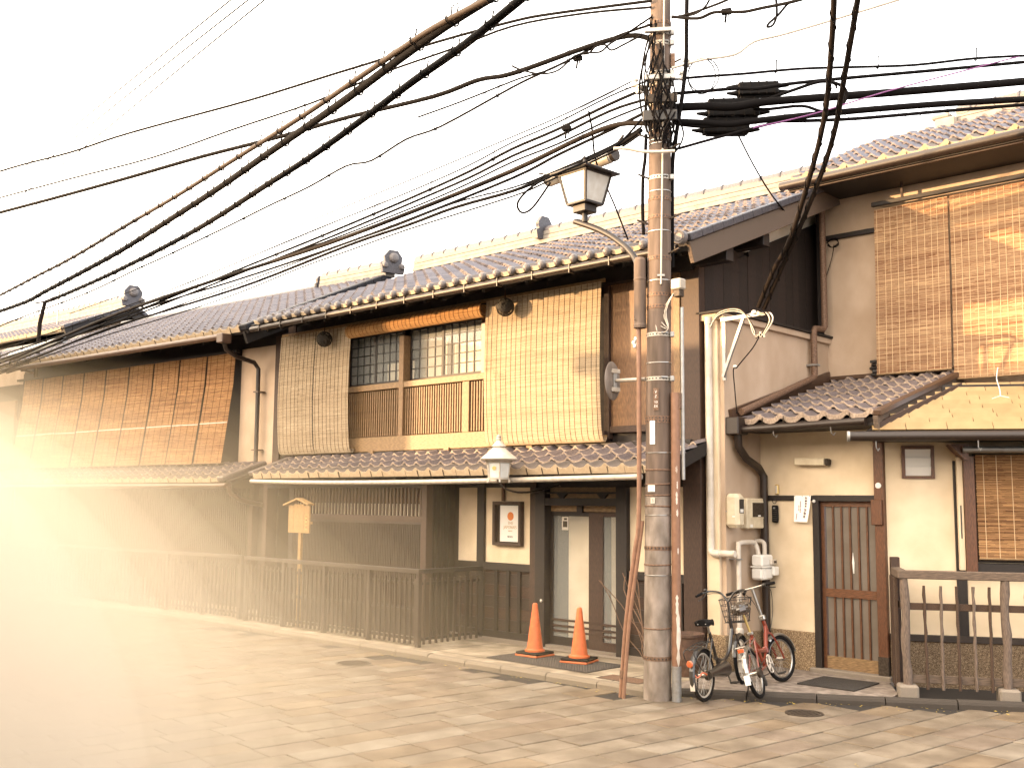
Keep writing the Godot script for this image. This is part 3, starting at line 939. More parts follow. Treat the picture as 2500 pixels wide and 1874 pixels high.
	part("window_jamb", g().bx(-11.34, 4.035, -2.36, -11.25, 4.95, -2.20, 0.005), M.red, h)
	for q in [[-14.69, -13.20, 26], [-13.085, -11.69, 25], [-11.545, -11.02, 9]]:
		lattice(h, Transform3D(Basis.IDENTITY, V(q[0], 3.16, -2.2)), q[1] - q[0], 0.76, q[2], 0.024, 0.03, M.gold_v, [0.22, 0.52], M.brown_h)
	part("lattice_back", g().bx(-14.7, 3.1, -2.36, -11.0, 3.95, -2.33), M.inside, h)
	# four sliding sashes and what is behind them
	window_sash(h, Transform3D(Basis.IDENTITY, V(-14.70, 4.035, -2.30)), 0.78, 0.90, 4, 5, M.dark)
	window_sash(h, Transform3D(Basis.IDENTITY, V(-13.96, 4.035, -2.265)), 0.76, 0.90, 4, 5, M.dark)
	window_sash(h, Transform3D(Basis.IDENTITY, V(-13.10, 4.035, -2.30)), 0.85, 0.90, 4, 5, M.dark)
	window_sash(h, Transform3D(Basis.IDENTITY, V(-12.28, 4.035, -2.265)), 0.95, 0.90, 5, 5, M.dark)
	part("window_blind", g().bx(-13.0, 4.04, -2.58, -12.5, 4.75, -2.57), M.curtain, h)
	part("window_blind", g().bx(-12.2, 4.04, -2.47, -11.4, 4.60, -2.46), M.curtain, h)
	part("window_blind", g().bx(-14.1, 4.04, -2.66, -13.4, 4.45, -2.65), M.curtain, h)
	# boarded panel at the right, with a narrow gold post beside it
	part("shutter_panel", g().bx(-8.86, 3.12, -2.30, -7.78, 5.2, -2.255), M.panel, h)
	part("shutter_frame", g().bx(-8.95, 2.95, -2.36, -8.86, 5.25, -2.21, 0.004), M.brown, h)
	part("shutter_frame", g().bx(-8.86, 3.03, -2.34, -7.70, 3.12, -2.22, 0.004), M.brown_h, h)
	part("shutter_frame", g().bx(-8.95, 5.2, -2.34, -7.70, 5.27, -2.2), M.gold, h)
	part("lower_band", g().bx(-8.95, 2.82, -2.38, -7.66, 3.03, -2.3), M.dark_h, h)
	# --- main roof
	var rs := Basis(Vector3.RIGHT, atan(0.40))
	var rf := Transform3D(rs, V(-16.05, 5.20, -1.20))
	part("roof_deck", g(rf).bx(-0.2, -0.10, -4.15, 9.17, -0.02, -0.03), M.dark_h, h)
	part("rear_roof", g(Transform3D(Basis(Vector3.RIGHT, -atan(0.40)), V(-16.05, 6.73, -5.03))).bx(-0.2, -0.1, -4.0, 9.17, 0.0, 0), M.tile[1], h)
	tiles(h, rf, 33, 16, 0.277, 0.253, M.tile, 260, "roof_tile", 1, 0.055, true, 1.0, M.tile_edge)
	ridge(h, V(-16.1, 6.76, -5.03), V(-6.95, 6.76, -5.03), 0.24)
	ridge_end(h, V(-12.55, 6.95, -4.98), V(-1, 0, 0), 0.9)
	for i in 22:
		var rx := -15.95 + i * 0.42
		part("rafter", g(Transform3D(rs, V(rx, 5.09, -1.26))).bx(-0.03, -0.085, -1.2, 0.03, -0.01, -0.12), M.dark_z, h)
	part("eave_board", g(rf).bx(-0.2, -0.15, -0.10, 9.15, -0.10, -0.04), M.dark_h, h)
	# gutter: half round, dark copper, with straps
	var gu := g()
	gu.tube([V(-16.1, 5.085, -1.155), V(-7.0, 5.10, -1.155)], 0.045, 10)
	part("gutter", gu, M.copper, h)
	for i in 14: part("gutter_strap", g().bx(-15.8 + i * 0.65, 5.03, -1.205, -15.785 + i * 0.65, 5.14, -1.105), M.copper, h)
	part("eave_infill", g().bx(-16.3, 5.27, -2.44, -7.45, 5.58, -2.37), M.dark_h, h)
	part("west_infill", g(Transform3D(Basis(Vector3.UP, PI / 2), Vector3.ZERO)).prism([Vector2(2.44, 5.3), Vector2(7.8, 5.3), Vector2(5.03, 6.58), Vector2(2.44, 5.55)], -16.3, -16.2), M.dark, h)
	part("eave_beam", g().bx(-16.2, 5.07, -2.30, -7.45, 5.27, -2.12), M.dark_h, h)
	# verge at the right: bargeboard, gable plaster, purlin ends
	var vb := Transform3D(rs, V(-6.86, 5.20, -1.20))
	part("bargeboard", g(vb).bx(-0.06, -0.30, -4.1, 0.0, -0.04, 0.0, 0.006), M.grey_wood_h, h)
	for j in 16: part("verge_tile", g(vb).bx(-0.07, -0.045 + 0.012, -0.253 * j - 0.25, 0.035, 0.06 + rg.randf_range(0, 0.006), -0.253 * j, 0.012), M.tile_plain, h)
	part("gable_plaster", g(Transform3D(rs, V(-7.40, 5.20, -1.20))).bx(-0.04, -0.52, -4.3, 0.03, -0.28, -2.1), M.plaster_w, h)
	part("gable_trim", g(Transform3D(rs, V(-7.40, 5.20, -1.20))).bx(-0.04, -0.58, -4.3, 0.05, -0.515, -2.1), M.dark_z, h)
	for zz in [-2.2, -3.1]:
		var y: float = 5.20 + 0.4 * (-zz - 1.2) - 0.33
		part("purlin_end", g().bx(-7.45, y - 0.16, zz - 0.09, -6.93, y + 0.02, zz + 0.07, 0.008), M.dark, h)
	part("verge_soffit", g(Transform3D(rs, V(-7.4, 5.20, -1.20))).bx(0.0, -0.14, -4.1, 0.50, -0.105, 0), M.dark_z, h)
	var rd := g()
	rd.lathe([Vector2(0.0, 0.05), Vector2(0.05, 0.05), Vector2(0.06, 0.04), Vector2(0.075, 0.05), Vector2(0.085, 0.03), Vector2(0.085, -0.02)], Transform3D(Basis(Vector3.RIGHT, PI / 2), V(-6.92, 5.20, -1.12)), 18)
	part("verge_roundel", rd, M.ball_tile, h)

func plaster_bay(h: Node, x0: float, x1: float, y0: float, y1: float) -> void:
	part("plaster_panel", g().bx(x0, y0, -2.36, x1, y1, -2.25), M.plaster, h)

func wainscot(h: Node, x0: float, x1: float, battens: Array) -> void:
	part("wainscot_rail", g().bx(x0, 1.09, -2.36, x1, 1.20, -2.205, 0.004), M.dark_h, h)
	part("wainscot_base", g().bx(x0, 0.1, -2.36, x1, 0.22, -2.21), M.dark_h, h)
	var y := 0.22
	var j := 0
	while y < 1.08:
		var t := minf(y + 0.165, 1.09)
		part("wainscot_board", g(Transform3D(Basis(Vector3.RIGHT, 0.05), V(0, y, -2.245))).bx(x0, 0.0, -0.06, x1, t - y - 0.002, -0.002), M.brown_h if j % 2 else M.fence_h, h)
		y += 0.165
		j += 1
	for x in battens: part("wainscot_batten", g().bx(x - 0.028, 0.22, -2.30, x + 0.028, 1.09, -2.208), M.dark, h)

# ---------- the neighbour to the west ----------
func house_west() -> void:
	var h := thing("timber_townhouse", "townhouse hung with a row of tall tan reed blinds, under peaked grey eave tiles", "house", V(-20, 0, -4))
	var w := west
	var L := -10.6
	part("front_wall", g(w).bx(L, 2.6, -0.12, -0.24, 5.15, -0.02), M.dark, h)
	part("eave_infill", g(w).bx(L, 5.15, -0.12, -0.3, 5.52, -0.04), M.dark_h, h)
	part("lower_wall", g(w).bx(L, 0.05, -0.12, -0.3, 2.6, 0.0), M.dark, h)
	part("back_wall", g(w).bx(L, 0, -6.0, -0.3, 5.1, -5.9), M.dark, h)
	part("gable_wall", g(w).bx(-0.4, 0, -6, -0.3, 5.4, -0.1), M.dark, h)
	part("far_gable_wall", g(w).bx(L, 0, -6, L + 0.1, 5.4, -0.1), M.plaster_b, h)
	part("plaster_strip", g(w).bx(-1.55, 2.70, -0.02, -0.45, 5.0, 0.03), M.plaster_b, h)
	part("sill_board", g(w).bx(L, 2.63, -0.05, -0.3, 2.72, 0.09, 0.006), M.brown_h, h)
	part("corner_post", g(w).bx(-0.45, 2.6, -0.1, -0.26, 5.15, 0.08, 0.006), M.brown, h)
	# lower lattice and posts
	lattice(h, w * Transform3D(Basis.IDENTITY, V(-8.3, 0.45, 0.05)), 7.25, 1.85, 110, 0.024, 0.03, M.fence, [0.5, 1.2], M.fence_h)
	part("lower_post", g(w).bx(-1.02, 0.05, -0.05, -0.9, 2.5, 0.14, 0.005), M.brown, h)
	part("lower_post", g(w).bx(-0.5, 0.05, -0.05, -0.36, 2.5, 0.14, 0.005), M.brown, h)
	part("lower_beam", g(w).bx(L, 2.3, -0.05, -0.3, 2.45, 0.12), M.brown_h, h)
	part("lower_beam", g(w).bx(L, 0.35, -0.05, -0.3, 0.45, 0.12), M.brown_h, h)
	# pent roof
	var s := Basis(Vector3.RIGHT, atan(0.33))
	var pf := w * Transform3D(s, V(-10.5, 2.43, 1.02))
	part("pent_roof_deck", g(pf).bx(-0.1, -0.075, -1.05, 10.1, -0.015, -0.02), M.dark_h, h)
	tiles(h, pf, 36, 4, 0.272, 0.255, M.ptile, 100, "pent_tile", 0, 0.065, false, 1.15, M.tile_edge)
	part("pent_gutter", g(w).tube([V(-10.4, 2.32, 1.10), V(-0.4, 2.33, 1.10)], 0.045, 8), M.copper_l, h)
	part("gutter_drop", g(w).tube([V(-0.32, 2.33, 1.10), V(-0.30, 2.2, 1.08), V(-0.28, 2.08, 0.9), V(-0.3, 1.98, 0.35), V(-0.3, 1.85, 0.22), V(-0.3, 0.1, 0.2)], 0.045, 8), M.copper_l, h)
	part("hip_tile", g(pf).bx(9.72, -0.03, -1.0, 9.92, 0.07, 0.02, 0.02), M.ptile_plain, h)
	# main roof
	var rs := Basis(Vector3.RIGHT, atan(0.44))
	var rf := w * Transform3D(rs, V(-10.45, 5.16, 1.0))
	part("roof_deck", g(rf).bx(-0.15, -0.10, -3.9, 10.3, -0.02, -0.03), M.dark_h, h)
	part("rear_roof", g(w * Transform3D(Basis(Vector3.RIGHT, -atan(0.44)), V(-10.45, 6.70, -2.52))).bx(-0.15, -0.1, -3.6, 10.3, 0.0, 0), M.tile_plain, h)
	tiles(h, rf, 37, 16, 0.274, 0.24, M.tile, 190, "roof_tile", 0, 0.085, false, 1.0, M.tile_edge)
	for j in 16: part("verge_tile", g(rf).bx(10.12, -0.04, -0.24 * j - 0.24, 10.34, 0.075, -0.24 * j, 0.02), M.tile_dark, h)
	part("verge_board", g(rf).bx(10.18, -0.28, -3.85, 10.24, -0.05, 0), M.dark_z, h)
	ridge(h, w * V(-2.2, 6.70, -2.52), w * V(-0.1, 6.70, -2.52), 0.26)
	part("ridge_row", g(w).tube([V(-10.4, 6.73, -2.52), V(-2.2, 6.73, -2.52)], 0.085, 10), M.tile_plain, h)
	ridge_end(h, w * V(-0.02, 6.88, -2.5), w.basis * V(1, 0, 0.3), 1.0)
	ridge_end(h, w * V(-2.3, 6.78, -2.5), w.basis * V(-1, 0, 0.2), 0.6)
	part("gutter", g(w).tube([V(-10.4, 5.04, 1.07), V(-0.72, 5.055, 1.07)], 0.055, 10), M.copper_l, h)
	for i in 14: part("rafter", g(w * Transform3D(rs, V(-10.2 + i * 0.72, 5.06, 0.95))).bx(-0.03, -0.08, -1.1, 0.03, -0.01, 0), M.dark_z, h)
	# rainwater head and downpipe
	part("rain_head", g(w).bx(-0.80, 4.93, 0.95, -0.62, 5.10, 1.16, 0.01), M.copper_l, h)
	part("downpipe", g(w).tube([V(-0.71, 4.95, 1.05), V(-0.71, 4.82, 1.0), V(-0.74, 4.72, 0.75), V(-0.80, 4.66, 0.3), V(-0.82, 4.55, 0.18), V(-0.82, 3.5, 0.17), V(-0.82, 2.78, 0.17), V(-0.82, 2.7, 0.25)], 0.042, 10), M.copper, h)
	for y in [3.0, 4.1]: part("pipe_clip", g(w).bx(-0.89, y, 0.05, -0.75, y + 0.025, 0.23), M.copper_l, h)
	# the tall blinds
	var words_for := ["nearest the main house, its top corner in the sun", "second from the downpipe", "third from the downpipe", "fourth from the downpipe", "fifth from the downpipe", "sixth from the downpipe", "seventh from the downpipe", "eighth from the downpipe", "ninth and farthest from the downpipe"]
	for i in 9:
		var x: float = -2.42 - i * 0.955
		var top := 4.93
		reed_blind("tall tan western blind, " + words_for[i], w * Transform3D(Basis(Vector3.FORWARD, rg.randf_range(-0.012, 0.012)), V(x, top, 0.20)), 0.895, [Vector2(0, 0), Vector2(0.03, 0.6), Vector2(0.12, 1.3), Vector2(0.24, 2.15)], 0.009, 0.0075, Color(0.52, 0.30, 0.13), Color(0.20, 0.085, 0.035), 4, 4, M.thread, "blinds on the western neighbour", 1.38)
	part("blind_rail", g(w).bx(L + 0.2, 4.92, 0.16, -1.45, 4.97, 0.24), M.dark_h, h)
	# next house in the row, farther west
	var n := thing("timber_townhouse", "hazy house beyond the blind hung neighbour, at the far west of the row", "house", w * V(-16, 0, -3))
	part("front_wall", g(w).bx(-21, 0, -0.3, L - 0.1, 4.9, 0), M.dark, n)
	part("side_wall", g(w).bx(L - 0.2, 0, -5, L - 0.1, 5.2, -0.3), M.plaster_b, n)
	var nf := w * Transform3D(rs, V(-21, 4.95, 1.1))
	part("roof_deck", g(nf).bx(0, -0.1, -3.9, 10.3, -0.02, -0.03), M.dark_h, n)
	tiles(n, nf, 37, 15, 0.274, 0.25, M.tile, 0, "roof_tile", 0, 0.085, false, 1.0, M.tile_edge)
	part("ridge_row", g(w).tube([V(-21, 6.5, -2.4), V(-10.7, 6.5, -2.4)], 0.11, 10), M.ridge, n)
	var pf2 := w * Transform3D(s, V(-21, 2.43, 1.05))
	part("pent_roof_deck", g(pf2).bx(0, -0.075, -1.1, 10.3, -0.015, -0.02), M.dark_h, n)
	tiles(n, pf2, 37, 4, 0.272, 0.255, M.ptile, 0, "pent_tile", 0, 0.065, false, 1.15, M.tile_edge)
	part("gutter", g(w).tube([V(-21, 4.84, 1.17), V(-10.8, 4.85, 1.17)], 0.055, 8), M.copper_l, n)
	for i in 5:
		part("window_screen", g(w).bx(-20.4 + i * 2.0, 2.9, 0.0, -18.8 + i * 2.0, 4.5, 0.05), M.panel, n)
		part("door_screen", g(w).bx(-20.4 + i * 2.0, 0.2, 0.0, -18.8 + i * 2.0, 2.2, 0.05), M.brown, n)

# the gabled roof rising far away behind the row
func house_far() -> void:
	var h := thing("gabled_house", "tall gabled house with scrolled ridge tile rising behind the western roofs", "house", V(-36, 0, -6.2))
	var f := Transform3D(Basis(Vector3.UP, deg_to_rad(4)), V(-31.2, 0, -6.2))
	part("wall", g(f).bx(-16, 0, -1.9, -0.35, 6.95, 1.55), M.plaster_b, h)
	part("gable_wall", g(f * Transform3D(Basis(Vector3.UP, PI / 2), V(-0.3, 0, 0))).prism([Vector2(-1.55, 0), Vector2(1.9, 0), Vector2(1.9, 6.9), Vector2(0, 7.7), Vector2(-1.55, 7.05)], -0.05, 0.05), M.plaster_b, h)
	for k in 2:
		var sg: float = [1.0, -1.0][k]
		var rf := f * Transform3D(Basis(Vector3.UP, 0.0 if k == 0 else PI), Vector3.ZERO) * Transform3D(Basis(Vector3.RIGHT, atan(0.42)), V(-16.2 if k == 0 else -0.25, 7.05, 2.15))
		part("roof_deck", g(rf).bx(0, -0.1, -2.4, 16.4, 0.0, 0.0), M.dark_h, h)
		if k == 0: tiles(h, rf, 60, 9, 0.272, 0.255, M.tile, 0, "roof_tile", 0, 0.08, false, 1.0, M.tile_edge)
		else: part("rear_tiles", g(rf).bx(0, 0, -2.35, 16.4, 0.05, 0.02), M.tile_plain, h)
		part("bargeboard", g(rf).bx(16.4 if k == 0 else -0.07, -0.26, -2.35, 16.47 if k == 0 else 0.0, 0.04, 0.0), M.dark_z, h)
		for j in 9: part("verge_tile", g(rf).bx(16.3 if k == 0 else -0.12, 0.0, -0.26 * j - 0.25, 16.52 if k == 0 else 0.12, 0.12, -0.26 * j, 0.02), M.tile_plain, h)
	ridge(h, f * V(-16, 7.97, 0), f * V(0.15, 7.97, 0), 0.36, 0.3)
	ridge_end(h, f * V(0.28, 8.2, 0), f.basis * V(1, 0, 0.25), 1.35)
	part("eave_band", g(f).bx(-16, 6.75, 1.55, -0.4, 6.95, 1.66), M.dark_h, h)
	# aerial behind it
	var a := thing("television_aerial", "spindly television aerial on a mast above the hazy western roofs", "aerial", V(-33.5, 7.0, -5))
	part("mast", g().tube([V(-33.5, 7.0, -5), V(-33.5, 11.3, -5)], 0.02, 6), M.galv, a)
	part("boom", g().tube([V(-35.2, 10.75, -5.0), V(-33.0, 10.75, -5.0)], 0.012, 5), M.galv, a)
	for i in 8: part("element", g().tube([V(-35.1 + i * 0.27, 10.75, -5.35), V(-35.1 + i * 0.27, 10.75, -4.65)], 0.006, 4), M.galv, a)
	# mast where the lowest thick cable comes down
	var m := thing("cable_mast", "thin bent mast where a thick cable drops to the western roofs", "mast", V(-25.2, 4.9, -1.1))
	part("pole", g().tube([V(-25.2, 4.9, -1.1), V(-25.15, 6.2, -1.1), V(-25.05, 6.7, -1.15), V(-24.87, 6.8, -1.32)], 0.05, 8), M.cable_b, m)
	part("cross_arm", g().tube([V(-25.5, 6.72, -1.1), V(-24.8, 6.72, -1.2)], 0.02, 6), M.cable_b, m)
	var tl := thing("street_tube_lamp", "pale fluorescent tube lamp sticking out over the hazy western eaves", "street lamp", V(-24.6, 5.45, -0.8))
	part("tube", g().tube([V(-25.2, 5.32, -0.5), V(-23.6, 5.62, -0.95)], 0.09, 12), M.lamp_glass, tl)
	part("cap", g().tube([V(-23.62, 5.616, -0.945), V(-23.5, 5.64, -0.98)], 0.096, 12), M.galv, tl)
	part("bracket", g().tube([V(-25.2, 5.32, -0.5), V(-25.5, 5.15, -0.6), V(-25.6, 5.05, -1.2)], 0.03, 6), M.galv, tl)

# ---------- the corner house ----------
func house_corner() -> void:
	var h := thing("plastered_townhouse", "cream plastered corner house with a tiled lean-to, latticed door and upper reed screens", "house", V(-5.5, 0, -5))
	# boundary wing wall on the left, running back from the street
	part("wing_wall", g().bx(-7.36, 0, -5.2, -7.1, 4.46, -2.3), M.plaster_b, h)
	part("wing_wall_front", g().bx(-7.36, 0.0, -2.31, -7.17, 4.44, -2.26, 0.008), M.plaster, h)
	part("coping", g().bx(-7.40, 4.40, -5.2, -7.05, 4.48, -2.22, 0.006), M.plaster_b, h)
	part("coping_tiles", g().bx(-7.44, 4.482, -5.2, -7.02, 4.515, -2.19, 0.006), M.dark_z, h)
	part("plinth", g().bx(-7.365, 0.05, -3.2, -7.09, 0.50, -2.25, 0.01), M.pebble_l, h)
	# door wall
	var zd := -3.15
	part("door_wall", g().bx(-7.1, 0.5, -3.3, -6.37, 2.21, zd), M.plaster, h)
	part("door_wall", g().bx(-7.1, 2.21, -3.3, -5.56, 3.16, zd), M.plaster, h)
	part("door_plinth", g().bx(-7.1, 0.05, -3.3, -6.37, 0.53, zd + 0.025, 0.008), M.pebble_l, h)
	part("lintel_band", g().bx(-7.1, 2.14, -3.25, -5.56, 2.205, zd + 0.02), M.dark_h, h)
	part("door_frame", g().bx(-6.37, 0.1, -3.32, -6.285, 2.14, zd + 0.03, 0.004), M.dark, h)
	part("door_frame", g().bx(-6.285, 2.135, -3.32, -5.55, 2.205, zd + 0.035, 0.004), M.dark_h, h)
	part("door_post", g().bx(-5.555, 0.08, -3.30, -5.435, 3.0, zd + 0.05, 0.005), M.red, h)
	part("post_sleeve", g().bx(-5.585, 1.86, -3.28, -5.45, 2.16, zd + 0.085, 0.006), M.red, h)
	part("post_base", g().bx(-5.56, 0.06, -3.31, -5.43, 0.33, zd + 0.055, 0.005), M.iron, h)
	part("sill_step", g().bx(-6.42, 0.0, -3.34, -5.40, 0.115, zd + 0.09, 0.01), M.granite, h)
	# the latticed sliding door
	var x0 := -6.285; var x1 := -5.555
	var dz := -3.2
	var d := part("lattice_door", g().bx(x0, 0.115, dz - 0.02, x0 + 0.045, 2.135, dz + 0.02).bx(x1 - 0.03, 0.115, dz - 0.02, x1, 2.135, dz + 0.02), M.red, h)
	part("top_rail", g().bx(x0 + 0.045, 2.07, dz - 0.019, x1 - 0.03, 2.135, dz + 0.019), M.red_h, d)
	part("mid_rail", g().bx(x0 + 0.045, 0.975, dz - 0.019, x1 - 0.03, 1.075, dz + 0.022), M.red_h, d)
	part("bottom_rail", g().bx(x0 + 0.045, 0.115, dz - 0.019, x1 - 0.03, 0.265, dz + 0.02), M.gold, d)
	for i in 5:
		var bx := x0 + 0.045 + (x1 - x0 - 0.075) * (i + 1) / 6.0
		part("lattice_bar", g().bx(bx - 0.011, 0.265, dz - 0.012, bx + 0.011, 0.975, dz + 0.016), M.red, d)
		part("lattice_bar", g().bx(bx - 0.011, 1.075, dz - 0.012, bx + 0.011, 2.07, dz + 0.016), M.red, d)
	for i in 6:
		var a := x0 + 0.045 + (x1 - x0 - 0.075) * i / 6.0 + 0.012
		var b := x0 + 0.045 + (x1 - x0 - 0.075) * (i + 1) / 6.0 - 0.012
		part("pane", g().bx(a, 0.265, dz - 0.008, b, 0.975, dz - 0.004), M.frost_d, d)
		part("pane", g().bx(a, 1.075, dz - 0.008, b, 2.07, dz - 0.004), M.frost_d, d)
	var pk := part("door_pull", g().prism([Vector2(-5.885, 1.27), Vector2(-5.875, 1.27), Vector2(-5.87, 1.40), Vector2(-5.885, 1.52), Vector2(-5.897, 1.40)], dz - 0.002, dz + 0.006), M.white, d)
	# upper storey, set back
	var zu := -5.1
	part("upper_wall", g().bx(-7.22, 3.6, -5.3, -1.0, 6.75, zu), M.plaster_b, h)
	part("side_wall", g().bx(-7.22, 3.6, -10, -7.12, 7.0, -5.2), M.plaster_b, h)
	part("moulding", g().bx(-7.22, 5.93, zu - 0.02, -6.2, 6.0, zu + 0.05, 0.006), M.dark_h, h)
	part("corner_trim", g().bx(-7.24, 3.9, zu - 0.1, -7.15, 6.5, zu + 0.02), M.dark, h)
	# main roof of the corner house
	var rs := Basis(Vector3.RIGHT, atan(0.46))
	var rf := Transform3D(rs, V(-7.16, 6.66, -4.25))
	part("roof_deck", g(rf).bx(-0.1, -0.1, -3.4, 6.4, -0.02, -0.03), M.dark_h, h)
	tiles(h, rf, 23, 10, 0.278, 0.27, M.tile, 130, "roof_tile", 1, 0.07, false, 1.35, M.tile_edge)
	part("soffit", g().bx(-7.2, 6.52, -5.1, -1.0, 6.56, -4.2), M.dark_h, h)
	part("fascia", g().bx(-7.2, 6.50, -4.28, -1.0, 6.60, -4.24), M.brown_h, h)
	part("gutter", g().tube([V(-7.3, 6.585, -4.17), V(-1.0, 6.60, -4.17)], 0.06, 10), M.copper, h)
	ridge(h, V(-5.65, 7.62, -6.55), V(-1.0, 7.62, -6.55), 0.30)
	part("ridge_end", g().bx(-5.95, 7.62, -6.75, -5.62, 7.84, -6.35, 0.03).bx(-6.0, 7.84, -6.72, -5.72, 7.92, -6.38, 0.03), M.ridge, h)
	part("ridge_row", g().tube([V(-7.2, 7.63, -6.55), V(-5.7, 7.63, -6.55)], 0.09, 10), M.tile_plain, h)
	part("rear_roof", g(Transform3D(Basis(Vector3.RIGHT, -atan(0.46)), V(-7.16, 7.62, -6.6))).bx(-0.1, -0.1, -3, 6.4, 0, 0), M.tile_plain, h)
	# tiled lean-to
	var ls := Basis(Vector3.RIGHT, atan(0.275))
	var lf := Transform3D(ls, V(-6.96, 3.11, -2.50))
	part("lean_to_deck", g(lf).bx(-0.15, -0.09, -2.75, 1.75, -0.02, -0.02), M.dark_h, h)
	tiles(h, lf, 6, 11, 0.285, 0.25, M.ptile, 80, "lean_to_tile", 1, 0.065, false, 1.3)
	part("flashing", g(Transform3D(ls, V(-7.1, 3.13, -2.42))).bx(0.0, -0.02, -2.75, 0.05, 0.14, 0.0), M.copper_l, h)
	part("top_flashing", g().bx(-7.08, 3.86, -5.1, -5.2, 3.92, -5.0, 0.01), M.copper_l, h)
	part("lean_to_gutter", g().tube([V(-6.98, 3.01, -2.43), V(-5.32, 3.045, -2.43)], 0.045, 10), M.copper, h)
	part("rain_head", g().bx(-7.12, 2.95, -2.56, -6.92, 3.17, -2.32, 0.012), M.copper, h)
	part("rain_pipe", g().tube([V(-7.0, 2.98, -2.44), V(-7.0, 2.80, -2.46), V(-6.98, 2.66, -2.6), V(-6.99, 2.56, -2.9), V(-7.0, 2.45, -3.05), V(-7.0, 0.1, -3.07)], 0.05, 10), M.copper, h)
	for x in [-6.5, -5.75]: part("gutter_hook", g().tube([V(x, 3.0, -2.43), V(x, 2.93, -2.44), V(x + 0.02, 2.9, -2.46), V(x + 0.03, 2.93, -2.48)], 0.006, 5), M.galv, h)
	part("lean_to_barge", g(Transform3D(ls, V(-5.25, 3.11, -2.50))).bx(0.0, -0.22, -2.72, 0.06, 0.0, 0.05, 0.006), M.grey_wood_h, h)
	part("lean_to_barge", g(Transform3D(ls, V(-5.25, 3.11, -2.50))).bx(0.005, -0.001, -2.72, 0.10, 0.07, 0.03, 0.01), M.copper_l, h)
	part("lean_to_soffit", g().bx(-7.1, 3.0, -3.2, -5.25, 3.03, -2.5), M.dark_h, h)
	# brown pipe that comes down the gable and along the lean-to
	part("gable_pipe", g().tube([V(-7.02, 6.35, -4.85), V(-7.02, 4.62, -4.85), V(-7.02, 4.58, -4.80), V(-7.02, 4.56, -4.55), V(-7.01, 4.5, -4.5), V(-7.0, 3.9, -4.48), V(-6.99, 3.84, -4.42), V(-6.98, 3.24, -2.5)], 0.045, 10), M.rust, h)
	part("pipe_clip", g().bx(-7.1, 4.02, -4.53, -6.94, 4.045, -4.43), M.galv, h)
	# white conduit at the front edge
	part("white_conduit", g().tube([V(-7.27, 4.42, -2.225), V(-7.27, 1.56, -2.225), V(-7.27, 1.52, -2.22), V(-7.24, 1.49, -2.21), V(-7.2, 1.485, -2.21), V(-6.92, 1.49, -2.21)], 0.042, 12), M.pvc, h)
	part("conduit_joint", g().tube([V(-7.22, 1.485, -2.21), V(-7.13, 1.486, -2.21)], 0.05, 12), M.pvc, h)
	part("conduit_joint", g().tube([V(-7.27, 4.35, -2.225), V(-7.27, 4.44, -2.225)], 0.05, 12), M.pvc, h)

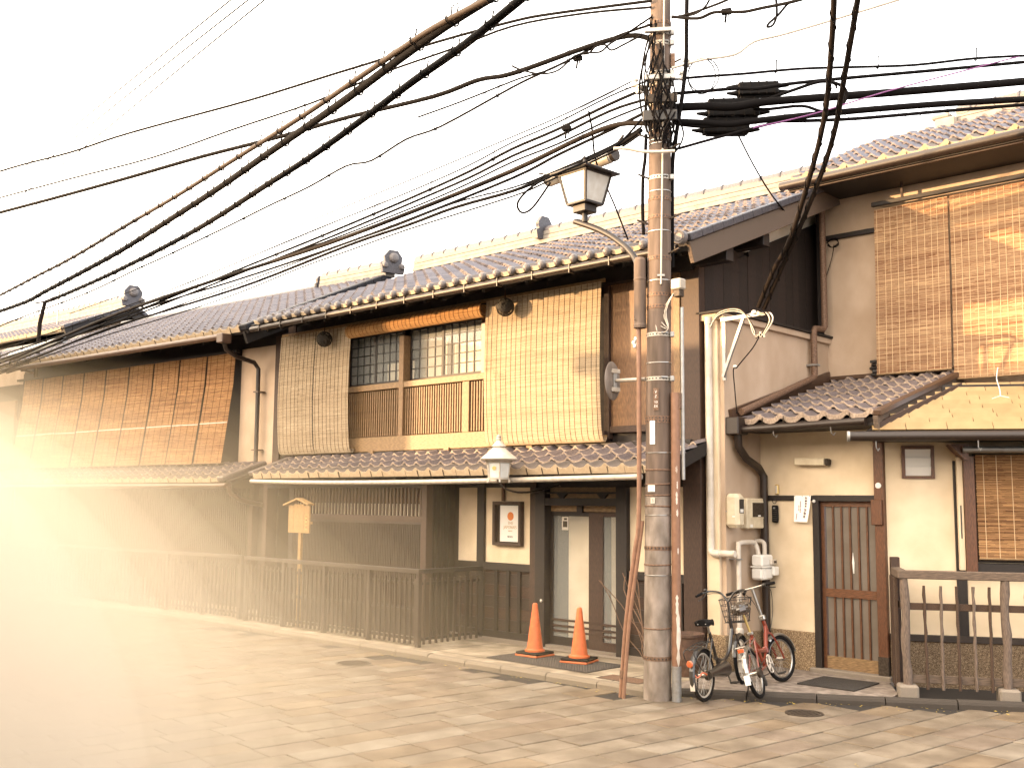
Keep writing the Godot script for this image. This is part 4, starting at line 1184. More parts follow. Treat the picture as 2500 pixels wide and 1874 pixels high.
# ---------- the angled wing and its rail fence ----------
func wing_and_fence() -> void:
	var h := thing("corner_wing", "angled front of the corner house with slate pent roof, louvred window and low reed screen", "house", wing * V(1.2, 0, -0.5))
	var w := wing
	part("front_wall", g(w).bx(0.02, 0.60, -0.15, 3.5, 2.98, 0.0), M.plaster, h)
	part("pebble_plinth", g(w).bx(0.02, 0.0, -0.15, 3.5, 0.53, 0.035, 0.008), M.pebble, h)
	part("plinth_rail", g(w).bx(0.02, 0.53, -0.1, 3.5, 0.605, 0.05, 0.005), M.fence_h, h)
	part("wall_post", g(w).bx(0.77, 0.605, -0.1, 0.885, 2.62, 0.02, 0.004), M.dark, h)
	part("window_box_side", g(w).bx(0.80, 1.36, 0.0, 0.86, 2.66, 0.10), M.plaster, h)
	part("window_box_slot", g(w).bx(0.822, 1.72, 0.1, 0.836, 2.10, 0.104), M.black, h)
	part("window_box_post", g(w).bx(0.865, 1.33, 0.02, 0.985, 2.67, 0.14, 0.005), M.red, h)
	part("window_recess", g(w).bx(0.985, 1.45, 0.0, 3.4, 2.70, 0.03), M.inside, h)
	part("window_sill", g(w).bx(0.99, 1.33, 0.0, 3.4, 1.44, 0.10), M.dark_h, h)
	# louvred little window
	var fr := part("louvre_window", g(w).bx(0.205, 2.41, -0.02, 0.245, 2.795, 0.03).bx(0.53, 2.41, -0.02, 0.57, 2.795, 0.03).bx(0.245, 2.41, -0.02, 0.53, 2.44, 0.028).bx(0.245, 2.755, -0.02, 0.53, 2.795, 0.035), M.red, h)
	for i in 3: part("pane", g(w * Transform3D(Basis(Vector3.RIGHT, 0.25), V(0.245, 2.445 + i * 0.104, 0.006))).bx(0, 0, -0.004, 0.285, 0.108, 0.0), M.frost, fr)
	# hood over the reed screen
	part("hood", g(w).bx(0.83, 2.72, 0.0, 3.4, 2.76, 0.34, 0.008), M.iron, h)
	part("hood_lip", g(w).tube([V(0.83, 2.735, 0.34), V(3.4, 2.735, 0.34)], 0.035, 8), M.galv, h)
	part("hood_bracket", g(w).prism([Vector2(0.70, 2.80), Vector2(0.86, 2.62), Vector2(0.90, 2.62), Vector2(0.90, 2.80)], 0.0, 0.3), M.red, h)
	# slate pent roof
	var s := Basis(Vector3.RIGHT, atan(0.72))
	var rf := w * Transform3D(s, V(-0.12, 2.95, 0.68))
	part("slate_deck", g(rf * Transform3D(Basis(Vector3.RIGHT, -PI / 2), Vector3.ZERO)).prism([Vector2(-0.12, 0), Vector2(3.6, 0), Vector2(3.6, 0.98), Vector2(1.0, 0.98)], -0.05, -0.012), M.dark_h, h)
	var row := 0.098
	for j in 10:
		var x := -0.05 - rg.randf() * 0.3
		while x < 3.2:
			var l := rg.randf_range(0.40, 0.5)
			# cut by the sloping valley beside the tiled lean-to
			var cut := -0.06 + j * row * 1.13
			if x + l > cut + 0.06:
				part("slate", g(rf).bc(V((maxf(x, cut) + x + l) / 2, 0.010 + rg.randf_range(0, 0.001), -row * (j + 0.5)), V(x + l - maxf(x, cut) - 0.007, 0.012, row + 0.03), Basis(Vector3.RIGHT, 0.13)), M.slate[rg.randi() % 4], h)
			x += l
	part("valley_board", g(w).bar(V(-0.10, 2.98, 0.66), V(0.92, 3.50, -0.1), 0.05, 0.10), M.brown_h, h)
	part("top_moulding", g(w).bx(0.7, 3.46, -0.16, 3.4, 3.52, -0.04), M.dark_h, h)
	part("slate_gutter", g(w).tube([V(-0.43, 2.865, 0.78), V(3.4, 2.87, 0.78)], 0.055, 12), M.copper, h)
	part("slate_fascia", g(w).bx(-0.35, 2.86, 0.62, 3.4, 2.93, 0.69), M.dark_h, h)
	part("slate_soffit", g(w).bx(-0.1, 2.84, 0.0, 3.4, 2.86, 0.66), M.dark_h, h)
	part("gutter_end", g(w).tube([V(-0.46, 2.865, 0.78), V(-0.43, 2.865, 0.78)], 0.062, 12), M.galv, h)
	for x in [-0.15, 0.92]: part("gutter_hook", g(w).tube([V(x, 2.82, 0.78), V(x, 2.74, 0.78), V(x + 0.02, 2.70, 0.77), V(x + 0.035, 2.73, 0.76)], 0.006, 5), M.galv, h)
	# --- rail fence of weathered posts on granite blocks
	var f := thing("rail_fence", "rustic weathered rail fence of bamboo like pickets on granite blocks", "fence", w * V(0.8, 0, 0.9))
	var o := 0.9
	part("top_rail", g(w).bx(0.02, 1.30, o - 0.05, 2.9, 1.39, o + 0.05, 0.008), M.grey_wood_h, f)
	part("top_rail", g(w).bx(0.02, 1.30, 0.18, 0.12, 1.39, o - 0.05, 0.008), M.grey_wood_h, f)
	part("mid_rail", g(w).bx(0.1, 0.965, o - 0.035, 2.9, 1.04, o - 0.01, 0.004), M.bark, f)
	part("low_rail", g(w).bx(0.1, 0.19, o - 0.035, 2.9, 0.275, o - 0.01, 0.004), M.grey_wood_h, f)
	part("mid_rail", g(w).bx(0.05, 0.965, 0.15, 0.08, 1.04, o - 0.05), M.bark, f)
	part("wall_post", g(w).bx(0.02, 0.08, 0.16, 0.12, 1.50, 0.28, 0.006), M.brown, f)
	part("side_board", g(w).bx(0.0, 0.1, 0.28, 0.03, 1.3, 0.42), M.bark, f)
	part("side_board", g(w).bx(0.0, 0.1, 0.44, 0.03, 1.3, 0.58), M.brown, f)
	part("side_board", g(w).bx(0.0, 0.1, 0.60, 0.03, 1.3, 0.78), M.bark, f)
	var i := 0
	for u in [0.09, 1.10, 2.1]:
		var p := []
		var r := []
		for k in 9:
			p.append(w * V(u + 0.008 * sin(k * 1.3 + u * 9), 0.17 + k * 0.142, o + 0.006 * cos(k * 1.7)))
			r.append(0.046 + 0.006 * sin(k * 2.1 + u * 5))
		part("fence_post", g().tube(p, r, 9), M.grey_wood, f)
		part("granite_block", g(w).bx(u - 0.105, -0.03, o - 0.11, u + 0.105, 0.175, o + 0.11, 0.02), M.granite, f)
	for u in [0.29, 0.455, 0.62, 0.785, 0.945, 1.30, 1.47, 1.64, 1.80, 1.96]:
		var p := []
		var r := []
		for k in 12:
			p.append(w * V(u + 0.012 * (k - 6) / 6.0 * sin(u * 20) + 0.004 * sin(k * 2.3), 0.13 + k * 0.1, o + 0.018))
			r.append(0.0165 + 0.003 * sin(k * 3.1 + u * 30))
		part("picket", g().tube(p, r, 7), M.bark if int(u * 100) % 3 else M.grey_wood, f)

# ---------- unseen houses and wall across the street, added and sized to cast shade ----------
func opposite() -> void:
	for q in [["unseen tall dark townhouse added across the street to the west for its shade", -60.0, -29.6, 8.2], ["unseen low wall added across the street, its height set by the shade line", -29.6, -20.4, 4.0], ["unseen townhouse added across the street at the corner for its shade", -20.4, 6.0, 5.3]]:
		var h := thing("townhouse" if q[3] > 4.5 else "added_shade_wall", q[0], "house" if q[3] > 4.5 else "wall", V((q[1] + q[2]) / 2, 0, 12))
		var deep := 6.0 if q[3] > 4.5 else 0.4
		part("wall", g().bx(q[1] + 0.1, 0, 11.2, q[2] - 0.1, q[3] - 0.3, 11.2 + deep), M.plaster_b if q[3] < 4.5 else M.board, h)
		part("roof", g(Transform3D(Basis(Vector3.RIGHT, PI / 2) * Basis(Vector3.FORWARD, 0), Vector3.ZERO)).bx(q[1], 10.9, -q[3] , q[2], 11.5 + deep, -(q[3] - 0.3)), M.tile_plain, h)

# ---------- the utility pole and what is strapped to it ----------
const CAMD := Vector3(0.585, 0, 0.811)   # from the pole towards the middle of the street
const RT := Vector3(0.811, 0, -0.585)

func pole_at(y: float) -> Vector3: return V(lerpf(-6.857, -6.752, y / 7.85), y, -0.505)
func pole_r(y: float) -> float: return lerpf(0.149, 0.117, y / 7.85)
func on_pole(y: float, deg: float, out := 0.0) -> Vector3:
	var a := deg_to_rad(deg)
	return pole_at(y) + (CAMD * cos(a) + RT * sin(a)) * (pole_r(y) + out)

func pole_band(parent: Node, y: float, kind: int) -> void:
	var p := pole_at(y)
	var r := pole_r(y)
	if kind == 0:
		part("wire_band", g().lathe([Vector2(r + 0.003, -0.006), Vector2(r + 0.006, -0.003), Vector2(r + 0.006, 0.003), Vector2(r + 0.003, 0.006)], Transform3D(Basis(V(1, 0, 0.3).normalized(), 0.02), p), 20), M.steel, parent)
	elif kind == 2:
		part("wire_wrap", g().lathe([Vector2(r, -0.010), Vector2(r + 0.009, -0.004), Vector2(r + 0.009, 0.004), Vector2(r, 0.010)], Transform3D(Basis(V(1, 0, 0.3).normalized(), 0.05 * sin(y * 9)), p), 20), M.rust, parent)
	else:
		var m: Material = M.pale_metal if kind == 3 else M.rust
		var b := part("strap", g().lathe([Vector2(r, -0.022), Vector2(r + 0.005, -0.022), Vector2(r + 0.005, 0.022), Vector2(r, 0.022)], Transform3D(Basis.IDENTITY, p), 24), m, parent)
		var holes := g()
		for k in 22:
			var a := TAU * k / 22
			var d := V(cos(a), 0, sin(a))
			holes.bc(p + d * (r + 0.0055), V(0.016, 0.016, 0.002), Basis(V(d.z, 0, -d.x), Vector3.UP, d))
		part("slots", holes, M.black, b, "", "stuff")
		if kind == 3:
			var q := g()
			var o := on_pole(y, 62, 0.03)
			q.bc(o, V(0.05, 0.06, 0.05), Basis(Vector3.UP, 0.6), 0.008)
			q.tube([on_pole(y + 0.012, 10, 0.012), on_pole(y + 0.012, 40, 0.016)], 0.012, 6)
			part("buckle", q, M.galv, b)

func pole() -> void:
	var h := thing("utility_pole", "brown concrete utility pole hung with cables at the street corner", "utility pole", V(-6.857, 0, -0.505))
	var b := g()
	var prof := []
	for i in 13:
		var y := 0.02 + (8.6 - 0.02) * i / 12.0
		prof.append(V(0, 0, 0) + pole_at(y))
	var rr := []
	for q in prof: rr.append(pole_r(q.y))
	part("shaft", b.tube(prof.slice(3), rr.slice(3), 32), M.concrete, h)
	# the worn pale foot of the shaft
	part("worn_foot", g().tube([pole_at(0.0), pole_at(1.1), pole_at(2.168)], [0.1495, 0.1455, 0.1412], 32), M.concrete_p, h)
	for q in [[7.55, 1], [7.42, 3], [7.30, 3], [6.95, 3], [6.82, 3], [6.72, 1], [6.60, 3], [6.48, 1], [6.284, 0], [6.246, 1], [6.168, 0], [6.125, 0], [5.732, 3], [5.578, 0], [5.49, 1], [5.281, 1], [5.12, 0], [4.811, 1], [4.558, 0], [4.398, 1], [4.261, 1], [3.948, 3], [3.636, 0], [3.456, 3], [3.023, 1], [2.99, 1], [2.643, 0], [2.454, 2], [2.30, 2], [2.18, 2], [2.06, 2], [1.965, 0], [1.609, 1], [1.431, 2], [1.32, 0], [0.756, 2], [0.44, 1]]:
		pole_band(h, q[0], q[1])
	# step bolts
	for q in [[7.05, 70], [6.05, 60], [5.72, -70], [5.25, 65], [5.2, -75], [4.85, 55], [6.2, -80]]:
		part("step_bolt", g().tube([on_pole(q[0], q[1], -0.03), on_pole(q[0] + 0.05, q[1], 0.13)], 0.011, 6), M.iron, h)
	# thin grey conduit up the face of the shaft
	part("conduit", g().tube([on_pole(4.5, 8, 0.012), on_pole(5.2, 10, 0.014), on_pole(6.2, 14, 0.014), on_pole(7.0, 16, 0.014), on_pole(7.8, 18, 0.014)], 0.011, 8), M.pale_metal, h)
	part("conduit_clip", g().bc(on_pole(4.6, 8, 0.01), V(0.08, 0.02, 0.03), Basis(Vector3.UP, 0.62)), M.galv, h)
	# fuse box, brackets and knobs near the cables
	part("cable_bracket", g().bc(on_pole(7.42, -10, 0.04), V(0.30, 0.05, 0.05), Basis(Vector3.UP, 0.62), 0.006), M.galv, h)
	part("cable_bracket", g().bc(on_pole(6.87, 0, 0.03), V(0.34, 0.06, 0.05), Basis(Vector3.UP, 0.62), 0.006), M.galv, h)
	part("cable_bracket", g().bc(on_pole(6.62, 5, 0.03), V(0.36, 0.10, 0.05), Basis(Vector3.UP, 0.62), 0.006), M.iron, h)
	part("cable_bracket", g().bc(on_pole(6.42, 0, 0.03), V(0.38, 0.12, 0.06), Basis(Vector3.UP, 0.62), 0.006), M.black, h)
	part("dark_plate", g().bc(on_pole(7.1, 72, 0.03), V(0.05, 0.16, 0.05), Basis(Vector3.UP, 0.62), 0.004), M.rust, h)
	for q in [V(-6.53, 7.09, -0.69), V(-6.57, 6.94, -0.67), V(-6.97, 6.86, -0.30), V(-6.94, 6.78, -0.34)]:
		var k := part("insulator", g().lathe([Vector2(0.0, -0.045), Vector2(0.035, -0.045), Vector2(0.04, -0.025), Vector2(0.022, -0.012), Vector2(0.022, 0.008), Vector2(0.042, 0.02), Vector2(0.036, 0.045), Vector2(0.0, 0.05)], Transform3D(Basis.IDENTITY, q), 14), M.white, h)
		part("strap_arm", g().bar(pole_at(q.y - 0.05), q + V(0, -0.03, 0), 0.025, 0.008), M.galv, k)
	# spare loops of cable
	for k in 2:
		var ring := []
		for i in 25:
			var a := TAU * i / 24.0
			ring.append(V(-6.40, 6.93, -0.80) + RT * (0.155 + 0.02 * k) * cos(a) + Vector3.UP * (0.21 - 0.01 * k) * sin(a) + CAMD * 0.03 * k + RT * 0.02 * k)
		part("cable_coil", g().tube(ring, 0.007, 6, false), M.cable, h)
	# tangle of jumper cables down the face
	for k in 26:
		var p := []
		var y0 := 7.6 - k * 0.045
		for i in 8:
			var t := i / 7.0
			p.append(on_pole(lerpf(y0, 6.3 - 0.012 * k, t), -60 + k * 5 + 35 * sin(t * 3.0 + k), 0.02 + 0.14 * sin(t * PI) * (0.2 + 0.8 * fmod(k * 0.37, 1.0))))
		part("jumper_cable", g().tube(smooth(p, 3), 0.007 + 0.005 * fmod(k * 0.41, 1.0), 6), M.cable, h)
	# tags
	part("white_tag", g().bc(on_pole(2.86, -27, 0.008), V(0.062, 0.255, 0.004), Basis(Vector3.UP, 0.14)), M.white, h)
	var t := part("number_tag", g().bc(on_pole(3.225, -12, 0.008), V(0.058, 0.245, 0.004), Basis(Vector3.UP, 0.40)), M.rust, h)
	var tf := Transform3D(Basis(Vector3.UP, 0.40), on_pole(3.225, -12, 0.012))
	words("V\nZ", 0.042, tf * Transform3D(Basis.IDENTITY, V(0.0, 0.055, 0)), M.white, t)
	words("10\nE4", 0.038, tf * Transform3D(Basis.IDENTITY, V(0.0, -0.055, 0)), M.white, t)
	var t2 := part("small_tag", g().bc(on_pole(2.252, -30, 0.008), V(0.085, 0.072, 0.004), Basis(Vector3.UP, 0.10)), M.white, h)
	part("tag_print", g().bc(on_pole(2.228, -28, 0.0115), V(0.055, 0.009, 0.002), Basis(Vector3.UP, 0.10)), M.meter, t2)
	var t3 := part("number_sticker", g().bc(on_pole(2.122, -24, 0.006), V(0.048, 0.06, 0.002), Basis(Vector3.UP, 0.19)), M.pvc, h)
	words("3", 0.048, Transform3D(Basis(Vector3.UP, 0.19), on_pole(2.122, -24, 0.009)), M.print_dark, t3)
	# sleeve, arm and lantern of the street lamp
	var l := thing("street_lamp", "black four sided lantern with white panes on a curved arm of the utility pole", "street lamp", V(-6.97, 4.04, -0.40))
	var sc := V(-6.955, 0, -0.36)
	part("sleeve", g().lathe([Vector2(0, 4.03), Vector2(0.072, 4.03), Vector2(0.074, 4.06), Vector2(0.067, 4.08), Vector2(0.067, 4.56), Vector2(0.072, 4.58), Vector2(0.067, 4.60), Vector2(0.066, 4.80), Vector2(0.05, 4.83), Vector2(0, 4.83)], Transform3D(Basis.IDENTITY, sc), 20), M.concrete, l)
	part("hatch", g().bc(sc + V(0.0, 4.33, 0.062), V(0.062, 0.44, 0.014), Basis(Vector3.UP, 0.3), 0.004), M.concrete, l)
	part("arm", g().tube(smooth([sc + V(-0.0, 4.70, 0.03), V(-7.03, 4.83, -0.38), V(-7.14, 4.96, -0.39), V(-7.226, 5.035, -0.4), V(-7.40, 5.165, -0.4), V(-7.62, 5.29, -0.4), V(-7.94, 5.435, -0.4)], 4), 0.036, 12), M.bronze, l)
	var lf := Transform3D(Basis(Vector3.UP, deg_to_rad(-4)), V(-7.79, 0, -0.40))
	part("neck", g(lf).lathe([Vector2(0.036, 5.40), Vector2(0.036, 5.50), Vector2(0.05, 5.52)], Transform3D.IDENTITY, 14), M.bronze, l)
	part("base_box", g(lf).bx(-0.105, 5.505, -0.105, 0.105, 5.595, 0.105, 0.008), M.bronze, l)
	var y0 := 5.595; var y1 := 5.97
	var w0 := 0.15; var w1 := 0.218
	var fr := g(lf)
	fr.bx(-w0 - 0.01, y0, -w0 - 0.01, w0 + 0.01, y0 + 0.03, w0 + 0.01, 0.004)
	for sx in [-1, 1]:
		for sz in [-1, 1]:
			fr.bar(V(sx * w0, y0 + 0.02, sz * w0), V(sx * w1, y1, sz * w1), 0.026, 0.026, V(0.3, 0, 1))
	for k in 4:
		var kb := Basis(Vector3.UP, PI / 2 * k)
		fr.bar(kb * V(-w1, y1 - 0.01, w1), kb * V(w1, y1 - 0.01, w1), 0.024, 0.03)
	part("frame", fr, M.bronze, l)
	for k in 4:
		var kb := Basis(Vector3.UP, PI / 2 * k)
		var pn := g(lf)
		pn.quad(kb * V(-w0 + 0.01, y0 + 0.028, w0 - 0.004), kb * V(w0 - 0.01, y0 + 0.028, w0 - 0.004), kb * V(w1 - 0.01, y1 - 0.02, w1 - 0.004), kb * V(-w1 + 0.01, y1 - 0.02, w1 - 0.004))
		part("pane", pn, M.lamp_glass, l)
	var rf := g(lf)
	var e := 0.30
	rf.bx(-e, y1, -e, e, y1 + 0.022, e, 0.004)
	for k in 4:
		var kb := Basis(Vector3.UP, PI / 2 * k)
		rf.tri(kb * V(-e, y1 + 0.02, e), kb * V(e, y1 + 0.02, e), V(0, y1 + 0.17, 0))
	part("roof", rf, M.bronze, l)
	part("finial", g(lf).lathe([Vector2(0.03, y1 + 0.15), Vector2(0.02, y1 + 0.19), Vector2(0.03, y1 + 0.21), Vector2(0.0, y1 + 0.24)], Transform3D.IDENTITY, 8), M.bronze, l)
	# long pale tube housing slung on the cables behind the lantern
	var s := thing("slung_tube_lamp", "long white tube lamp slung from the cables just behind the black lantern", "street lamp", V(-8.3, 6.28, -0.9))
	var a := V(-8.80, 6.25, -0.9); var c := V(-7.77, 6.345, -0.9)
	part("housing", g().tube([a, c], 0.088, 16), M.white, s)
	part("lens", g().tube([a + V(0.02, -0.035, 0.015), c + V(-0.02, -0.035, 0.015)], 0.075, 14), M.pale_metal, s)
	part("end_cap", g().tube([c, c + V(0.05, 0.005, 0)], 0.093, 16), M.iron, s)
	part("end_cap", g().tube([a, a - V(0.04, 0.004, 0)], 0.093, 16), M.galv, s)
	part("hanger", g().bar(c + V(0.0, 0.05, 0), c + V(0.25, 0.16, 0.1), 0.02, 0.02), M.iron, s)
	part("hanger", g().bar(a + V(0, 0.05, 0), a + V(-0.15, 0.1, 0.05), 0.02, 0.02), M.iron, s)
	# round mirror, seen from its back
	var m := thing("traffic_mirror", "round street mirror seen from behind, strapped to the utility pole", "traffic mirror", V(-7.37, 3.47, -0.40))
	var mn := V(0.915, 0, -0.25).normalized()
	var mf := Transform3D(Basis(V(-mn.z, 0, mn.x), mn, Vector3.UP), V(-7.385, 3.472, -0.40))
	part("disc", g(mf).lathe([Vector2(0.0, -0.03), Vector2(0.12, -0.022), Vector2(0.215, 0.0), Vector2(0.222, 0.004), Vector2(0.215, 0.010), Vector2(0.18, 0.016), Vector2(0.0, 0.02)], Transform3D.IDENTITY, 36), M.concrete_p, m)
	part("back_bar", g().bc(V(-7.35, 3.475, -0.41), V(0.03, 0.24, 0.05), Basis(Vector3.UP, -0.25), 0.004), M.galv, m)
	for y in [3.37, 3.58]: part("clamp", g().bc(V(-7.345, y, -0.41), V(0.04, 0.05, 0.12), Basis(Vector3.UP, -0.25), 0.006), M.pale_metal, m)
	part("arm", g().tube([V(-7.33, 3.472, -0.41), V(-6.93, 3.462, -0.42)], 0.022, 8), M.pale_metal, m)
	# pipe running up the left of the pole, and a second leaning one
	var p1 := thing("brown_conduit", "thin brown conduit rising along the left of the utility pole, splayed at its foot", "conduit", V(-7.19, 0, -0.31))
	part("pipe", g().tube(smooth([V(-7.19, 0.0, -0.30), V(-7.13, 0.8, -0.32), V(-7.035, 1.55, -0.35), V(-6.985, 1.9, -0.36), V(-6.975, 3.0, -0.36), V(-6.975, 4.04, -0.36)], 3), 0.026, 10), M.pipe_brown, p1)
	part("second_pipe", g().tube(smooth([V(-7.13, 0.0, -0.27), V(-7.08, 0.8, -0.31), V(-7.0, 1.5, -0.36), V(-6.955, 1.9, -0.385)], 3), 0.022, 10), M.pipe_brown, p1)
	part("coupling", g().tube([V(-7.175, 0.2, -0.305), V(-7.168, 0.29, -0.307)], 0.033, 10), M.rust, p1)
	# pole with peeling paint on the right
	var p2 := thing("peeling_pole", "brown steel post with peeling white patches right beside the utility pole", "post", V(-6.628, 0, -0.543))
	part("post", g().tube([V(-6.628, 0.36, -0.543), V(-6.62, 3.3, -0.545)], 0.050, 16), M.pipe_brown, p2)
	part("bare_foot", g().tube([V(-6.63, 0.0, -0.543), V(-6.628, 0.37, -0.543)], 0.0515, 16), M.galv, p2)
	for q in [[0.37, 0.95, 20, 26], [0.9, 1.12, 8, 20], [0.6, 0.78, 42, 14], [1.95, 2.03, 20, 16], [2.08, 2.22, 14, 14], [2.25, 2.33, 24, 12], [2.42, 2.50, 16, 14], [1.55, 1.62, 26, 10], [2.62, 2.64, 20, 8]]:
		var o := g()
		var n := 7
		for i in n:
			var ya: float = lerpf(q[0], q[1], i / float(n)); var yb: float = lerpf(q[0], q[1], (i + 1) / float(n))
			var wa: float = q[3] * (0.35 + 0.65 * absf(sin(i * 1.9 + q[0] * 7))) * (0.2 if i == 0 else 1.0); var wb: float = q[3] * (0.35 + 0.65 * absf(sin((i + 1) * 1.9 + q[0] * 7))) * (0.2 if i == n - 1 else 1.0)
			for k in 3:
				var f := func(yy: float, ww: float, kk: float) -> Vector3:
					var an := deg_to_rad(q[2] + ww * (kk / 3.0 * 2.0 - 1.0))
					return V(-6.626, yy, -0.5435) + (CAMD * cos(an) + RT * sin(an)) * 0.0518
				o.quad(f.call(ya, wa, k), f.call(ya, wa, k + 1), f.call(yb, wb, k + 1), f.call(yb, wb, k))
		part("paint_patch", o, M.pvc, p2)
	part("galvanized_pipe", g().tube([V(-6.56, 2.35, -0.60), V(-6.56, 2.6, -0.60), V(-6.56, 4.25, -0.60)], 0.021, 10), M.galv, p2)
	part("bracket_box", g().bx(-6.66, 3.12, -0.62, -6.56, 3.30, -0.54, 0.006), M.rust, p2)
	part("junction_box", g().bx(-6.63, 4.44, -0.60, -6.50, 4.56, -0.48, 0.012), M.pale_metal, p2)
	part("junction_box_base", g().bx(-6.61, 4.36, -0.59, -6.52, 4.44, -0.50, 0.006), M.iron, p2)
	for k in 3: part("sagging_wire", g().tube(smooth([V(-6.6, 4.4, -0.5), V(-6.66 - 0.02 * k, 4.2, -0.44), V(-6.63, 4.0, -0.44), V(-6.72 - 0.03 * k, 3.95 + 0.1 * k, -0.40), V(-6.74, 3.98, -0.38)], 3), 0.006, 5), M.pale_metal, p2)
	# a scrap of white cloth tied to the pipe
	var cl := thing("cloth_scrap", "scrap of white cloth tied to the conduit beside the utility pole", "cloth", V(-7.02, 3.86, -0.36))
	var q := g()
	for i in 5: q.ball(V(-7.02 + 0.018 * sin(i * 2.2), 3.86 + 0.02 * i - 0.03, -0.36 + 0.015 * cos(i * 3)), V(0.022, 0.028 + 0.006 * (i % 2), 0.018), 8)
	part("cloth", q, M.white, cl)

func smooth(p: Array, k: int) -> Array:
	var o := []
	for i in p.size() - 1:
		var a: Vector3 = p[maxi(i - 1, 0)]; var b: Vector3 = p[i]; var c: Vector3 = p[i + 1]; var d: Vector3 = p[mini(i + 2, p.size() - 1)]
		for j in k:
			o.append(b.cubic_interpolate(c, a, d, j / float(k)))
	o.append(p[-1])
	return o

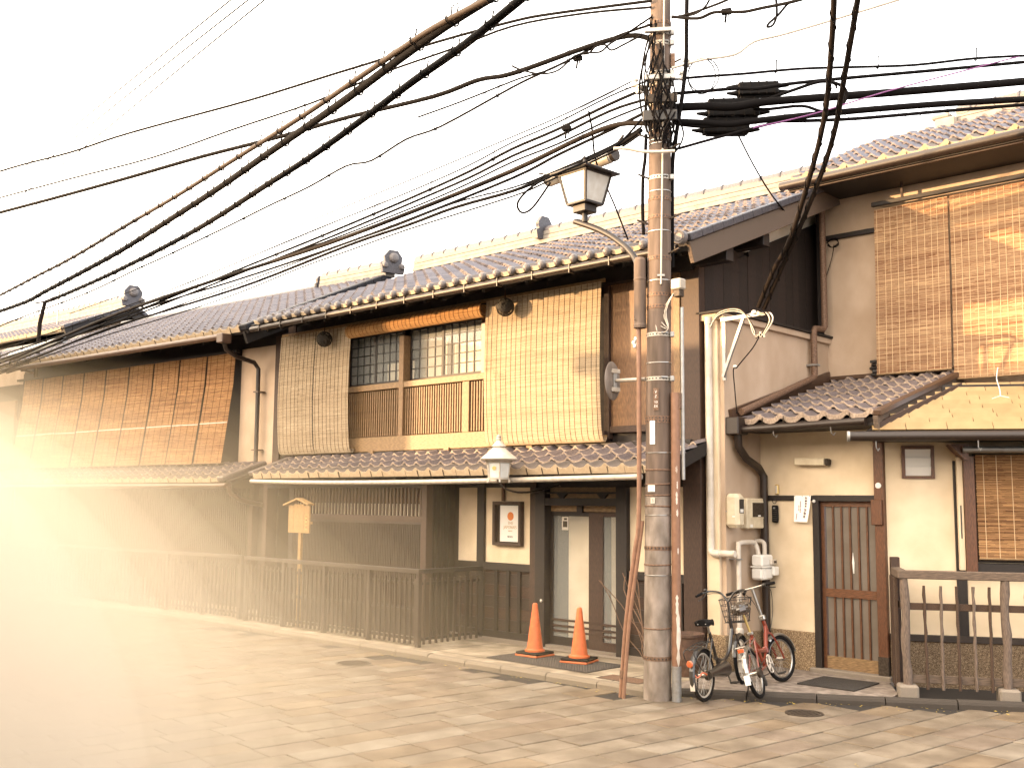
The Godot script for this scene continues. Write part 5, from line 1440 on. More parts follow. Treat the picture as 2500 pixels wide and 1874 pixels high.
func wires() -> void:
	for q in [
	["topmost of the three bare wires crossing the upper left sky", 0.006, 0, "-13.67,9.64,0.95 -19.55,10.08,-0.07 -26.77,10.6,-1.33 -30.77,10.91,-2.02"],
	["middle one of the three bare wires crossing the upper left sky", 0.006, 0, "-13.48,9.64,0.77 -19.11,9.96,-0.14 -25.61,10.31,-1.22 -30.78,10.63,-2.04"],
	["lowest of the three bare wires crossing the upper left sky", 0.006, 0, "-13.3,9.64,0.6 -18.73,9.8,-0.25 -24.69,9.96,-1.18 -30.81,10.22,-2.08"],
	["twisted service wire from the pole top sagging to the far left, highest of them", 0.012, 0, "-6.77,7.79,-0.35 -8.09,8,-0.16 -8.71,8.07,-0.08 -9.95,8.13,0.07 -11.14,8.15,0.21 -11.93,8.17,0.3 -13.72,8.21,0.5 -15.77,8.3,0.75 -17.31,8.36,0.93 -18.79,8.38,1.09 -20.41,8.46,1.29 -21.65,8.5,1.43"],
	["thin twisted wire below the topmost service wire, running to the far left", 0.009, 0, "-6.78,7.72,-0.36 -7.69,7.89,-0.22 -8.7,8,-0.07 -9.68,7.97,0.03 -10.93,7.95,0.17 -12.35,7.87,0.3 -14.21,7.85,0.51 -16.37,7.82,0.74 -18.84,7.9,1.05 -21.69,7.98,1.39"],
	["black cable lashed with a spiral, arching into the pole under its top bracket", 0.022, 2, "-6.73,7.27,-0.47 -6.88,7.41,-0.45 -7.15,7.51,-0.41 -7.69,7.52,-0.34 -8.83,7.47,-0.22 -9.37,7.51,-0.14 -10.13,7.47,-0.06 -11.73,7.53,0.14 -13.2,7.54,0.32 -15.03,7.59,0.55 -17.07,7.61,0.79 -19.19,7.64,1.05 -21.71,7.69,1.36"],
	["pale hung cable, uppermost of the three thick diagonal cables", 0.02, 1, "-6.08,6.38,2.94 -6.93,6.43,2.81 -7.47,6.44,2.71 -8.51,6.44,2.52 -9.51,6.44,2.33 -10.71,6.45,2.12 -11.96,6.47,1.9 -13.93,6.5,1.55 -16.36,6.56,1.14 -19.67,6.64,0.57 -22.57,6.76,0.09 -27.03,6.93,-0.64"],
	["thick black hung cable, middle of the three thick diagonal cables", 0.03, 1, "-6.05,6.4,2.92 -6.8,6.41,2.79 -7.73,6.39,2.61 -8.72,6.35,2.42 -9.74,6.33,2.23 -10.84,6.31,2.03 -12.39,6.28,1.74 -14.13,6.27,1.43 -16.87,6.26,0.95 -19.27,6.3,0.55 -22.02,6.36,0.1 -23.65,6.39,-0.17 -27.05,6.58,-0.67"],
	["thick black hung cable, lowest of the three thick diagonal cables, ending at the mast", 0.028, 1, "-5.85,6.41,2.73 -6.89,6.37,2.46 -7.89,6.36,2.23 -9.14,6.33,1.93 -10.5,6.31,1.61 -12.04,6.32,1.28 -13.7,6.33,0.91 -15.45,6.36,0.54 -18.23,6.46,-0.02 -21.43,6.61,-0.66 -24.87,6.8,-1.32"],
	["slack wavy cable hung on hooks between the thick cables and the low bundle", 0.009, 3, "-6.79,7.52,-0.37 -7.35,7.53,-0.37 -8.05,7.46,-0.38 -8.52,7.43,-0.39 -9.01,7.39,-0.4 -10.41,7.23,-0.45 -11.14,7.22,-0.45 -11.97,7.1,-0.49 -12.56,7.14,-0.47 -13.56,7.03,-0.51 -14.77,6.94,-0.53 -15.95,6.84,-0.56 -17.07,6.75,-0.58 -18.29,6.66,-0.61 -19.53,6.58,-0.63 -21.76,6.41,-0.67 -25.06,6.29,-0.68 -27.08,6.19,-0.7"],
	["faint thin wire from the left insulator of the pole", 0.004, 0, "-7,6.87,-0.27 -8.02,6.81,-0.39 -9.09,6.78,-0.5 -11.73,6.72,-0.75 -15.22,6.67,-1.08 -21.31,6.61,-1.63 -25.64,6.61,-2.01"],
	["uppermost cable of the low bundle, carried on hooks", 0.012, 3, "-6.88,6.8,-0.4 -7.42,6.75,-0.4 -8.26,6.65,-0.42 -9.02,6.58,-0.42 -9.83,6.46,-0.44 -10.96,6.34,-0.45 -12.17,6.23,-0.46 -13.44,6.12,-0.46 -15.22,5.98,-0.46 -17.03,5.83,-0.46 -18.21,5.74,-0.46 -19.85,5.64,-0.45 -24.23,5.44,-0.4 -26.09,5.33,-0.39"],
	["twin dark cables of the low bundle just under the hook wire", 0.011, 0, "-6.9,6.67,-0.4 -7.41,6.66,-0.39 -8.26,6.55,-0.41 -9.01,6.48,-0.41 -9.82,6.37,-0.43 -10.95,6.26,-0.44 -12.15,6.15,-0.45 -13.43,6.04,-0.45 -15.2,5.9,-0.45 -17.01,5.76,-0.46 -19.85,5.55,-0.45 -24.23,5.36,-0.41 -26.09,5.26,-0.4"],
	["thickest brown cable of the low bundle", 0.022, 0, "-6.9,6.4,-0.44 -7.3,6.48,-0.42 -7.85,6.45,-0.41 -9.03,6.3,-0.44 -10.86,6.14,-0.45 -13,5.99,-0.45 -15.58,5.89,-0.42 -17.92,5.78,-0.4 -20.22,5.65,-0.39 -24.22,5.31,-0.41 -26.1,5.18,-0.4"],
	["black cable under the thickest one of the low bundle", 0.012, 0, "-6.9,6.53,-0.42 -7.45,6.45,-0.44 -8.26,6.34,-0.45 -9.07,6.22,-0.48 -11.09,6.04,-0.48 -13.04,5.91,-0.48 -15.62,5.78,-0.45 -17.95,5.7,-0.42 -20.25,5.56,-0.41 -24.24,5.22,-0.42 -26.1,5.1,-0.41"],
	["lowest lashed cable of the low bundle", 0.015, 2, "-6.95,6.32,-0.4 -7.41,6.22,-0.44 -8.41,6.1,-0.45 -9.05,6.04,-0.46 -10.09,6.02,-0.44 -11.04,5.95,-0.44 -12.4,5.88,-0.44 -14.9,5.67,-0.45 -17.12,5.56,-0.44 -20.24,5.43,-0.41 -24.23,5.11,-0.42 -26.11,4.99,-0.42"],
	["dotted thin wire skimming below the low bundle", 0.006, 0, "-6.96,6.28,-0.4 -7.41,6.17,-0.43 -8.41,6.04,-0.45 -9.05,5.97,-0.46 -11.04,5.89,-0.45 -12.41,5.8,-0.45 -13.59,5.72,-0.44 -15.62,5.54,-0.46 -17.98,5.41,-0.45 -20.78,5.29,-0.43 -26.11,4.94,-0.42"],
	["extra twisted wire of the low bundle between the hook wire and the thick cable", 0.007, 0, "-6.89,6.61,-0.42 -7.43,6.57,-0.42 -8.24,6.47,-0.43 -9.03,6.41,-0.43 -10.11,6.27,-0.45 -11.37,6.16,-0.46 -13.01,6.04,-0.46 -15.61,5.9,-0.44 -18.81,5.77,-0.4 -22.4,5.48,-0.41 -26.09,5.22,-0.4"],
	["thin wire of the low bundle sagging below the lashed cable", 0.006, 0, "-6.95,6.36,-0.4 -7.41,6.25,-0.43 -8.41,6.13,-0.45 -9.04,6.08,-0.45 -10.08,6.08,-0.43 -11.34,5.98,-0.44 -12.4,5.92,-0.44 -15.59,5.69,-0.44 -19.78,5.44,-0.43 -26.11,5.03,-0.42"],
	["thin wire crossing just over the low bundle to the far west", 0.005, 0, "-6.85,6.89,-0.41 -7.42,6.85,-0.41 -8.27,6.74,-0.43 -9.03,6.67,-0.43 -9.93,6.54,-0.45 -11.37,6.41,-0.46 -13.44,6.26,-0.45 -16.4,6.02,-0.46 -19.85,5.79,-0.44 -26.08,5.49,-0.38"],
	["looping spare wire between the pole top and the lashed cable", 0.006, 0, "-6.78,7.61,-0.37 -7.06,7.48,-0.29 -7.28,7.39,-0.23 -7.4,7.32,-0.2 -7.61,7.34,-0.12 -7.78,7.28,-0.06 -8,7.21,0.01 -8.28,7.17,0.12 -8.46,7.14,0.18 -9.12,6.99,0.41 -9.67,6.88,0.61"],
	["curly spare wire hanging under the lashed cable near the pole", 0.006, 0, "-6.88,7.4,-0.31 -7.11,7.35,-0.28 -7.27,7.32,-0.25 -7.36,7.41,-0.24 -7.48,7.41,-0.21 -7.58,7.36,-0.21 -7.76,7.37,-0.17 -8.01,7.26,-0.16 -8.26,7.27,-0.11 -8.51,7.37,-0.04 -8.64,7.45,-0.01"],
	["wire running steeply from the pole top off the frame to the upper right", 0.008, 0, "-6.61,7.6,-0.53 -6.33,7.52,-0.44 -5.87,7.42,-0.28 -5.57,7.37,-0.17"],
	["fan of thin wire from the pole bracket to the upper right", 0.006, 0, "-6.55,7.62,-0.58 -6.24,7.47,-0.4 -5.96,7.39,-0.2 -5.75,7.37,-0"],
	["drooping spare loop at the upper right of the pole", 0.007, 0, "-5.08,7.47,-0.9 -5.22,7.39,-0.71 -5.3,7.24,-0.6 -5.37,7.13,-0.51 -5.38,7.09,-0.5 -5.33,7.11,-0.53 -5.28,7.21,-0.52 -5.26,7.37,-0.47"],
	["short slack wire between the small closure and the steep drops", 0.007, 0, "-6.02,6.79,-1.64 -5.94,6.87,-1.77 -5.8,7,-2.01 -5.67,7.1,-2.23 -5.58,7.1,-2.4 -5.57,7.05,-2.44"],
	["wire with a splice clamp at the top right of the pole", 0.011, 0, "-6.5,7.52,-0.37 -6.16,7.39,-0.37 -5.94,7.38,-0.35 -5.68,7.3,-0.35 -5.54,7.26,-0.35 -5.34,7.23,-0.34 -5.02,7.18,-0.33 -4.73,7.15,-0.31"],
	["service wire leaving the white insulator up to the right", 0.01, 0, "-6.6,6.99,-0.5 -6.37,7.11,-0.78 -6.13,7.2,-1.08 -5.98,7.37,-1.26 -5.71,7.51,-1.6 -4.92,7.98,-2.59 -4.77,8.07,-2.77"],
	["hooked wire right of the coil, topmost of the side street cables", 0.01, 3, "-6.66,6.9,-0.59 -6.42,6.96,-0.89 -6.12,7.02,-1.25 -5.69,7.12,-1.77 -5.28,7.18,-2.27 -4.8,7.25,-2.85 -4.32,7.38,-3.44 -3.83,7.47,-4.04"],
	["cable through the small upper closure", 0.014, 0, "-6.67,6.74,-0.61 -6.48,6.78,-0.84 -6.22,6.84,-1.16 -6.03,6.86,-1.39 -5.81,6.93,-1.65 -5.41,7.03,-2.13 -4.68,7.2,-3.02 -3.83,7.4,-4.05"],
	["very thick black cable from the middle closure to the right", 0.036, 0, "-6.68,6.58,-0.62 -6.46,6.62,-0.9 -6.23,6.63,-1.17 -5.98,6.71,-1.47 -5.52,6.81,-2.04 -5.06,6.9,-2.59 -4.51,7.02,-3.26 -3.85,7.17,-4.07"],
	["thin cable looping back at the two steep drops", 0.012, 0, "-6.11,6.65,-1.43 -5.98,6.65,-1.56 -5.7,6.69,-1.82 -5.53,6.63,-1.99 -5.37,6.7,-2.13 -5.31,6.84,-2.16 -5.37,6.94,-2.09 -5.52,6.97,-1.94 -5.75,6.88,-1.75 -5.99,6.76,-1.53"],
	["thick black cable from the lowest closure to the right", 0.028, 0, "-6.69,6.42,-0.63 -6.47,6.43,-0.91 -6.28,6.43,-1.15 -6.07,6.49,-1.41 -5.53,6.62,-2.05 -4.71,6.8,-3.05 -3.86,6.95,-4.08"],
	["zigzag lashed thinner cable under the lowest closure's cable", 0.014, 2, "-6.7,6.41,-0.64 -6.46,6.39,-0.94 -6.07,6.48,-1.41 -5.72,6.52,-1.84 -5.27,6.59,-2.39 -4.62,6.73,-3.17 -3.87,6.89,-4.09"],
	["service wire rising from the pole under the lowest closure", 0.01, 0, "-6.83,6.02,-0.29 -6.72,6.02,-0.44 -6.62,6.06,-0.57 -6.35,6.21,-0.92 -6.05,6.37,-1.31 -5.84,6.47,-1.58 -5.51,6.59,-2.01"],
	["thin violet wire slanting up to the right edge", 0.004, 0, "-6.03,6.36,-1.28 -5.57,6.57,-1.85 -5.03,6.88,-2.52 -4.3,7.26,-3.44 -3.83,7.5,-4.04"],
	["left one of the two striped service drops to the cream wall bracket", 0.019, 4, "-4.16,6.67,0.46 -4.28,6.52,0.25 -4.62,6.11,-0.3 -4.85,5.87,-0.61 -5.13,5.61,-0.93 -5.73,5.09,-1.55 -6.12,4.82,-1.85 -6.56,4.49,-2.24"],
	["right one of the two striped service drops to the cream wall bracket", 0.019, 4, "-4,6.67,0.31 -4.2,6.45,0.04 -4.43,6.21,-0.27 -4.73,5.89,-0.67 -5.06,5.59,-1.02 -5.6,5.16,-1.51 -6,4.86,-1.85 -6.51,4.47,-2.29"],
	["black down cable standing off the right side of the pole", 0.016, 0, "-6.42,7.79,-0.55 -6.46,7.37,-0.59 -6.48,7.08,-0.61 -6.54,6.7,-0.62 -6.62,6.3,-0.62 -6.68,5.96,-0.62 -6.73,5.41,-0.67 -6.78,4.76,-0.74"],
	["black cable clipped up the left side of the pole", 0.013, 0, "-6.86,6.24,-0.36 -6.89,5.97,-0.38 -6.92,5.77,-0.38 -6.95,5.4,-0.41 -6.96,5.11,-0.44"],
	["black service wire hanging in a loop left of the street lamp", 0.007, 0, "-6.94,6.45,-0.39 -7.19,6.09,-0.15 -7.65,5.77,0.32 -7.81,5.64,0.49 -7.91,5.51,0.58 -7.94,5.41,0.61 -7.9,5.33,0.57 -7.8,5.39,0.5 -7.62,5.66,0.41"],
	["thin stay wire dropping behind the street lamp to the roof edge", 0.006, 0, "-7.56,6.64,-0.19 -7.67,6.49,-0.39 -7.89,6.23,-0.74 -8.1,5.88,-1.36 -8.33,5.5,-2"],
	["white flexible cable bridging from the white tube lamp to the pole", 0.012, 0, "-7.02,6.01,0.03 -6.92,6.01,-0.06 -6.79,5.98,-0.19 -6.64,5.98,-0.33 -6.53,5.99,-0.44"],
	["thin twisted wire falling from the closure to the gable", 0.005, 0, "-6.16,6.28,-1.17 -6.42,6.17,-1.94 -6.71,6.06,-2.88 -6.98,5.98,-3.91"],
	]:
		var p := []
		for s in q[3].split(" "):
			var n = s.split(",")
			p.append(V(float(n[0]), float(n[1]), float(n[2])))
		var c := smooth(p, 4)
		var o := thing("overhead_cable", q[0], "cable", p[p.size() / 2])
		var m: Material = M.cable
		if "pale" in q[0]: m = M.cable_p
		elif "white" in q[0]: m = M.pvc
		elif "violet" in q[0]: m = M.cable_v
		elif "brown" in q[0] or "striped" in q[0]: m = M.cable_b
		q[1] = q[1] * 1.25 + 0.004
		part("cable", g().tube(c, q[1], 8 if q[1] > 0.01 else 5), m, o)
		var run := 0.0
		if q[2] == 1 or q[2] == 3 or q[2] == 2:
			var up: float = {1: 0.10, 2: 0.06, 3: 0.11}[q[2]] + q[1]
			var first: Vector3 = c[0]
			var msg := []
			for i in c.size(): msg.append((c[i] as Vector3).lerp(first.lerp(c[-1], float(i) / (c.size() - 1)), 0.0) + Vector3.UP * up * (1.0 if i > 3 else i / 3.0))
			if q[2] != 2: part("messenger_wire", g().tube(msg, 0.004, 4, false), M.cable, o)
			for i in range(1, c.size()):
				var a: Vector3 = c[i - 1]; var b: Vector3 = c[i]
				var l := a.distance_to(b)
				while run < l and q[2] != 2:
					var at := a.lerp(b, run / l)
					run += 0.62 if q[2] == 1 else 1.25
					var d := (b - a).normalized()
					var sd := d.cross(Vector3.UP).normalized()
					var r: float = q[1] + 0.006
					var hk := []
					for k in 9:
						var an := lerpf(-0.35 * PI, 1.25 * PI, k / 8.0)
						hk.append(at + (sd * cos(an) - Vector3.UP * sin(an)) * r * 1.15)
					hk.push_front(at + sd * r * 0.9 + Vector3.UP * up)
					part("hanger", g().tube(hk, 0.008, 4), M.cable, o)
				run -= l
		if q[2] == 2 or q[2] == 4:
			var hx := []
			var ph := 0.0
			for i in range(1, c.size()):
				var a: Vector3 = c[i - 1]; var b: Vector3 = c[i]
				var l := a.distance_to(b)
				var d := (b - a).normalized()
				var sd := d.cross(Vector3.UP).normalized()
				var u2 := sd.cross(d)
				var steps := maxi(int(l / 0.05), 1)
				for k in steps:
					var r: float = q[1] + (0.045 if q[2] == 2 else 0.003)
					hx.append(a.lerp(b, k / float(steps)) + (sd * cos(ph) * (0.4 if q[2] == 2 else 1.0) + u2 * sin(ph)) * r + (Vector3.UP * 0.02 if q[2] == 2 else Vector3.ZERO))
					ph += l / steps * (TAU / 0.62 if q[2] == 2 else TAU / 0.34)
			part("lashing_wire", g().tube(hx, 0.0028 if q[2] == 2 else 0.008, 4, false), M.cable, o)
	# three black splice closures on the side street cables
	for q in [["small flat black splice closure, highest of the three beside the pole", V(-6.307, 6.923, -1.413), V(-5.963, 6.943, -1.737), 0.15], ["large black splice closure, middle of the three beside the pole", V(-6.579, 6.697, -1.188), V(-6.141, 6.716, -1.602), 0.215], ["black splice closure with a ribbed foot, lowest of the three beside the pole", V(-6.633, 6.493, -1.168), V(-6.241, 6.504, -1.54), 0.185]]:
		var o := thing("splice_closure", q[0], "splice box", (q[1] + q[2]) / 2, "splice closures on the cables")
		var d: Vector3 = (q[2] - q[1]).normalized()
		var bs := Basis(d.cross(Vector3.UP).normalized() * -1, Vector3.UP, d)
		bs = Basis(Vector3.UP.cross(d).normalized(), Vector3.UP, d)
		var len: float = q[1].distance_to(q[2])
		part("shell", g().bc((q[1] + q[2]) / 2, V(0.14, q[3], len), bs, 0.012), M.rubber, o)
		for k in 5: part("rib", g().bc(q[1].lerp(q[2], 0.1 + k * 0.2) + Vector3.UP * 0.002, V(0.15, q[3] + 0.006, 0.012), bs), M.rubber, o)
		part("latch_strip", g().bc((q[1] + q[2]) / 2 - Vector3.UP * (q[3] / 2 + 0.012), V(0.05, 0.025, len * 0.86), bs), M.rubber, o)
		for sg in [-1, 1]:
			var e: Vector3 = q[1] if sg < 0 else q[2]
			for yy in [-0.26, 0.26]:
				part("gland", g().tube([e + Vector3.UP * q[3] * yy, e + d * sg * 0.04 + Vector3.UP * q[3] * yy, e + d * sg * 0.13 + Vector3.UP * q[3] * yy * 0.9], [0.034, 0.028, 0.014], 10), M.rubber, o)
	# small clamps on the cables
	var n := 0
	for q in [["splice clamp with a hanging loop on the top right wire", V(-5.95, 7.49, -0.62)], ["splice clamp left of the pole above the lantern", V(-7.95, 6.547, -0.25)], ["splice clamp on the lashed cable left of the pole top", V(-7.92, 7.467, -0.418)]]:
		var o := thing("cable_clamp", q[0], "cable clamp", q[1])
		part("body", g().bc(q[1], V(0.11, 0.06, 0.06), Basis(Vector3.UP, 0.4), 0.008), M.cable, o)
		part("leg", g().tube([q[1], q[1] + V(-0.02, -0.12, 0)], 0.012, 6), M.cable, o)
		part("leg", g().tube([q[1] + V(0.03, 0, 0), q[1] + V(0.03, -0.08, 0)], 0.008, 6), M.cable, o)
		var lp := []
		for i in 13:
			var a := PI * i / 12.0
			lp.append(q[1] + V(-0.02, -0.12, 0) + RT * (0.11 - 0.11 * cos(a)) + V(0, -0.13 * sin(a) + 0.12 * i / 12.0, 0))
		part("loop", g().tube(lp, 0.004, 5), M.cable, o)
		n += 1

# ---------- small things ----------
func glyph(im: Image, at: Vector2, size: float, strokes: String, ink: Color, thick := 1.2) -> void:
	for s in strokes.split(";"):
		var p := []
		for k in s.split(" "):
			if k.length() == 2: p.append(at + Vector2(float(k.substr(0, 1)), float(k.substr(1, 1))) * size / 9.0)
		for i in p.size() - 1:
			var n := int(p[i].distance_to(p[i + 1])) + 1
			for j in n + 1:
				var q: Vector2 = p[i].lerp(p[i + 1], j / float(n))
				im.fill_rect(Rect2i(int(q.x - thick / 2), int(q.y - thick / 2), int(ceilf(thick)), int(ceilf(thick))), ink)

func small_things() -> void:
	# traffic cones with black weights
	var at := V(-9.60, 0.08, -1.56)
	var c := thing("traffic_cone", "orange traffic cone with a square black weight, nearer the railing", "traffic cone", at, "traffic cones before the shop door")
	part("base", g().bx(at.x - 0.19, 0.068, at.z - 0.19, at.x + 0.19, 0.092, at.z + 0.19, 0.008), M.orange, c)
	part("weight", g(Transform3D(Basis(Vector3.UP, 0.05), at)).bx(-0.185, 0.014, -0.185, 0.185, 0.046, 0.185, 0.012), M.rubber, c)
	part("cone", g().lathe([Vector2(0.135, 0.046), Vector2(0.135, 0.066), Vector2(0.118, 0.072), Vector2(0.108, 0.085), Vector2(0.040, 0.60), Vector2(0.034, 0.655), Vector2(0.024, 0.672), Vector2(0.0, 0.676)], Transform3D(Basis.IDENTITY, at), 32), M.orange, c)
	again(c, V(0.76, 0, -0.01), "orange traffic cone with a square black weight, nearer the utility pole", 0.25)
	# entrance mat of rubber mesh
	var mt := thing("entrance_mat", "dark ribbed rubber mat under the two orange cones", "mat", V(-8.9, 0.06, -1.3))
	var mf := Transform3D(Basis(Vector3.UP, 0.0), V(-9.95, 0.057, -1.80))
	part("sheet", g(mf).bx(0, 0, 0, 1.7, 0.006, 0.80), M.mat_dark, mt)
	var ribs := g(mf)
	for i in 40: ribs.bar(V(0.02 + i * 0.0425, 0.008, 0.01), V(0.02 + i * 0.0425 - 0.02, 0.008, 0.79), 0.012, 0.008)
	for i in 16: ribs.bar(V(0.01, 0.009, 0.02 + i * 0.05), V(1.69, 0.009, 0.02 + i * 0.05), 0.010, 0.007)
	part("ribs", ribs, M.mat_grey, mt, "", "stuff")
	var dm := thing("door_mat", "plain brown door mat before the latticed door", "mat", V(-5.76, 0.07, -2.5))
	part("pad", g(Transform3D(Basis(Vector3.UP, 0.04), V(-5.76, 0.064, -2.50))).bx(-0.34, 0, -0.33, 0.34, 0.014, 0.36, 0.005), M.mat_dark, dm)
	# shop sign in a shadow box
	var s := thing("framed_sign", "white shop card with an orange disc in a shallow timber frame", "sign", V(-10.73, 1.78, -2.22))
	part("backboard", g().bx(-11.0, 1.48, -2.25, -10.47, 2.07, -2.235), M.fence, s)
	for q in [[-11.03, 1.455, -10.98, 2.095], [-10.505, 1.455, -10.455, 2.095]]: part("frame", g().bx(q[0], q[1], -2.25, q[2], q[3], -2.17, 0.004), M.brown, s)
	for q in [[-10.98, 2.045, -10.505, 2.095], [-10.98, 1.455, -10.505, 1.50]]: part("frame", g().bx(q[0], q[1], -2.25, q[2], q[3], -2.172, 0.004), M.brown_h, s)
	var cd := part("card", g().bx(-10.90, 1.512, -2.225, -10.515, 2.038, -2.205, 0.003), M.white, s)
	part("disc", g().lathe([Vector2(0.062, 0), Vector2(0.062, 0.003), Vector2(0, 0.003)], Transform3D(Basis(Vector3.RIGHT, PI / 2), V(-10.685, 1.882, -2.205)), 30), M.print_orange, cd)
	words("THE", 0.062, Transform3D(Basis.IDENTITY, V(-10.685, 1.782, -2.203)), M.print_gold, cd)
	words("JAPONAIS", 0.060, Transform3D(Basis.IDENTITY, V(-10.69, 1.722, -2.203)), M.print_gold, cd)
	words("KYOTO", 0.026, Transform3D(Basis.IDENTITY, V(-10.685, 1.668, -2.203)), M.print_gold, cd)
	words("NEXUS", 0.036, Transform3D(Basis.IDENTITY, V(-10.69, 1.585, -2.203)), M.print_dark, cd)
	part("hanging_stick", g().bx(-10.86, 2.10, -2.23, -10.825, 2.36, -2.19), M.red, s)
	# white lantern on a bracket under the pent roof
	var l := thing("eave_lantern", "small white hexagonal lantern with a flared metal roof in front of the pent roof", "lantern", V(-9.77, 2.36, -1.0))
	var lf := Transform3D(Basis(Vector3.UP, 0.35), V(-9.765, 0, -1.0))
	var hexa := func(pr: Array) -> G: return g(lf).lathe(pr, Transform3D.IDENTITY, 6)
	part("roof", hexa.call([Vector2(0.255, 2.635), Vector2(0.275, 2.655), Vector2(0.235, 2.69), Vector2(0.17, 2.735), Vector2(0.095, 2.80), Vector2(0.075, 2.815)]), M.pvc, l)
	part("upper_roof", hexa.call([Vector2(0.075, 2.815), Vector2(0.105, 2.822), Vector2(0.07, 2.86), Vector2(0.035, 2.895), Vector2(0.03, 2.91)]), M.pvc, l)
	part("finial", g(lf).lathe([Vector2(0.03, 2.905), Vector2(0.042, 2.918), Vector2(0.028, 2.94), Vector2(0.035, 2.955), Vector2(0.012, 2.98), Vector2(0, 2.985)], Transform3D.IDENTITY, 12), M.pale_metal, l)
	part("crown_frame", hexa.call([Vector2(0.17, 2.60), Vector2(0.19, 2.605), Vector2(0.20, 2.64), Vector2(0.24, 2.64)]), M.pale_metal, l)
	for k in 6:
		var a0 := TAU * k / 6.0; var a1 := TAU * (k + 1) / 6.0
		var d0 := V(cos(a0), 0, -sin(a0)); var d1 := V(cos(a1), 0, -sin(a1))
		part("pane", g(lf).quad_(d0 * 0.14 + V(0, 2.41, 0), d1 * 0.14 + V(0, 2.41, 0), d1 * 0.165 + V(0, 2.60, 0), d0 * 0.165 + V(0, 2.60, 0)), M.lamp_glass, l)
		part("frame_bar", g(lf).bar(d0 * 0.142 + V(0, 2.40, 0), d0 * 0.168 + V(0, 2.61, 0), 0.014, 0.014), M.pale_metal, l)
	var ca := TAU * 4.5 / 6.0
	part("painted_dot", g(lf * Transform3D(Basis(Vector3.UP, TAU * 4.0 / 6.0 + PI / 6 + PI / 2), V(0, 2.53, 0))).lathe([Vector2(0.028, 0.138), Vector2(0.028, 0.142), Vector2(0, 0.142)], Transform3D(Basis(Vector3.RIGHT, PI / 2), Vector3.ZERO), 16), M.gold_metal, l)
	part("floor", hexa.call([Vector2(0.0, 2.385), Vector2(0.165, 2.385), Vector2(0.165, 2.41), Vector2(0.0, 2.412)]), M.pale_metal, l)
	for k in 6:
		var a0 := TAU * k / 6.0
		part("foot", g(lf).bar(V(cos(a0) * 0.15, 2.385, -sin(a0) * 0.15), V(cos(a0) * 0.165, 2.345, -sin(a0) * 0.165), 0.02, 0.02), M.pale_metal, l)
	part("bracket", g().tube(smooth([V(-9.77, 2.38, -1.0), V(-9.72, 2.28, -1.05), V(-9.70, 2.22, -1.3), V(-9.72, 2.24, -1.7), V(-9.75, 2.33, -2.2)], 4), 0.014, 8), M.iron, l)
	# wooden notice board on a post
	var k := thing("notice_board", "roofed wooden notice board with a few brushed characters on a post behind the railing", "sign", V(-14.52, 0.05, -1.2))
	part("post", g().bx(-14.56, 0.05, -1.26, -14.49, 1.60, -1.215), M.sign_wood, k)
	for i in 4: part("plank", g().bx(-14.815 + i * 0.147, 1.553, -1.215, -14.672 + i * 0.147, 2.03 - absf(i - 1.5) * 0.02, -1.185 - 0.002 * (i % 2), 0.003), M.sign_wood, k)
	part("roof_board", g().bar(V(-14.90, 2.0, -1.19), V(-14.515, 2.11, -1.19), 0.13, 0.025), M.sign_wood, k)
	part("roof_board", g().bar(V(-14.515, 2.11, -1.19), V(-14.20, 2.015, -1.19), 0.13, 0.025), M.sign_wood, k)
	part("back_batten", g().bx(-14.84, 1.70, -1.235, -14.2, 1.74, -1.216), M.sign_wood, k)
	var im := Image.create(24, 112, false, Image.FORMAT_RGBA8)
	im.fill(Color(0.72, 0.56, 0.36))
	var kan := {
		"cong": "20 12;31 03;13 16 18;34 94;54 58;51 54;72 54;52 38;48 98", "gyo": "30 33;60 63;23 83;14 94;25 34;75 64;16 86;07 97;54 59;47 28;67 88", "in": "31 71 73 33 31;24 84 87 27 24;25 85;26 86;37 19;67 89", "you": "22 82 89;22 19;25 85;27 87;52 59",
		"chu": "11 16;11 41;13 43;16 46 49;28 29;61 71;53 93;55 95;47 98;72 78", "rin": "11 41;12 42 45 15 12;13 43;26 29;17 47;71 53;71 94;64 84;55 95 99;55 59;66 68;77 79", "jo": "13 43;21 28;18 47;51 91 94 54 51;52 92;45 99;66 59;77 69;86 98"}
	var n := 0
	for key in ["cong", "in", "you", "jo"]:
		glyph(im, Vector2(4, 3 + n * 27), 18, kan[key], Color(0.10, 0.06, 0.03), 2.0)
		n += 1
	part("characters", decal_quad(V(-14.31, 1.73, -1.1825), 0.055, 0.24, Basis.IDENTITY), print_mat(im), k)
	# hanging openwork balls
	for q in [["dark openwork ball hanging by the two narrow blinds of the main house", V(-14.75, 4.85, -1.76)], ["dark openwork ball hanging by the wide blind of the main house", V(-10.41, 4.885, -1.76)]]:
		var o := thing("openwork_ball", q[0], "hanging ball", q[1], "balls hanging under the eave")
		var p: Vector3 = q[1]
		var b := g()
		for i in 26:
			var ax := V(rg.randf_range(-1, 1), rg.randf_range(-1, 1), rg.randf_range(-1, 1)).normalized()
			var rr := rg.randf_range(0.05, 0.128)
			var hh := sqrt(0.0169 - rr * rr)
			var bs := Basis(Quaternion(Vector3.UP, ax))
			var ring := []
			for j in 19: ring.append(p + bs * V(rr * cos(TAU * j / 18), hh, rr * sin(TAU * j / 18)))
			b.tube(ring, 0.0075, 4, false)
		part("weave", b, M.ball, o, "", "stuff")
		part("core", g().ball(p, V(0.10, 0.10, 0.10), 14), M.ball, o)
		part("cord", g().tube([p + V(0, 0.12, 0), p + V(0, 0.20, 0)], 0.012, 6), M.thread, o)
		part("cord", g().tube([p + V(0, 0.2, 0), p + V(0, 0.36, 0)], 0.005, 5), M.thread, o)
	# blinds of the main house
	part_blinds()
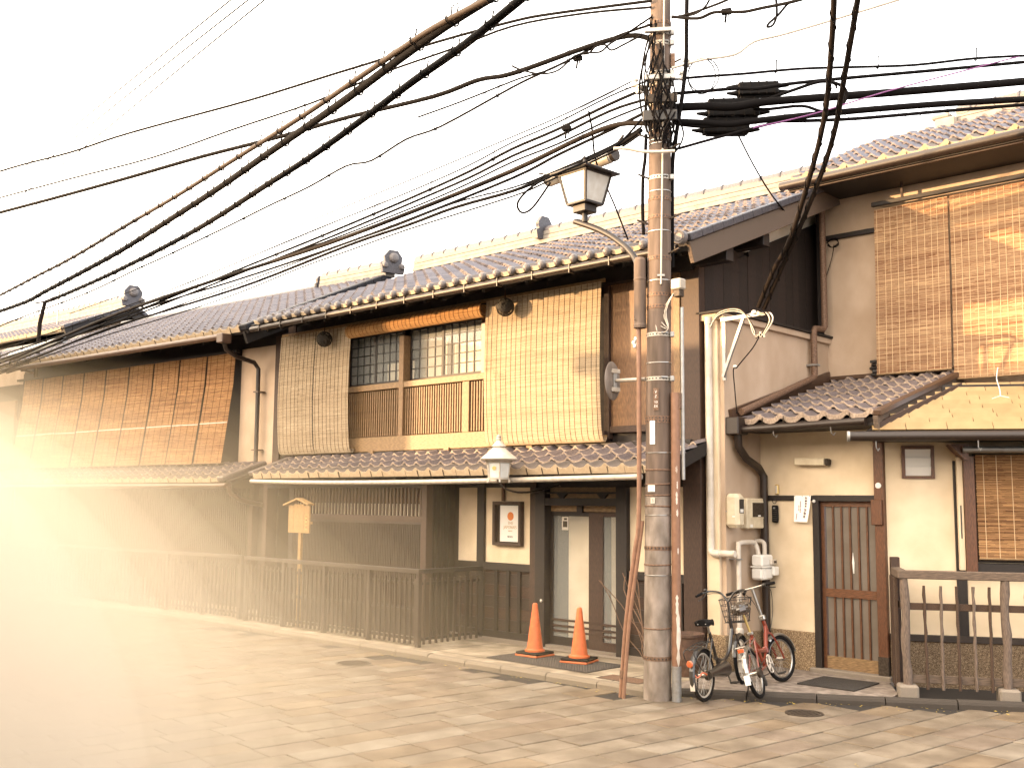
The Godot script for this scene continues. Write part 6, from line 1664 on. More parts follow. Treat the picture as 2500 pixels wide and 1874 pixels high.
	# railings
	railing("long low timber railing with a returned end before the latticed bay", Transform3D.IDENTITY, -15.70, -11.29, -0.98, 39, true)
	railing("hazy low timber railing of the western neighbour", west * Transform3D(Basis.IDENTITY, V(0, 0, 0)), -8.6, 0.32, 1.24, 78, false)
	# meters on the wing wall
	var m := thing("electric_meter", "cream rounded electric meter with a dark window on the wing wall", "electric meter", V(-7.0, 1.8, -2.35))
	part("case", g().bx(-7.1, 1.80, -2.44, -6.905, 2.22, -2.262, 0.045), M.meter, m)
	part("window", g().bx(-6.906, 1.98, -2.40, -6.902, 2.15, -2.30), M.black, m)
	part("dial", g().bx(-6.9025, 1.99, -2.385, -6.90, 2.03, -2.315), M.white, m)
	part("screw", g().ball(V(-7.07, 2.0, -2.26), V(0.010, 0.010, 0.005), 8), M.galv, m)
	part("seal_tag", g().bx(-6.985, 1.93, -2.263, -6.945, 1.95, -2.26), M.white, m)
	var m2 := thing("meter_cabinet", "square cream cabinet with a grey window beside the electric meter", "cabinet", V(-7.0, 1.78, -2.95))
	part("case", g().bx(-7.1, 1.785, -3.14, -6.99, 2.165, -2.62, 0.012), M.meter, m2)
	part("window_frame", g().bx(-6.991, 1.91, -3.05, -6.985, 2.13, -2.72, 0.003), M.meter, m2)
	part("window", g().bx(-6.986, 1.93, -3.03, -6.9835, 2.11, -2.74), M.iron, m2)
	part("dial", g().bx(-6.9837, 1.935, -2.93, -6.982, 1.955, -2.87), M.white, m2)
	part("sticker", g().bx(-6.9905, 1.80, -2.75, -6.9885, 1.84, -2.69), M.white, m2)
	var gm := thing("gas_meter", "white ribbed gas meter hanging on pale pipes by the bicycles", "gas meter", V(-6.95, 1.1, -2.9))
	part("upper_case", g().bx(-7.03, 1.315, -3.03, -6.87, 1.46, -2.76, 0.02), M.white, gm)
	part("lower_case", g().bx(-7.035, 1.15, -3.035, -6.875, 1.305, -2.755, 0.025), M.white, gm)
	part("flange", g().bx(-7.04, 1.303, -3.04, -6.86, 1.318, -2.75, 0.004), M.white, gm)
	for i in 3: part("rib", g().bx(-6.88, 1.16, -2.85 + i * 0.035, -6.865, 1.30, -2.835 + i * 0.035, 0.004), M.white, gm)
	part("counter", g().bx(-6.872, 1.34, -3.06, -6.835, 1.40, -2.93, 0.006), M.pvc, gm)
	part("counter_window", g().bx(-6.836, 1.355, -3.045, -6.834, 1.385, -2.98), M.black, gm)
	part("side_unit", g().bx(-6.88, 1.20, -3.10, -6.83, 1.31, -2.98, 0.01), M.white, gm)
	part("inlet_pipe", g().tube(smooth([V(-7.0, 0.05, -2.42), V(-7.0, 1.50, -2.42), V(-7.0, 1.585, -2.43), V(-7.0, 1.615, -2.48), V(-7.0, 1.615, -2.74), V(-7.0, 1.60, -2.80), V(-6.98, 1.55, -2.82), V(-6.96, 1.46, -2.82)], 3), 0.030, 12), M.pvc, gm)
	part("outlet_pipe", g().tube(smooth([V(-6.96, 1.46, -2.97), V(-6.96, 1.54, -2.97), V(-6.97, 1.60, -2.975), V(-7.02, 1.625, -2.98), V(-7.09, 1.62, -2.98)], 3), 0.028, 12), M.pvc, gm)
	for y in [0.43, 0.55]: part("valve", g().lathe([Vector2(0.03, y - 0.05), Vector2(0.05, y - 0.045), Vector2(0.05, y + 0.02), Vector2(0.034, y + 0.04)], Transform3D(Basis.IDENTITY, V(-7.0, 0, -2.42)), 12), M.pvc, gm)
	part("pipe_clip", g().bx(-7.1, 1.41, -2.45, -6.96, 1.425, -2.36), M.galv, gm)
	# notice paper by the door
	var pn := thing("paper_notice", "white paper with two columns of brush writing pinned left of the latticed door", "paper notice", V(-6.5, 2.04, -3.11))
	var pi := Image.create(96, 140, false, Image.FORMAT_RGBA8)
	pi.fill(Color(0.95, 0.93, 0.90))
	n = 0
	for key in ["cong", "gyo", "in", "you"]:
		glyph(pi, Vector2(63, 8 + n * 14), 12, kan[key], Color(0.22, 0.10, 0.10), 1.4)
		n += 1
	n = 0
	for key in ["chu", "rin", "jo"]:
		glyph(pi, Vector2(61 - n * 2, 70 + n * 17), 14, kan[key], Color(0.22, 0.10, 0.10), 1.5)
		n += 1
	n = 0
	for key in ["in", "you", "gyo", "jo", "cong", "you", "chu", "rin"]:
		glyph(pi, Vector2(34, 30 + n * 7.6), 6.5, kan[key], Color(0.35, 0.22, 0.22), 1.0)
		n += 1
	n = 0
	for key in ["gyo", "you", "in", "cong"]:
		glyph(pi, Vector2(25, 52 + n * 8), 6.0, kan[key], Color(0.45, 0.3, 0.3), 1.0)
		n += 1
	for i in 4: glyph(pi, Vector2(14 - i, 96 + i * 8), 6.5, kan[["you", "in", "you", "gyo"][i]], Color(0.4, 0.25, 0.25), 1.0)
	var sheet := G.new()
	sheet.has_uv = true
	var cols := 6
	for j in cols:
		for i in cols:
			var f := func(a: int, b: int) -> Array:
				var u := a / float(cols); var v := b / float(cols)
				var curl := 0.035 * pow(maxf(0, u - 0.5) * 2, 2) * v
				return [V(-6.612 + 0.228 * u - 0.03 * u * v * v, 2.205 - 0.33 * v, -3.122 + 0.02 * v + curl), Vector2(u, v)]
			var p: Array = [f.call(i, j + 1), f.call(i + 1, j + 1), f.call(i + 1, j), f.call(i, j)]
			for idx in [0, 2, 1, 0, 3, 2]: sheet._v(p[idx][0], V(0, 0, 1), p[idx][1])
	part("sheet", sheet, print_mat(pi), pn)
	for x in [-6.6, -6.5, -6.4]: part("pin", g().ball(V(x, 2.198, -3.118), V(0.006, 0.006, 0.004), 6), M.black, pn)
	# bell, key box, lamp, knob, disc
	var kb := thing("key_box", "black louvred box hanging on a shackle left of the paper notice", "key box", V(-6.87, 1.95, -3.1))
	part("case", g().bx(-6.915, 1.86, -3.13, -6.835, 2.08, -3.08, 0.012), M.rubber, kb)
	for i in 6: part("louvre", g().bx(-6.905, 1.885 + i * 0.025, -3.081, -6.845, 1.897 + i * 0.025, -3.072), M.black, kb)
	part("display", g().bx(-6.89, 2.035, -3.0805, -6.86, 2.055, -3.078), M.galv, kb)
	var sh := []
	for i in 13: sh.append(V(-6.875 + 0.025 * cos(TAU * i / 12), 2.13 + 0.028 * sin(TAU * i / 12), -3.09))
	part("shackle", g().tube(sh, 0.005, 6), M.black, kb)
	var be := thing("bell_plate", "small brass bell plate on the wall above the black key box", "bell plate", V(-6.86, 2.28, -3.13))
	part("plate", g().bx(-6.885, 2.215, -3.15, -6.835, 2.345, -3.115, 0.012), M.gold_metal, be)
	part("face", g().bx(-6.874, 2.23, -3.116, -6.846, 2.33, -3.112), M.pvc, be)
	var wl := thing("wall_lamp", "cream oblong lamp on the wall above the latticed door", "wall lamp", V(-6.3, 2.65, -3.1))
	part("shade", g(Transform3D(Basis(Vector3.FORWARD, 0.03), V(-6.56, 2.625, -3.15))).bx(0, -0.04, 0, 0.40, 0.05, 0.11, 0.008), M.meter, wl)
	part("end_cap", g(Transform3D(Basis(Vector3.FORWARD, 0.03), V(-6.56, 2.625, -3.15))).bx(0.40, -0.04, 0.0, 0.45, 0.045, 0.10, 0.02), M.iron, wl)
	var kn := thing("white_peg", "white round peg at the head of the latticed door frame", "peg", V(-6.335, 2.135, -3.1))
	part("ball", g().ball(V(-6.335, 2.135, -3.105), V(0.021, 0.021, 0.021), 12), M.white, kn)
	part("stem", g().tube([V(-6.335, 2.135, -3.16), V(-6.335, 2.135, -3.11)], 0.008, 8), M.galv, kn)
	var ds := thing("white_disc", "plain white disc on the red post beside the latticed door", "disc", V(-5.495, 2.325, -3.09))
	part("face", g().lathe([Vector2(0.035, -0.01), Vector2(0.035, 0.006), Vector2(0.028, 0.010), Vector2(0, 0.010)], Transform3D(Basis(Vector3.RIGHT, PI / 2), V(-5.495, 2.325, -3.095)), 20), M.white, ds)
	# service bracket and its bunched cables on the wing wall
	var br := thing("service_bracket", "galvanized angle bracket carrying the bunched service cables on the cream wing wall", "bracket", V(-7.05, 4.4, -2.25))
	part("upright", g().bx(-7.08, 3.62, -2.262, -7.035, 4.42, -2.235), M.galv, br)
	part("arm", g().bar(V(-7.08, 4.38, -2.22), V(-6.50, 4.40, -2.24), 0.04, 0.045), M.galv, br)
	part("strut", g().bar(V(-7.06, 3.66, -2.215), V(-6.76, 4.37, -2.22), 0.035, 0.035), M.galv, br)
	for i in 4: part("bent_cable", g().tube(smooth([V(-7.23, 4.30, -2.20), V(-7.12, 4.43 + 0.012 * i, -2.19), V(-6.95, 4.47 + 0.012 * i, -2.18), V(-6.78, 4.44 + 0.012 * i, -2.18), V(-6.66, 4.34, -2.17), V(-6.60 + 0.012 * i, 4.18, -2.16), V(-6.55, 4.12 - 0.01 * i, -2.15), V(-6.46, 4.16, -2.15)], 4), 0.008, 6), M.cable_p if i % 2 else M.galv, br)
	for i in 4: part("bent_cable", g().tube(smooth([V(-6.56, 4.44, -2.22), V(-6.48, 4.40 - 0.01 * i, -2.18), V(-6.42 + 0.02 * i, 4.38, -2.16), V(-6.38 + 0.02 * i, 4.28, -2.15), V(-6.44, 4.16 - 0.015 * i, -2.15), V(-6.52 + 0.03 * i, 4.10, -2.15), V(-6.50, 4.16, -2.15)], 4), 0.009, 6), M.pvc if i % 2 else M.cable, br)
	for q in [V(-6.60, 4.42, -2.2), V(-6.54, 4.40, -2.22)]: part("insulator", g().ball(q, V(0.035, 0.03, 0.03), 10), M.white, br)
	part("drop_wire", g().tube(smooth([V(-6.52, 4.10, -2.17), V(-6.62, 3.98, -2.19), V(-6.78, 3.84, -2.21), V(-6.87, 3.76, -2.22), V(-6.92, 3.74, -2.23), V(-6.91, 3.5, -2.24), V(-6.91, 3.2, -2.28)], 3), 0.007, 6), M.cable, br)
	part("coil_clip", g().ball(V(-6.89, 3.78, -2.22), V(0.03, 0.02, 0.02), 8), M.white, br)
	# terminal of dark wire on the upper wall, below the screens
	var tb := thing("cable_terminal", "clump of dark cable fittings on the upper wall beside the lowest corner of the screens", "cable fitting", V(-6.36, 3.95, -5.0))
	for i in 5: part("fitting", g().bc(V(-6.37 + 0.015 * (i % 2), 3.90 + i * 0.045, -5.02), V(0.08 + 0.02 * (i % 3), 0.04, 0.10), Basis(Vector3.UP, i * 0.4), 0.008), M.black, tb)
	var tb2 := thing("wire_tangle", "tangle of thin wire pinned to the upper wall by the gable", "wire", V(-7.0, 5.85, -5.0))
	for i in 3: part("loop", g().tube(smooth([V(-7.05, 5.88, -5.02), V(-6.95 + 0.03 * i, 5.93, -5.0), V(-6.85, 5.86 - 0.02 * i, -5.0), V(-6.95, 5.80, -5.0), V(-7.02, 5.84 + 0.02 * i, -5.0)], 4), 0.006, 5), M.cable, tb2)
	part("tail", g().tube(smooth([V(-6.93, 5.84, -5.02), V(-6.98, 5.65, -5.04), V(-7.10, 5.35, -5.06)], 3), 0.006, 5), M.cable, tb2)
	var tw := thing("white_branch", "forked white twig of wire hanging under the upper reed screens", "twig", V(-4.05, 3.3, -3.05))
	part("stem", g().tube(smooth([V(-4.06, 3.62, -3.05), V(-4.08, 3.5, -3.05), V(-4.05, 3.38, -3.04), V(-4.04, 3.30, -3.03)], 3), 0.006, 5), M.white, tw)
	for sg in [-1, 1]: part("fork", g().tube([V(-4.04, 3.30, -3.03), V(-4.04 + 0.09 * sg, 3.275, -3.03)], 0.004, 5), M.white, tw)
	# planter and bare twigs between the pole and the door
	var pt := thing("planter", "round brown planter tucked behind the peeling post", "planter", V(-7.30, 0.06, -1.75))
	part("pot", g().lathe([Vector2(0.0, 0.06), Vector2(0.15, 0.06), Vector2(0.19, 0.25), Vector2(0.20, 0.50), Vector2(0.215, 0.52), Vector2(0.215, 0.55), Vector2(0.19, 0.55), Vector2(0.18, 0.5)], Transform3D(Basis.IDENTITY, V(-7.32, 0, -1.75)), 24), M.pottery, pt)
	part("earth", g().lathe([Vector2(0.185, 0.50), Vector2(0, 0.52)], Transform3D(Basis.IDENTITY, V(-7.32, 0, -1.75)), 20), M.soil, pt)
	var sr := thing("bare_shrub", "leafless shrub of thin twigs left of the utility pole", "shrub", V(-8.1, 0.06, -1.95))
	for i in 9:
		var p := [V(-8.05, 0.06, -1.95)]
		var dd := V(rg.randf_range(-0.25, 0.35), 1, rg.randf_range(-0.12, 0.2))
		for j in 6:
			dd = (dd + V(rg.randf_range(-0.5, 0.4), rg.randf_range(-0.1, 0.2), rg.randf_range(-0.3, 0.3))).normalized()
			p.append(p[-1] + dd * 0.21)
		part("twig", g().tube(smooth(p, 2), 0.006, 5), M.twig, sr)
	# fallen leaves in the gutter
	var lv := G.new()
	for i in 160:
		var s2 := rg.randf() * 4.2
		var p := V(-6.86, 0.004, -0.72) + V(2.95, 0, -1.88).normalized() * s2 + V(0.5, 0, 0.8) * absf(rg.randfn(0, 0.12))
		if i > 90: p = V(rg.randf_range(-12, -7.2), 0.004, -0.5 + absf(rg.randfn(0, 0.10)))
		if i > 150: p = V(rg.randf_range(-7, -4), 0.004, rg.randf_range(-1.5, 1))
		lv.t = Transform3D(Basis(Vector3.UP, rg.randf() * TAU) * Basis(Vector3.RIGHT, rg.randf_range(-0.4, 0.4)), p)
		var z := rg.randf_range(0.008, 0.022)
		lv.quad(V(-z, 0, 0), V(0, 0.002, z * 0.35), V(z, 0, 0), V(0, 0.003, -z * 0.35))
	var lm := part("fallen_leaves", lv, M.leaf)
	lm.set_meta("kind", "stuff")
	tag(lm, "small yellow leaves blown along the kerbs", "leaves")

func print_mat(im: Image) -> StandardMaterial3D:
	var m := StandardMaterial3D.new()
	m.albedo_texture = ImageTexture.create_from_image(im)
	m.roughness = 0.9
	m.cull_mode = BaseMaterial3D.CULL_DISABLED
	return m

func decal_quad(o: Vector3, w: float, h: float, b: Basis) -> G:
	var q := G.new()
	q.has_uv = true
	q.t = Transform3D(b, o)
	q.quad(V(-w / 2, -h / 2, 0), V(w / 2, -h / 2, 0), V(w / 2, h / 2, 0), V(-w / 2, h / 2, 0))
	return q

func railing(label: String, w: Transform3D, x0: float, x1: float, z: float, bars: int, back: bool) -> void:
	var f := thing("timber_railing", label, "railing", w * V((x0 + x1) / 2, 0, z))
	part("top_rail", g(w).bx(x0 - 0.02, 1.075, z - 0.045, x1 + 0.05, 1.135, z + 0.045, 0.006), M.fence_h, f)
	for y in [0.93, 0.55, 0.16]: part("back_rail", g(w).bx(x0, y - 0.02, z - 0.05, x1, y + 0.02, z - 0.018), M.fence_h, f)
	var per := maxi(int(round((x1 - x0) / 1.09)), 1)
	var posts := []
	for i in per + 1: posts.append(lerpf(x0 + 0.02, x1, i / float(per)))
	for x in posts: part("post", g(w).bx(x - 0.033, 0.06, z - 0.04, x + 0.033, 1.075, z + 0.03, 0.004), M.fence, f)
	var up := g(Transform3D(w.basis, Vector3.ZERO)).bx(-0.015, 0.09, -0.015, 0.015, 1.0, 0.017, 0.002).mesh()
	for i in bars:
		var x := lerpf(x0 + 0.02, x1, (i + 0.5) / bars)
		var near := false
		for p in posts:
			if absf(p - x) < 0.05: near = true
		if not near: inst("upright", up, M.fence, f, Transform3D(Basis.IDENTITY, w * V(x, rg.randf_range(-0.004, 0.004), z)))
	if back:
		part("top_rail", g(w).bx(x1 - 0.04, 1.075, -2.2, x1 + 0.05, 1.135, z - 0.045, 0.006), M.dark_z, f)
		for y in [0.93, 0.16]: part("back_rail", g(w).bx(x1 - 0.05, y - 0.02, -2.2, x1 - 0.018, y + 0.02, z - 0.045), M.dark_z, f)
		var k := 0
		while k < 10:
			inst("upright", up, M.fence, f, Transform3D(Basis.IDENTITY, w * V(x1, 0, z - 0.115 - k * 0.115)))
			k += 1

func part_blinds() -> void:
	var tone := Color(0.50, 0.405, 0.285); var dark := Color(0.35, 0.268, 0.175)
	var hang := [Vector2(0, 0), Vector2(0.03, 0.6), Vector2(0.04, 1.2), Vector2(0.02, 1.7), Vector2(0.0, 1.98), Vector2(-0.02, 2.09), Vector2(-0.05, 2.15), Vector2(-0.09, 2.165), Vector2(-0.115, 2.13), Vector2(-0.12, 2.08)]
	var gp := "straw blinds on the main house"
	reed_blind("narrow straw blind at the far end of the main house front", Transform3D(Basis.IDENTITY, V(-16.36, 5.06, -1.97)), 1.06, hang, 0.0085, 0.007, tone, dark, 5, 9, M.thread, gp)
	reed_blind("narrow straw blind with an openwork ball before it, beside the window", Transform3D(Basis.IDENTITY, V(-15.27, 5.06, -1.97)), 1.0, hang, 0.0085, 0.007, tone, dark, 5, 9, M.thread, gp)
	reed_blind("wide straw blind of the main house hanging beside the boarded panel", Transform3D(Basis.IDENTITY, V(-11.0, 5.07, -1.97)), 2.2, hang, 0.0085, 0.007, tone, dark, 9, 22, M.thread, gp)
	# the rolled one over the window
	var roll := [Vector2(0.02, 0)]
	for i in 24:
		var a := -PI / 2 + TAU * i / 16.0
		var r := 0.122 - 0.0024 * i
		roll.append(Vector2(0.05 + cos(a) * r, 0.125 + sin(a) * r))
	reed_blind("straw blind rolled up tight over the latticed window", Transform3D(Basis.IDENTITY, V(-14.25, 5.06, -1.98)), 3.25, roll, 0.0085, 0.008, Color(0.46, 0.26, 0.10), Color(0.24, 0.11, 0.035), 12, 32, M.thread, gp)
	var rod := thing("blind_rod", "long pale timber rod from which the straw blinds hang", "rod", V(-12.5, 5.09, -1.99))
	part("rod", g().bx(-16.36, 5.065, -2.01, -8.75, 5.115, -1.975, 0.006), M.gold, rod)
	for i in 12:
		var x := -16.0 + i * 0.62
		part("hook", g().tube([V(x, 5.12, -1.99), V(x, 5.2, -1.99)], 0.005, 5), M.iron, rod)
	# reed screens of the corner house
	var s := thing("blind_rod", "dark batten carrying the upper reed screens of the corner house", "rod", V(-4.5, 6.30, -4.9))
	part("batten", g().bx(-6.29, 6.25, -4.93, -2.0, 6.31, -4.87, 0.006), M.dark_h, s)
	part("hanger", g().bx(-5.87, 6.31, -4.92, -5.84, 6.52, -4.89), M.brown, s)
	var st := Color(0.56, 0.385, 0.225); var sd := Color(0.22, 0.10, 0.05)
	var g2 := "upper reed screens of the corner house"
	reed_blind("shaggy orange reed screen on the upper corner house, beside the bare plaster", Transform3D(Basis.IDENTITY, V(-6.26, 6.20, -4.90)), 1.02, [Vector2(0, 0), Vector2(0.02, 1.2), Vector2(0.06, 2.32)], 0.011, 0.010, st, sd, 7, 11, M.thread_l, g2)
	reed_blind("shaggy orange reed screen on the upper corner house, middle of the row", Transform3D(Basis.IDENTITY, V(-5.21, 6.20, -4.89)), 1.02, [Vector2(0, 0), Vector2(0.02, 1.2), Vector2(0.06, 2.46)], 0.011, 0.010, st, sd, 7, 11, M.thread_l, g2)
	reed_blind("shaggy orange reed screen on the upper corner house, third in the row", Transform3D(Basis.IDENTITY, V(-4.16, 6.20, -4.89)), 1.02, [Vector2(0, 0), Vector2(0.02, 1.2), Vector2(0.06, 2.46)], 0.011, 0.010, st, sd, 7, 11, M.thread_l, g2)
	reed_blind("brown reed screen with pale strings hanging in the low window of the angled wing", wing * Transform3D(Basis.IDENTITY, V(1.0, 2.68, 0.12)), 2.0, [Vector2(0, 0), Vector2(0.01, 0.6), Vector2(0.02, 1.18)], 0.0095, 0.0078, Color(0.50, 0.29, 0.13), Color(0.14, 0.06, 0.025), 14, 13, M.thread_l, "low reed screen")

# ---------- the two bicycles ----------
func wheel(parent: Node, f: Transform3D, r: float, rim: Material, called := "wheel") -> void:
	# f: hub centre, axle along z
	var ring := func(rad: float, tr: float, k: int) -> G:
		var p := []
		for i in 33: p.append(V(cos(TAU * i / 32.0) * rad, sin(TAU * i / 32.0) * rad, 0))
		return g(f).tube(p, tr, k, false)
	var w := part(called, ring.call(r - 0.048, 0.011, 8), rim, parent)
	part("tyre", ring.call(r - 0.022, 0.022, 10), M.rubber, w)
	var sp := g(f)
	for i in 24:
		var a := TAU * i / 24.0
		var b := a + (0.5 if i % 2 else -0.5)
		var sd := 0.028 if i % 4 < 2 else -0.028
		sp.tube([V(cos(b) * 0.022, sin(b) * 0.022, sd), V(cos(a) * (r - 0.055), sin(a) * (r - 0.055), 0)], 0.0014, 4, false)
	part("spokes", sp, M.steel, w, "", "stuff")
	part("hub", g(f).tube([V(0, 0, -0.055), V(0, 0, -0.03), V(0, 0, 0.03), V(0, 0, 0.055)], [0.012, 0.024, 0.024, 0.012], 10), M.steel, w)

func fender(parent: Node, f: Transform3D, r: float, a0: float, a1: float, m: Material) -> MeshInstance3D:
	var b := g(f)
	var n := 14
	var prof := [Vector2(-0.030, -0.018), Vector2(-0.022, 0.0), Vector2(0.0, 0.008), Vector2(0.022, 0.0), Vector2(0.030, -0.018)]
	for i in n:
		var s := lerpf(a0, a1, i / float(n)); var t := lerpf(a0, a1, (i + 1) / float(n))
		for k in 4:
			var q := func(a: float, p: Vector2) -> Vector3: return V(cos(a) * (r + p.y), sin(a) * (r + p.y), p.x)
			b.quad(q.call(s, prof[k]), q.call(s, prof[k + 1]), q.call(t, prof[k + 1]), q.call(t, prof[k]))
			b.quad(q.call(s, prof[k + 1]) * 0.994, q.call(s, prof[k]) * 0.994, q.call(t, prof[k]) * 0.994, q.call(t, prof[k + 1]) * 0.994)
	return part("fender", b, m, parent)

func bike_frame(at: Vector3, head: Vector3, lean: float) -> Transform3D:
	var f := head.normalized()
	var left := Vector3.UP.cross(f)
	var up := Vector3.UP * cos(lean) + left * sin(lean)
	return Transform3D(Basis(f, up, f.cross(up)), at)

func bikes() -> void:
	# black step through bicycle with a wire basket
	var f := bike_frame(V(-6.37, 0.012, -0.70), V(-0.16, 0.035, -0.985), 0.10)
	var b := thing("bicycle", "black step through bicycle with a wire basket and rear rack, nearest the utility pole", "bicycle", f.origin)
	var r := 0.272
	var L := 1.06
	wheel(b, f * Transform3D(Basis.IDENTITY, V(0, r, 0)), r, M.pale_metal)
	var steer := Basis(Vector3.UP, 0.12)
	wheel(b, f * Transform3D(steer, V(L, r, 0)), r, M.pale_metal)
	fender(b, f * Transform3D(Basis.IDENTITY, V(0, r, 0)), r + 0.022, 0.5, 3.5, M.paint_black)
	fender(b, f * Transform3D(steer, V(L, r, 0)), r + 0.022, 0.6, 2.9, M.paint_black)
	var bb := V(0.42, 0.27, 0)
	var hd := V(0.90, 0.70, 0)
	var fr := g(f)
	fr.tube(smooth([V(0.88, 0.66, 0), V(0.78, 0.47, 0), V(0.66, 0.37, 0), V(0.52, 0.345, 0), V(0.355, 0.40, 0)], 4), 0.021, 12)
	fr.tube([bb, V(0.27, 0.68, 0)], 0.017, 12)
	fr.tube([V(0.885, 0.58, 0), V(0.855, 0.76, 0)], 0.021, 12)
	part("frame", fr, M.paint_black, b)
	var st := g(f)
	for s in [-1, 1]:
		st.tube([V(0, r, 0.058 * s), V(0.40, 0.275, 0.04 * s)], 0.009, 8)
		st.tube([V(0, r, 0.058 * s), V(0.28, 0.62, 0.022 * s)], 0.008, 8)
	part("stays", st, M.paint_black, b)
	var fk := g(f)
	for s in [-1, 1]: fk.tube(smooth([V(0.885, 0.59, 0.035 * s), V(0.93, 0.46, 0.05 * s), V(1.0, 0.33, 0.052 * s), V(L, r, 0.052 * s)], 3), 0.010, 8)
	part("fork", fk, M.paint_black, b)
	part("seat_post", g(f).tube([V(0.27, 0.67, 0), V(0.235, 0.775, 0)], 0.013, 10), M.steel, b)
	saddle(b, f * Transform3D(Basis.IDENTITY, V(0.22, 0.80, 0)), M.rubber)
	var hb := g(f)
	hb.tube(smooth([V(0.66, 1.045, -0.285), V(0.74, 1.06, -0.27), V(0.84, 1.075, -0.20), V(0.87, 1.05, -0.09), V(0.855, 0.97, -0.02), V(0.852, 0.95, 0.0), V(0.855, 0.97, 0.02), V(0.87, 1.05, 0.09), V(0.84, 1.075, 0.20), V(0.74, 1.06, 0.27), V(0.66, 1.045, 0.285)], 4), 0.011, 10)
	hb.tube([V(0.855, 0.76, 0), V(0.85, 0.95, 0)], 0.012, 10)
	part("handlebar", hb, M.paint_black, b)
	for s in [-1, 1]:
		part("grip", g(f).tube([V(0.64, 1.04, 0.288 * s), V(0.75, 1.061, 0.266 * s)], 0.016, 10), M.rubber, b)
		part("brake_lever", g(f).tube(smooth([V(0.79, 1.06, 0.24 * s), V(0.78, 1.03, 0.24 * s), V(0.71, 1.0, 0.262 * s), V(0.67, 0.985, 0.28 * s)], 3), 0.006, 6), M.black, b)
	part("bell", g(f).ball(V(0.79, 1.095, -0.235), V(0.022, 0.018, 0.022), 10), M.black, b)
	# basket of wire
	var bk := g(f)
	for j in 5:
		var y := 0.70 + j * 0.065
		var hw := 0.13 + 0.012 * j; var hl := 0.10 + 0.012 * j
		var p := []
		for i in 25:
			var a := TAU * i / 24.0
			p.append(V(1.06 + hl * signf(cos(a)) * pow(absf(cos(a)), 0.6), y, hw * signf(sin(a)) * pow(absf(sin(a)), 0.6)))
		bk.tube(p, 0.0035 if j < 4 else 0.005, 5, false)
	for i in 26:
		var a := TAU * i / 26.0
		var d := V(signf(cos(a)) * pow(absf(cos(a)), 0.6), 0, signf(sin(a)) * pow(absf(sin(a)), 0.6))
		bk.tube([V(1.06 + 0.10 * d.x, 0.70, 0.13 * d.z), V(1.06 + 0.148 * d.x, 0.965, 0.178 * d.z)], 0.0025, 4, false)
	for i in 7:
		bk.tube([V(0.97 + i * 0.03, 0.70, -0.125), V(0.97 + i * 0.03, 0.70, 0.125)], 0.0025, 4, false)
		bk.tube([V(0.965, 0.70, -0.12 + i * 0.04), V(1.155, 0.70, -0.12 + i * 0.04)], 0.0025, 4, false)
	part("basket", bk, M.black, b)
	part("basket_stay", g(f).tube([V(0.87, 0.72, 0), V(0.98, 0.71, 0)], 0.008, 6), M.black, b)
	# crank, chain case, rack, reflector, stand, lock
	part("chain_case", g(f).tube([V(-0.02, r, 0.062), V(0.1, r + 0.005, 0.062), V(0.42, 0.275, 0.062)], [0.05, 0.035, 0.09], 14), M.paint_black, b)
	part("crank", g(f).tube([bb + V(0, 0, 0.09), bb + V(0.06, -0.15, 0.095)], 0.010, 8).tube([bb + V(0, 0, -0.08), bb + V(-0.06, 0.15, -0.085)], 0.010, 8), M.steel, b)
	part("pedal", g(f).bc(bb + V(0.06, -0.15, 0.145), V(0.09, 0.02, 0.08), Basis.IDENTITY, 0.004), M.black, b)
	part("pedal", g(f).bc(bb + V(-0.06, 0.15, -0.135), V(0.09, 0.02, 0.08), Basis.IDENTITY, 0.004), M.black, b)
	var rk := g(f)
	for s in [-1, 0, 1]: rk.tube(smooth([V(0.19, 0.60, 0.05 * s), V(0.05, 0.60, 0.06 * s), V(-0.28, 0.565, 0.055 * s)], 2), 0.006, 6)
	for s in [-1, 1]: rk.tube(smooth([V(-0.25, 0.568, 0.055 * s), V(-0.30, 0.53, 0.06 * s), V(-0.18, 0.38, 0.06 * s), V(0, r, 0.06 * s)], 3), 0.006, 6)
	for i in 3: rk.tube([V(-0.25 + i * 0.15, 0.572 + 0.012 * i, -0.058), V(-0.25 + i * 0.15, 0.572 + 0.012 * i, 0.058)], 0.005, 6)
	part("rear_rack", rk, M.black, b)
	part("reflector", g(f).lathe([Vector2(0, -0.008), Vector2(0.036, -0.008), Vector2(0.038, 0.0), Vector2(0.030, 0.010), Vector2(0, 0.014)], Transform3D(Basis(Vector3.BACK, PI / 2), V(-0.30, 0.43, 0)), 18), M.reflector, b)
	part("reflector_stay", g(f).tube([V(-0.27, 0.43, 0), V(-0.24, 0.50, 0)], 0.006, 6), M.black, b)
	part("sprocket", g(f).tube([V(0, r, 0.045), V(0, r, 0.07)], 0.05, 18), M.iron, b)
	part("kick_stand", g(f).tube([V(0.02, r, -0.07), V(0.13, 0.0, -0.16)], 0.008, 6), M.iron, b)
	var lk := []
	for i in 17: lk.append(V(-0.10 - 0.13 * sin(PI * i / 16.0), 0.30 + 0.02 * sin(i), -0.09 + 0.18 * i / 16.0))
	part("ring_lock", g(f).tube(lk, 0.010, 8), M.reflector, b)
	part("rear_flap", g(f).bc(V(-0.285, 0.20, 0), V(0.01, 0.09, 0.05), Basis.IDENTITY, 0.003), M.pvc, b)
	part("brake_cable", g(f).tube(smooth([V(0.79, 1.05, -0.24), V(0.92, 1.03, -0.1), V(0.95, 0.9, 0.0), V(0.90, 0.72, 0.02)], 4), 0.004, 5), M.black, b)
	# red folding bicycle leaning beside it
	var f2 := bike_frame(V(-5.93, 0.055, -1.09), V(-0.262, 0.02, -0.965), 0.29)
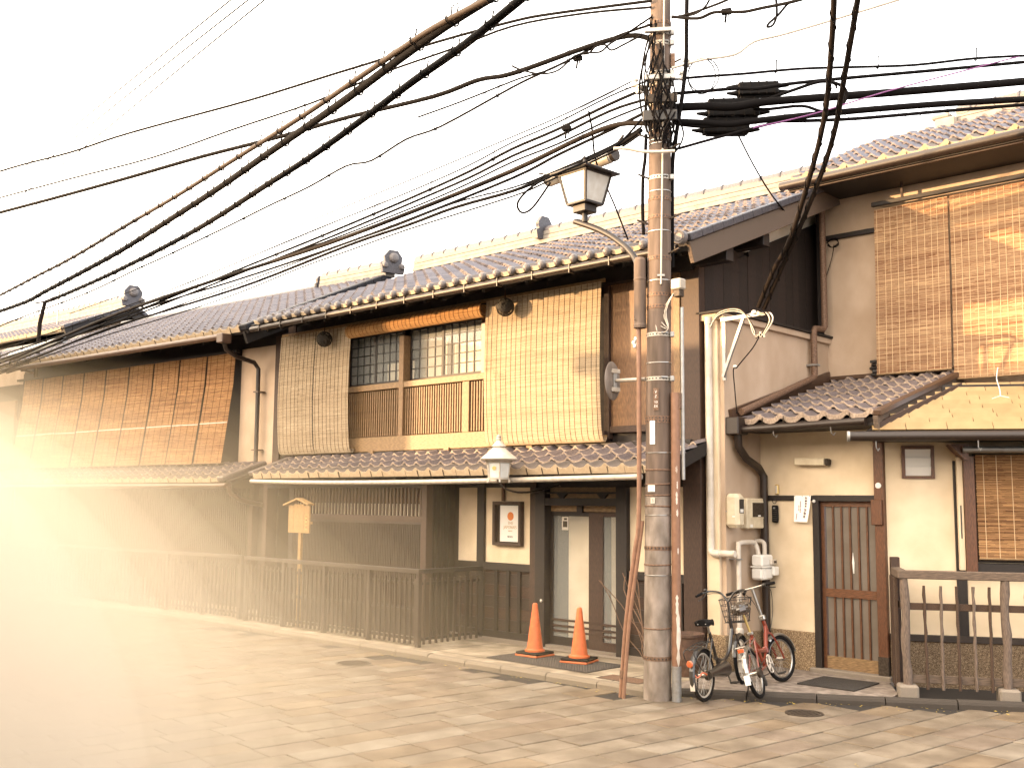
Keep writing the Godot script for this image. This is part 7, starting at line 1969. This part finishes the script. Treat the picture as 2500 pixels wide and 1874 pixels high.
	var b2 := thing("bicycle", "red folding bicycle with a silver stem and fenders, leaning beside the black one", "bicycle", f2.origin)
	r = 0.26
	L = 1.10
	wheel(b2, f2 * Transform3D(Basis.IDENTITY, V(0, r, 0)), r, M.steel)
	var steer2 := Basis(V(-0.3, 1, 0).normalized(), -0.42)
	wheel(b2, f2 * Transform3D(steer2, V(L, r, 0)), r, M.steel)
	fender(b2, f2 * Transform3D(Basis.IDENTITY, V(0, r, 0)), r + 0.022, 0.9, 3.3, M.steel)
	fender(b2, f2 * Transform3D(steer2, V(L, r, 0)), r + 0.024, 0.1, 2.2, M.steel)
	part("mud_flap", g(f2).bc(V(-0.295, 0.235, 0), V(0.008, 0.10, 0.06), Basis(Vector3.BACK, -0.15), 0.003), M.white, b2)
	bb = V(0.42, 0.29, 0)
	var fr2 := g(f2)
	fr2.tube([V(0.30, 0.46, 0), V(0.62, 0.42, 0), V(0.66, 0.43, 0)], 0.024, 12)
	fr2.tube([V(0.66, 0.43, 0), V(0.90, 0.66, 0)], 0.024, 12)
	fr2.tube([bb + V(0.01, -0.01, 0), V(0.27, 0.66, 0)], 0.018, 12)
	fr2.tube([bb, V(0.64, 0.42, 0)], 0.014, 10)
	fr2.tube([V(0.91, 0.57, 0), V(0.88, 0.73, 0)], 0.022, 12)
	fr2.tube([V(0.27, 0.60, 0), V(0.50, 0.44, 0)], 0.014, 10)
	part("frame", fr2, M.paint_red, b2)
	var st2 := g(f2)
	for s in [-1, 1]:
		st2.tube([V(0, r, 0.058 * s), bb + V(-0.02, 0, 0.04 * s)], 0.010, 8)
		st2.tube([V(0, r, 0.058 * s), V(0.285, 0.60, 0.022 * s)], 0.010, 8)
	part("stays", st2, M.paint_red, b2)
	var fk2 := g(f2)
	for s in [-1, 1]: fk2.tube(smooth([V(0.915, 0.575, 0), steer2 * V(-0.13, 0.29, 0.05 * s) + V(L, r, 0), steer2 * V(-0.03, 0.1, 0.052 * s) + V(L, r, 0), steer2 * V(0, 0, 0.052 * s) + V(L, r, 0)], 3), 0.012, 8)
	part("fork", fk2, M.paint_red, b2)
	part("hinge", g(f2).bc(V(0.64, 0.425, 0), V(0.06, 0.07, 0.06), Basis.IDENTITY, 0.01), M.paint_red, b2)
	part("stem_clamp", g(f2).bc(V(0.875, 0.76, 0), V(0.07, 0.06, 0.07), Basis.IDENTITY, 0.012), M.steel, b2)
	part("stem", g(f2).tube([V(0.878, 0.74, 0), V(0.82, 1.10, 0)], 0.017, 12), M.steel, b2)
	var hb2 := V(0.82, 1.105, 0)
	var tn := Basis(Vector3.UP, -0.15)
	part("handlebar", g(f2).tube(smooth([hb2 + tn * V(-0.05, 0.0, -0.29), hb2 + tn * V(-0.03, 0.005, -0.18), hb2 + tn * V(0, 0, -0.05), hb2 + tn * V(0, 0, 0.05), hb2 + tn * V(-0.03, 0.005, 0.18), hb2 + tn * V(-0.05, 0.0, 0.29)], 3), 0.013, 10), M.steel, b2)
	for s in [-1, 1]:
		part("grip", g(f2).tube([hb2 + tn * V(-0.055, 0, 0.31 * s), hb2 + tn * V(-0.035, 0.003, 0.20 * s)], 0.018, 10), M.rubber, b2)
		part("shifter", g(f2).tube([hb2 + tn * V(-0.035, 0.003, 0.19 * s), hb2 + tn * V(-0.03, 0.004, 0.15 * s)], 0.023, 10), M.black, b2)
		part("brake_lever", g(f2).tube([hb2 + tn * V(0.0, -0.01, 0.17 * s), hb2 + tn * V(0.02, -0.035, 0.19 * s), hb2 + tn * V(0.01, -0.05, 0.28 * s)], 0.006, 6), M.black, b2)
	part("seat_post", g(f2).tube([V(0.275, 0.64, 0), V(0.22, 0.90, 0)], 0.014, 10), M.gold_metal, b2)
	part("seat_clamp", g(f2).bc(V(0.272, 0.655, 0), V(0.05, 0.03, 0.06), Basis.IDENTITY, 0.006), M.steel, b2)
	# crumpled plastic bag tied over the saddle
	var sb := g(f2)
	var nz := FastNoiseLite.new()
	nz.seed = 4
	nz.frequency = 1.1
	for i in 14:
		for j in 22:
			var q := []
			for w in [[i, j], [i, j + 1], [i + 1, j + 1], [i + 1, j]]:
				var th: float = -PI / 2 + PI * w[0] / 14.0
				var ph: float = TAU * (w[1] % 22) / 22.0
				var d := V(cos(th) * cos(ph), sin(th), -cos(th) * sin(ph))
				var k := 1.0 + 0.22 * nz.get_noise_3dv(d * 4.0) + 0.10 * absf(nz.get_noise_3dv(d * 11.0))
				q.append(V(0.20, 0.935, 0) + d * V(0.15, 0.07, 0.105) * k * (1.0 - 0.2 * d.x * 0.6))
			sb.quad(q[0], q[1], q[2], q[3])
	part("bagged_saddle", sb, M.plastic_bag, b2)
	# crank set with pale five spoked ring
	var cr := g(f2)
	var ringp := []
	for i in 29: ringp.append(bb + V(cos(TAU * i / 28.0) * 0.095, sin(TAU * i / 28.0) * 0.095, 0.07))
	cr.tube(ringp, 0.008, 6, false)
	for i in 5: cr.tube([bb + V(0, 0, 0.07), bb + V(cos(TAU * i / 5.0) * 0.093, sin(TAU * i / 5.0) * 0.093, 0.07)], 0.009, 6)
	part("chain_ring", cr, M.pvc, b2)
	part("crank", g(f2).tube([bb + V(0, 0, 0.085), bb + V(0.10, -0.13, 0.09)], 0.010, 8).tube([bb + V(0, 0, -0.08), bb + V(-0.10, 0.13, -0.085)], 0.010, 8), M.steel, b2)
	part("pedal", g(f2).bc(bb + V(0.10, -0.13, 0.14), V(0.09, 0.02, 0.08), Basis.IDENTITY, 0.004), M.black, b2)
	part("pedal", g(f2).bc(bb + V(-0.10, 0.13, -0.135), V(0.09, 0.02, 0.08), Basis.IDENTITY, 0.004), M.black, b2)
	part("chain", g(f2).tube([V(0, r + 0.045, 0.066), bb + V(0, 0.09, 0.07)], 0.005, 5).tube([V(0.02, r - 0.05, 0.066), bb + V(0, -0.09, 0.07)], 0.005, 5), M.iron, b2)
	part("sprocket", g(f2).tube([V(0, r, 0.045), V(0, r, 0.075)], 0.055, 18), M.iron, b2)
	part("derailleur", g(f2).bc(V(0.03, r - 0.09, 0.08), V(0.04, 0.12, 0.025), Basis(Vector3.BACK, 0.3), 0.006), M.black, b2)
	var rk2 := g(f2)
	for s in [-1, 1]: rk2.tube([V(0.26, 0.60, 0.03 * s), V(0.05, 0.565, 0.055 * s), V(-0.22, 0.565, 0.055 * s)], 0.006, 6)
	rk2.tube([V(-0.22, 0.565, -0.055), V(-0.22, 0.565, 0.055)], 0.006, 6)
	for s in [-1, 1]: rk2.tube([V(-0.12, 0.565, 0.055 * s), V(0, r, 0.062 * s)], 0.005, 6)
	part("rear_rack", rk2, M.steel, b2)
	part("reflector", g(f2).bc(V(-0.225, 0.53, 0), V(0.016, 0.04, 0.07), Basis.IDENTITY, 0.006), M.reflector, b2)
	part("kick_stand", g(f2).tube([V(0.05, r, -0.07), V(0.16, 0.03, -0.20)], 0.008, 6), M.black, b2)
	part("brake_cable", g(f2).tube(smooth([hb2 + V(0.02, 0, 0.16), V(0.98, 1.02, 0.16), V(1.02, 0.8, 0.10), V(0.94, 0.6, 0.03)], 4), 0.004, 5), M.black, b2)
	part("brake_cable", g(f2).tube(smooth([hb2 + V(0.02, 0, -0.16), V(0.97, 1.0, -0.1), V(0.95, 0.8, -0.04), V(0.7, 0.45, 0.0)], 4), 0.004, 5), M.black, b2)

func saddle(parent: Node, f: Transform3D, m: Material) -> void:
	var s := g(f)
	var n := 10
	var rows := []
	for i in n + 1:
		var t := i / float(n)
		var x := lerpf(-0.13, 0.15, t)
		var w := 0.085 * pow(1.0 - t, 0.9) + 0.022
		if i == 0: w *= 0.55
		var y := 0.02 * (1 - t) + 0.006 * sin(t * 6)
		rows.append([V(x, y - 0.05, -w * 0.9), V(x, y - 0.012, -w), V(x, y + 0.012, -w * 0.6), V(x, y + 0.016, 0), V(x, y + 0.012, w * 0.6), V(x, y - 0.012, w), V(x, y - 0.05, w * 0.9)])
	for i in n:
		for k in 6: s.quad(rows[i][k], rows[i][k + 1], rows[i + 1][k + 1], rows[i + 1][k])
	for e in [0, n]:
		for k in range(1, 6): s.tri(rows[e][0], rows[e][k], rows[e][k + 1])
	var o := part("saddle", s, m, parent)
	for q in [-1, 1]:
		part("rail", g(f).tube([V(-0.1, -0.03, 0.03 * q), V(0.0, -0.05, 0.02 * q), V(0.1, -0.03, 0.015 * q)], 0.005, 6), M.steel, o)
		part("rivet", g(f).ball(V(-0.128, -0.01, 0.045 * q), V(0.006, 0.008, 0.008), 6), M.steel, o)

# ---------- fog banks added to stand in for lens flare in the west ----------
func flare_mist() -> void:
	var n := 0
	for i in 10:
		var t := i / 9.0
		var q := [lerpf(13.0, 12.0, t), lerpf(11.5, 9.5, t), lerpf(6.4, 2.6, pow(t, 0.75)), lerpf(3.15, 2.75, t), 0.0022 * pow(45.0, t), lerpf(-30.0, -37.0, t)]
		var a := deg_to_rad(q[5] - 43.6)
		var d := V(sin(a), 0, -cos(a))
		var f := FogVolume.new()
		f.name = "flare_mist" if n == 0 else "flare_mist_%03d" % n
		f.shape = RenderingServer.FOG_VOLUME_SHAPE_ELLIPSOID
		f.size = V(q[2] * 2, q[3] * 2, q[1] * 2)
		f.transform = Transform3D(Basis(Vector3.UP.cross(-d).normalized(), Vector3.UP, -d), V(0, 0.4, 9) + d * q[0])
		var m := FogMaterial.new()
		m.density = q[4]
		m.albedo = Color(1.0, lerpf(0.89, 0.94, t), lerpf(0.70, 0.87, t))
		f.material = m
		f.set_meta("kind", "stuff")
		tag(f, "warm fog standing in for lens flare in the western street, thicker towards its middle", "haze", "fog banks for one flare")
		add_child(f)
		n += 1
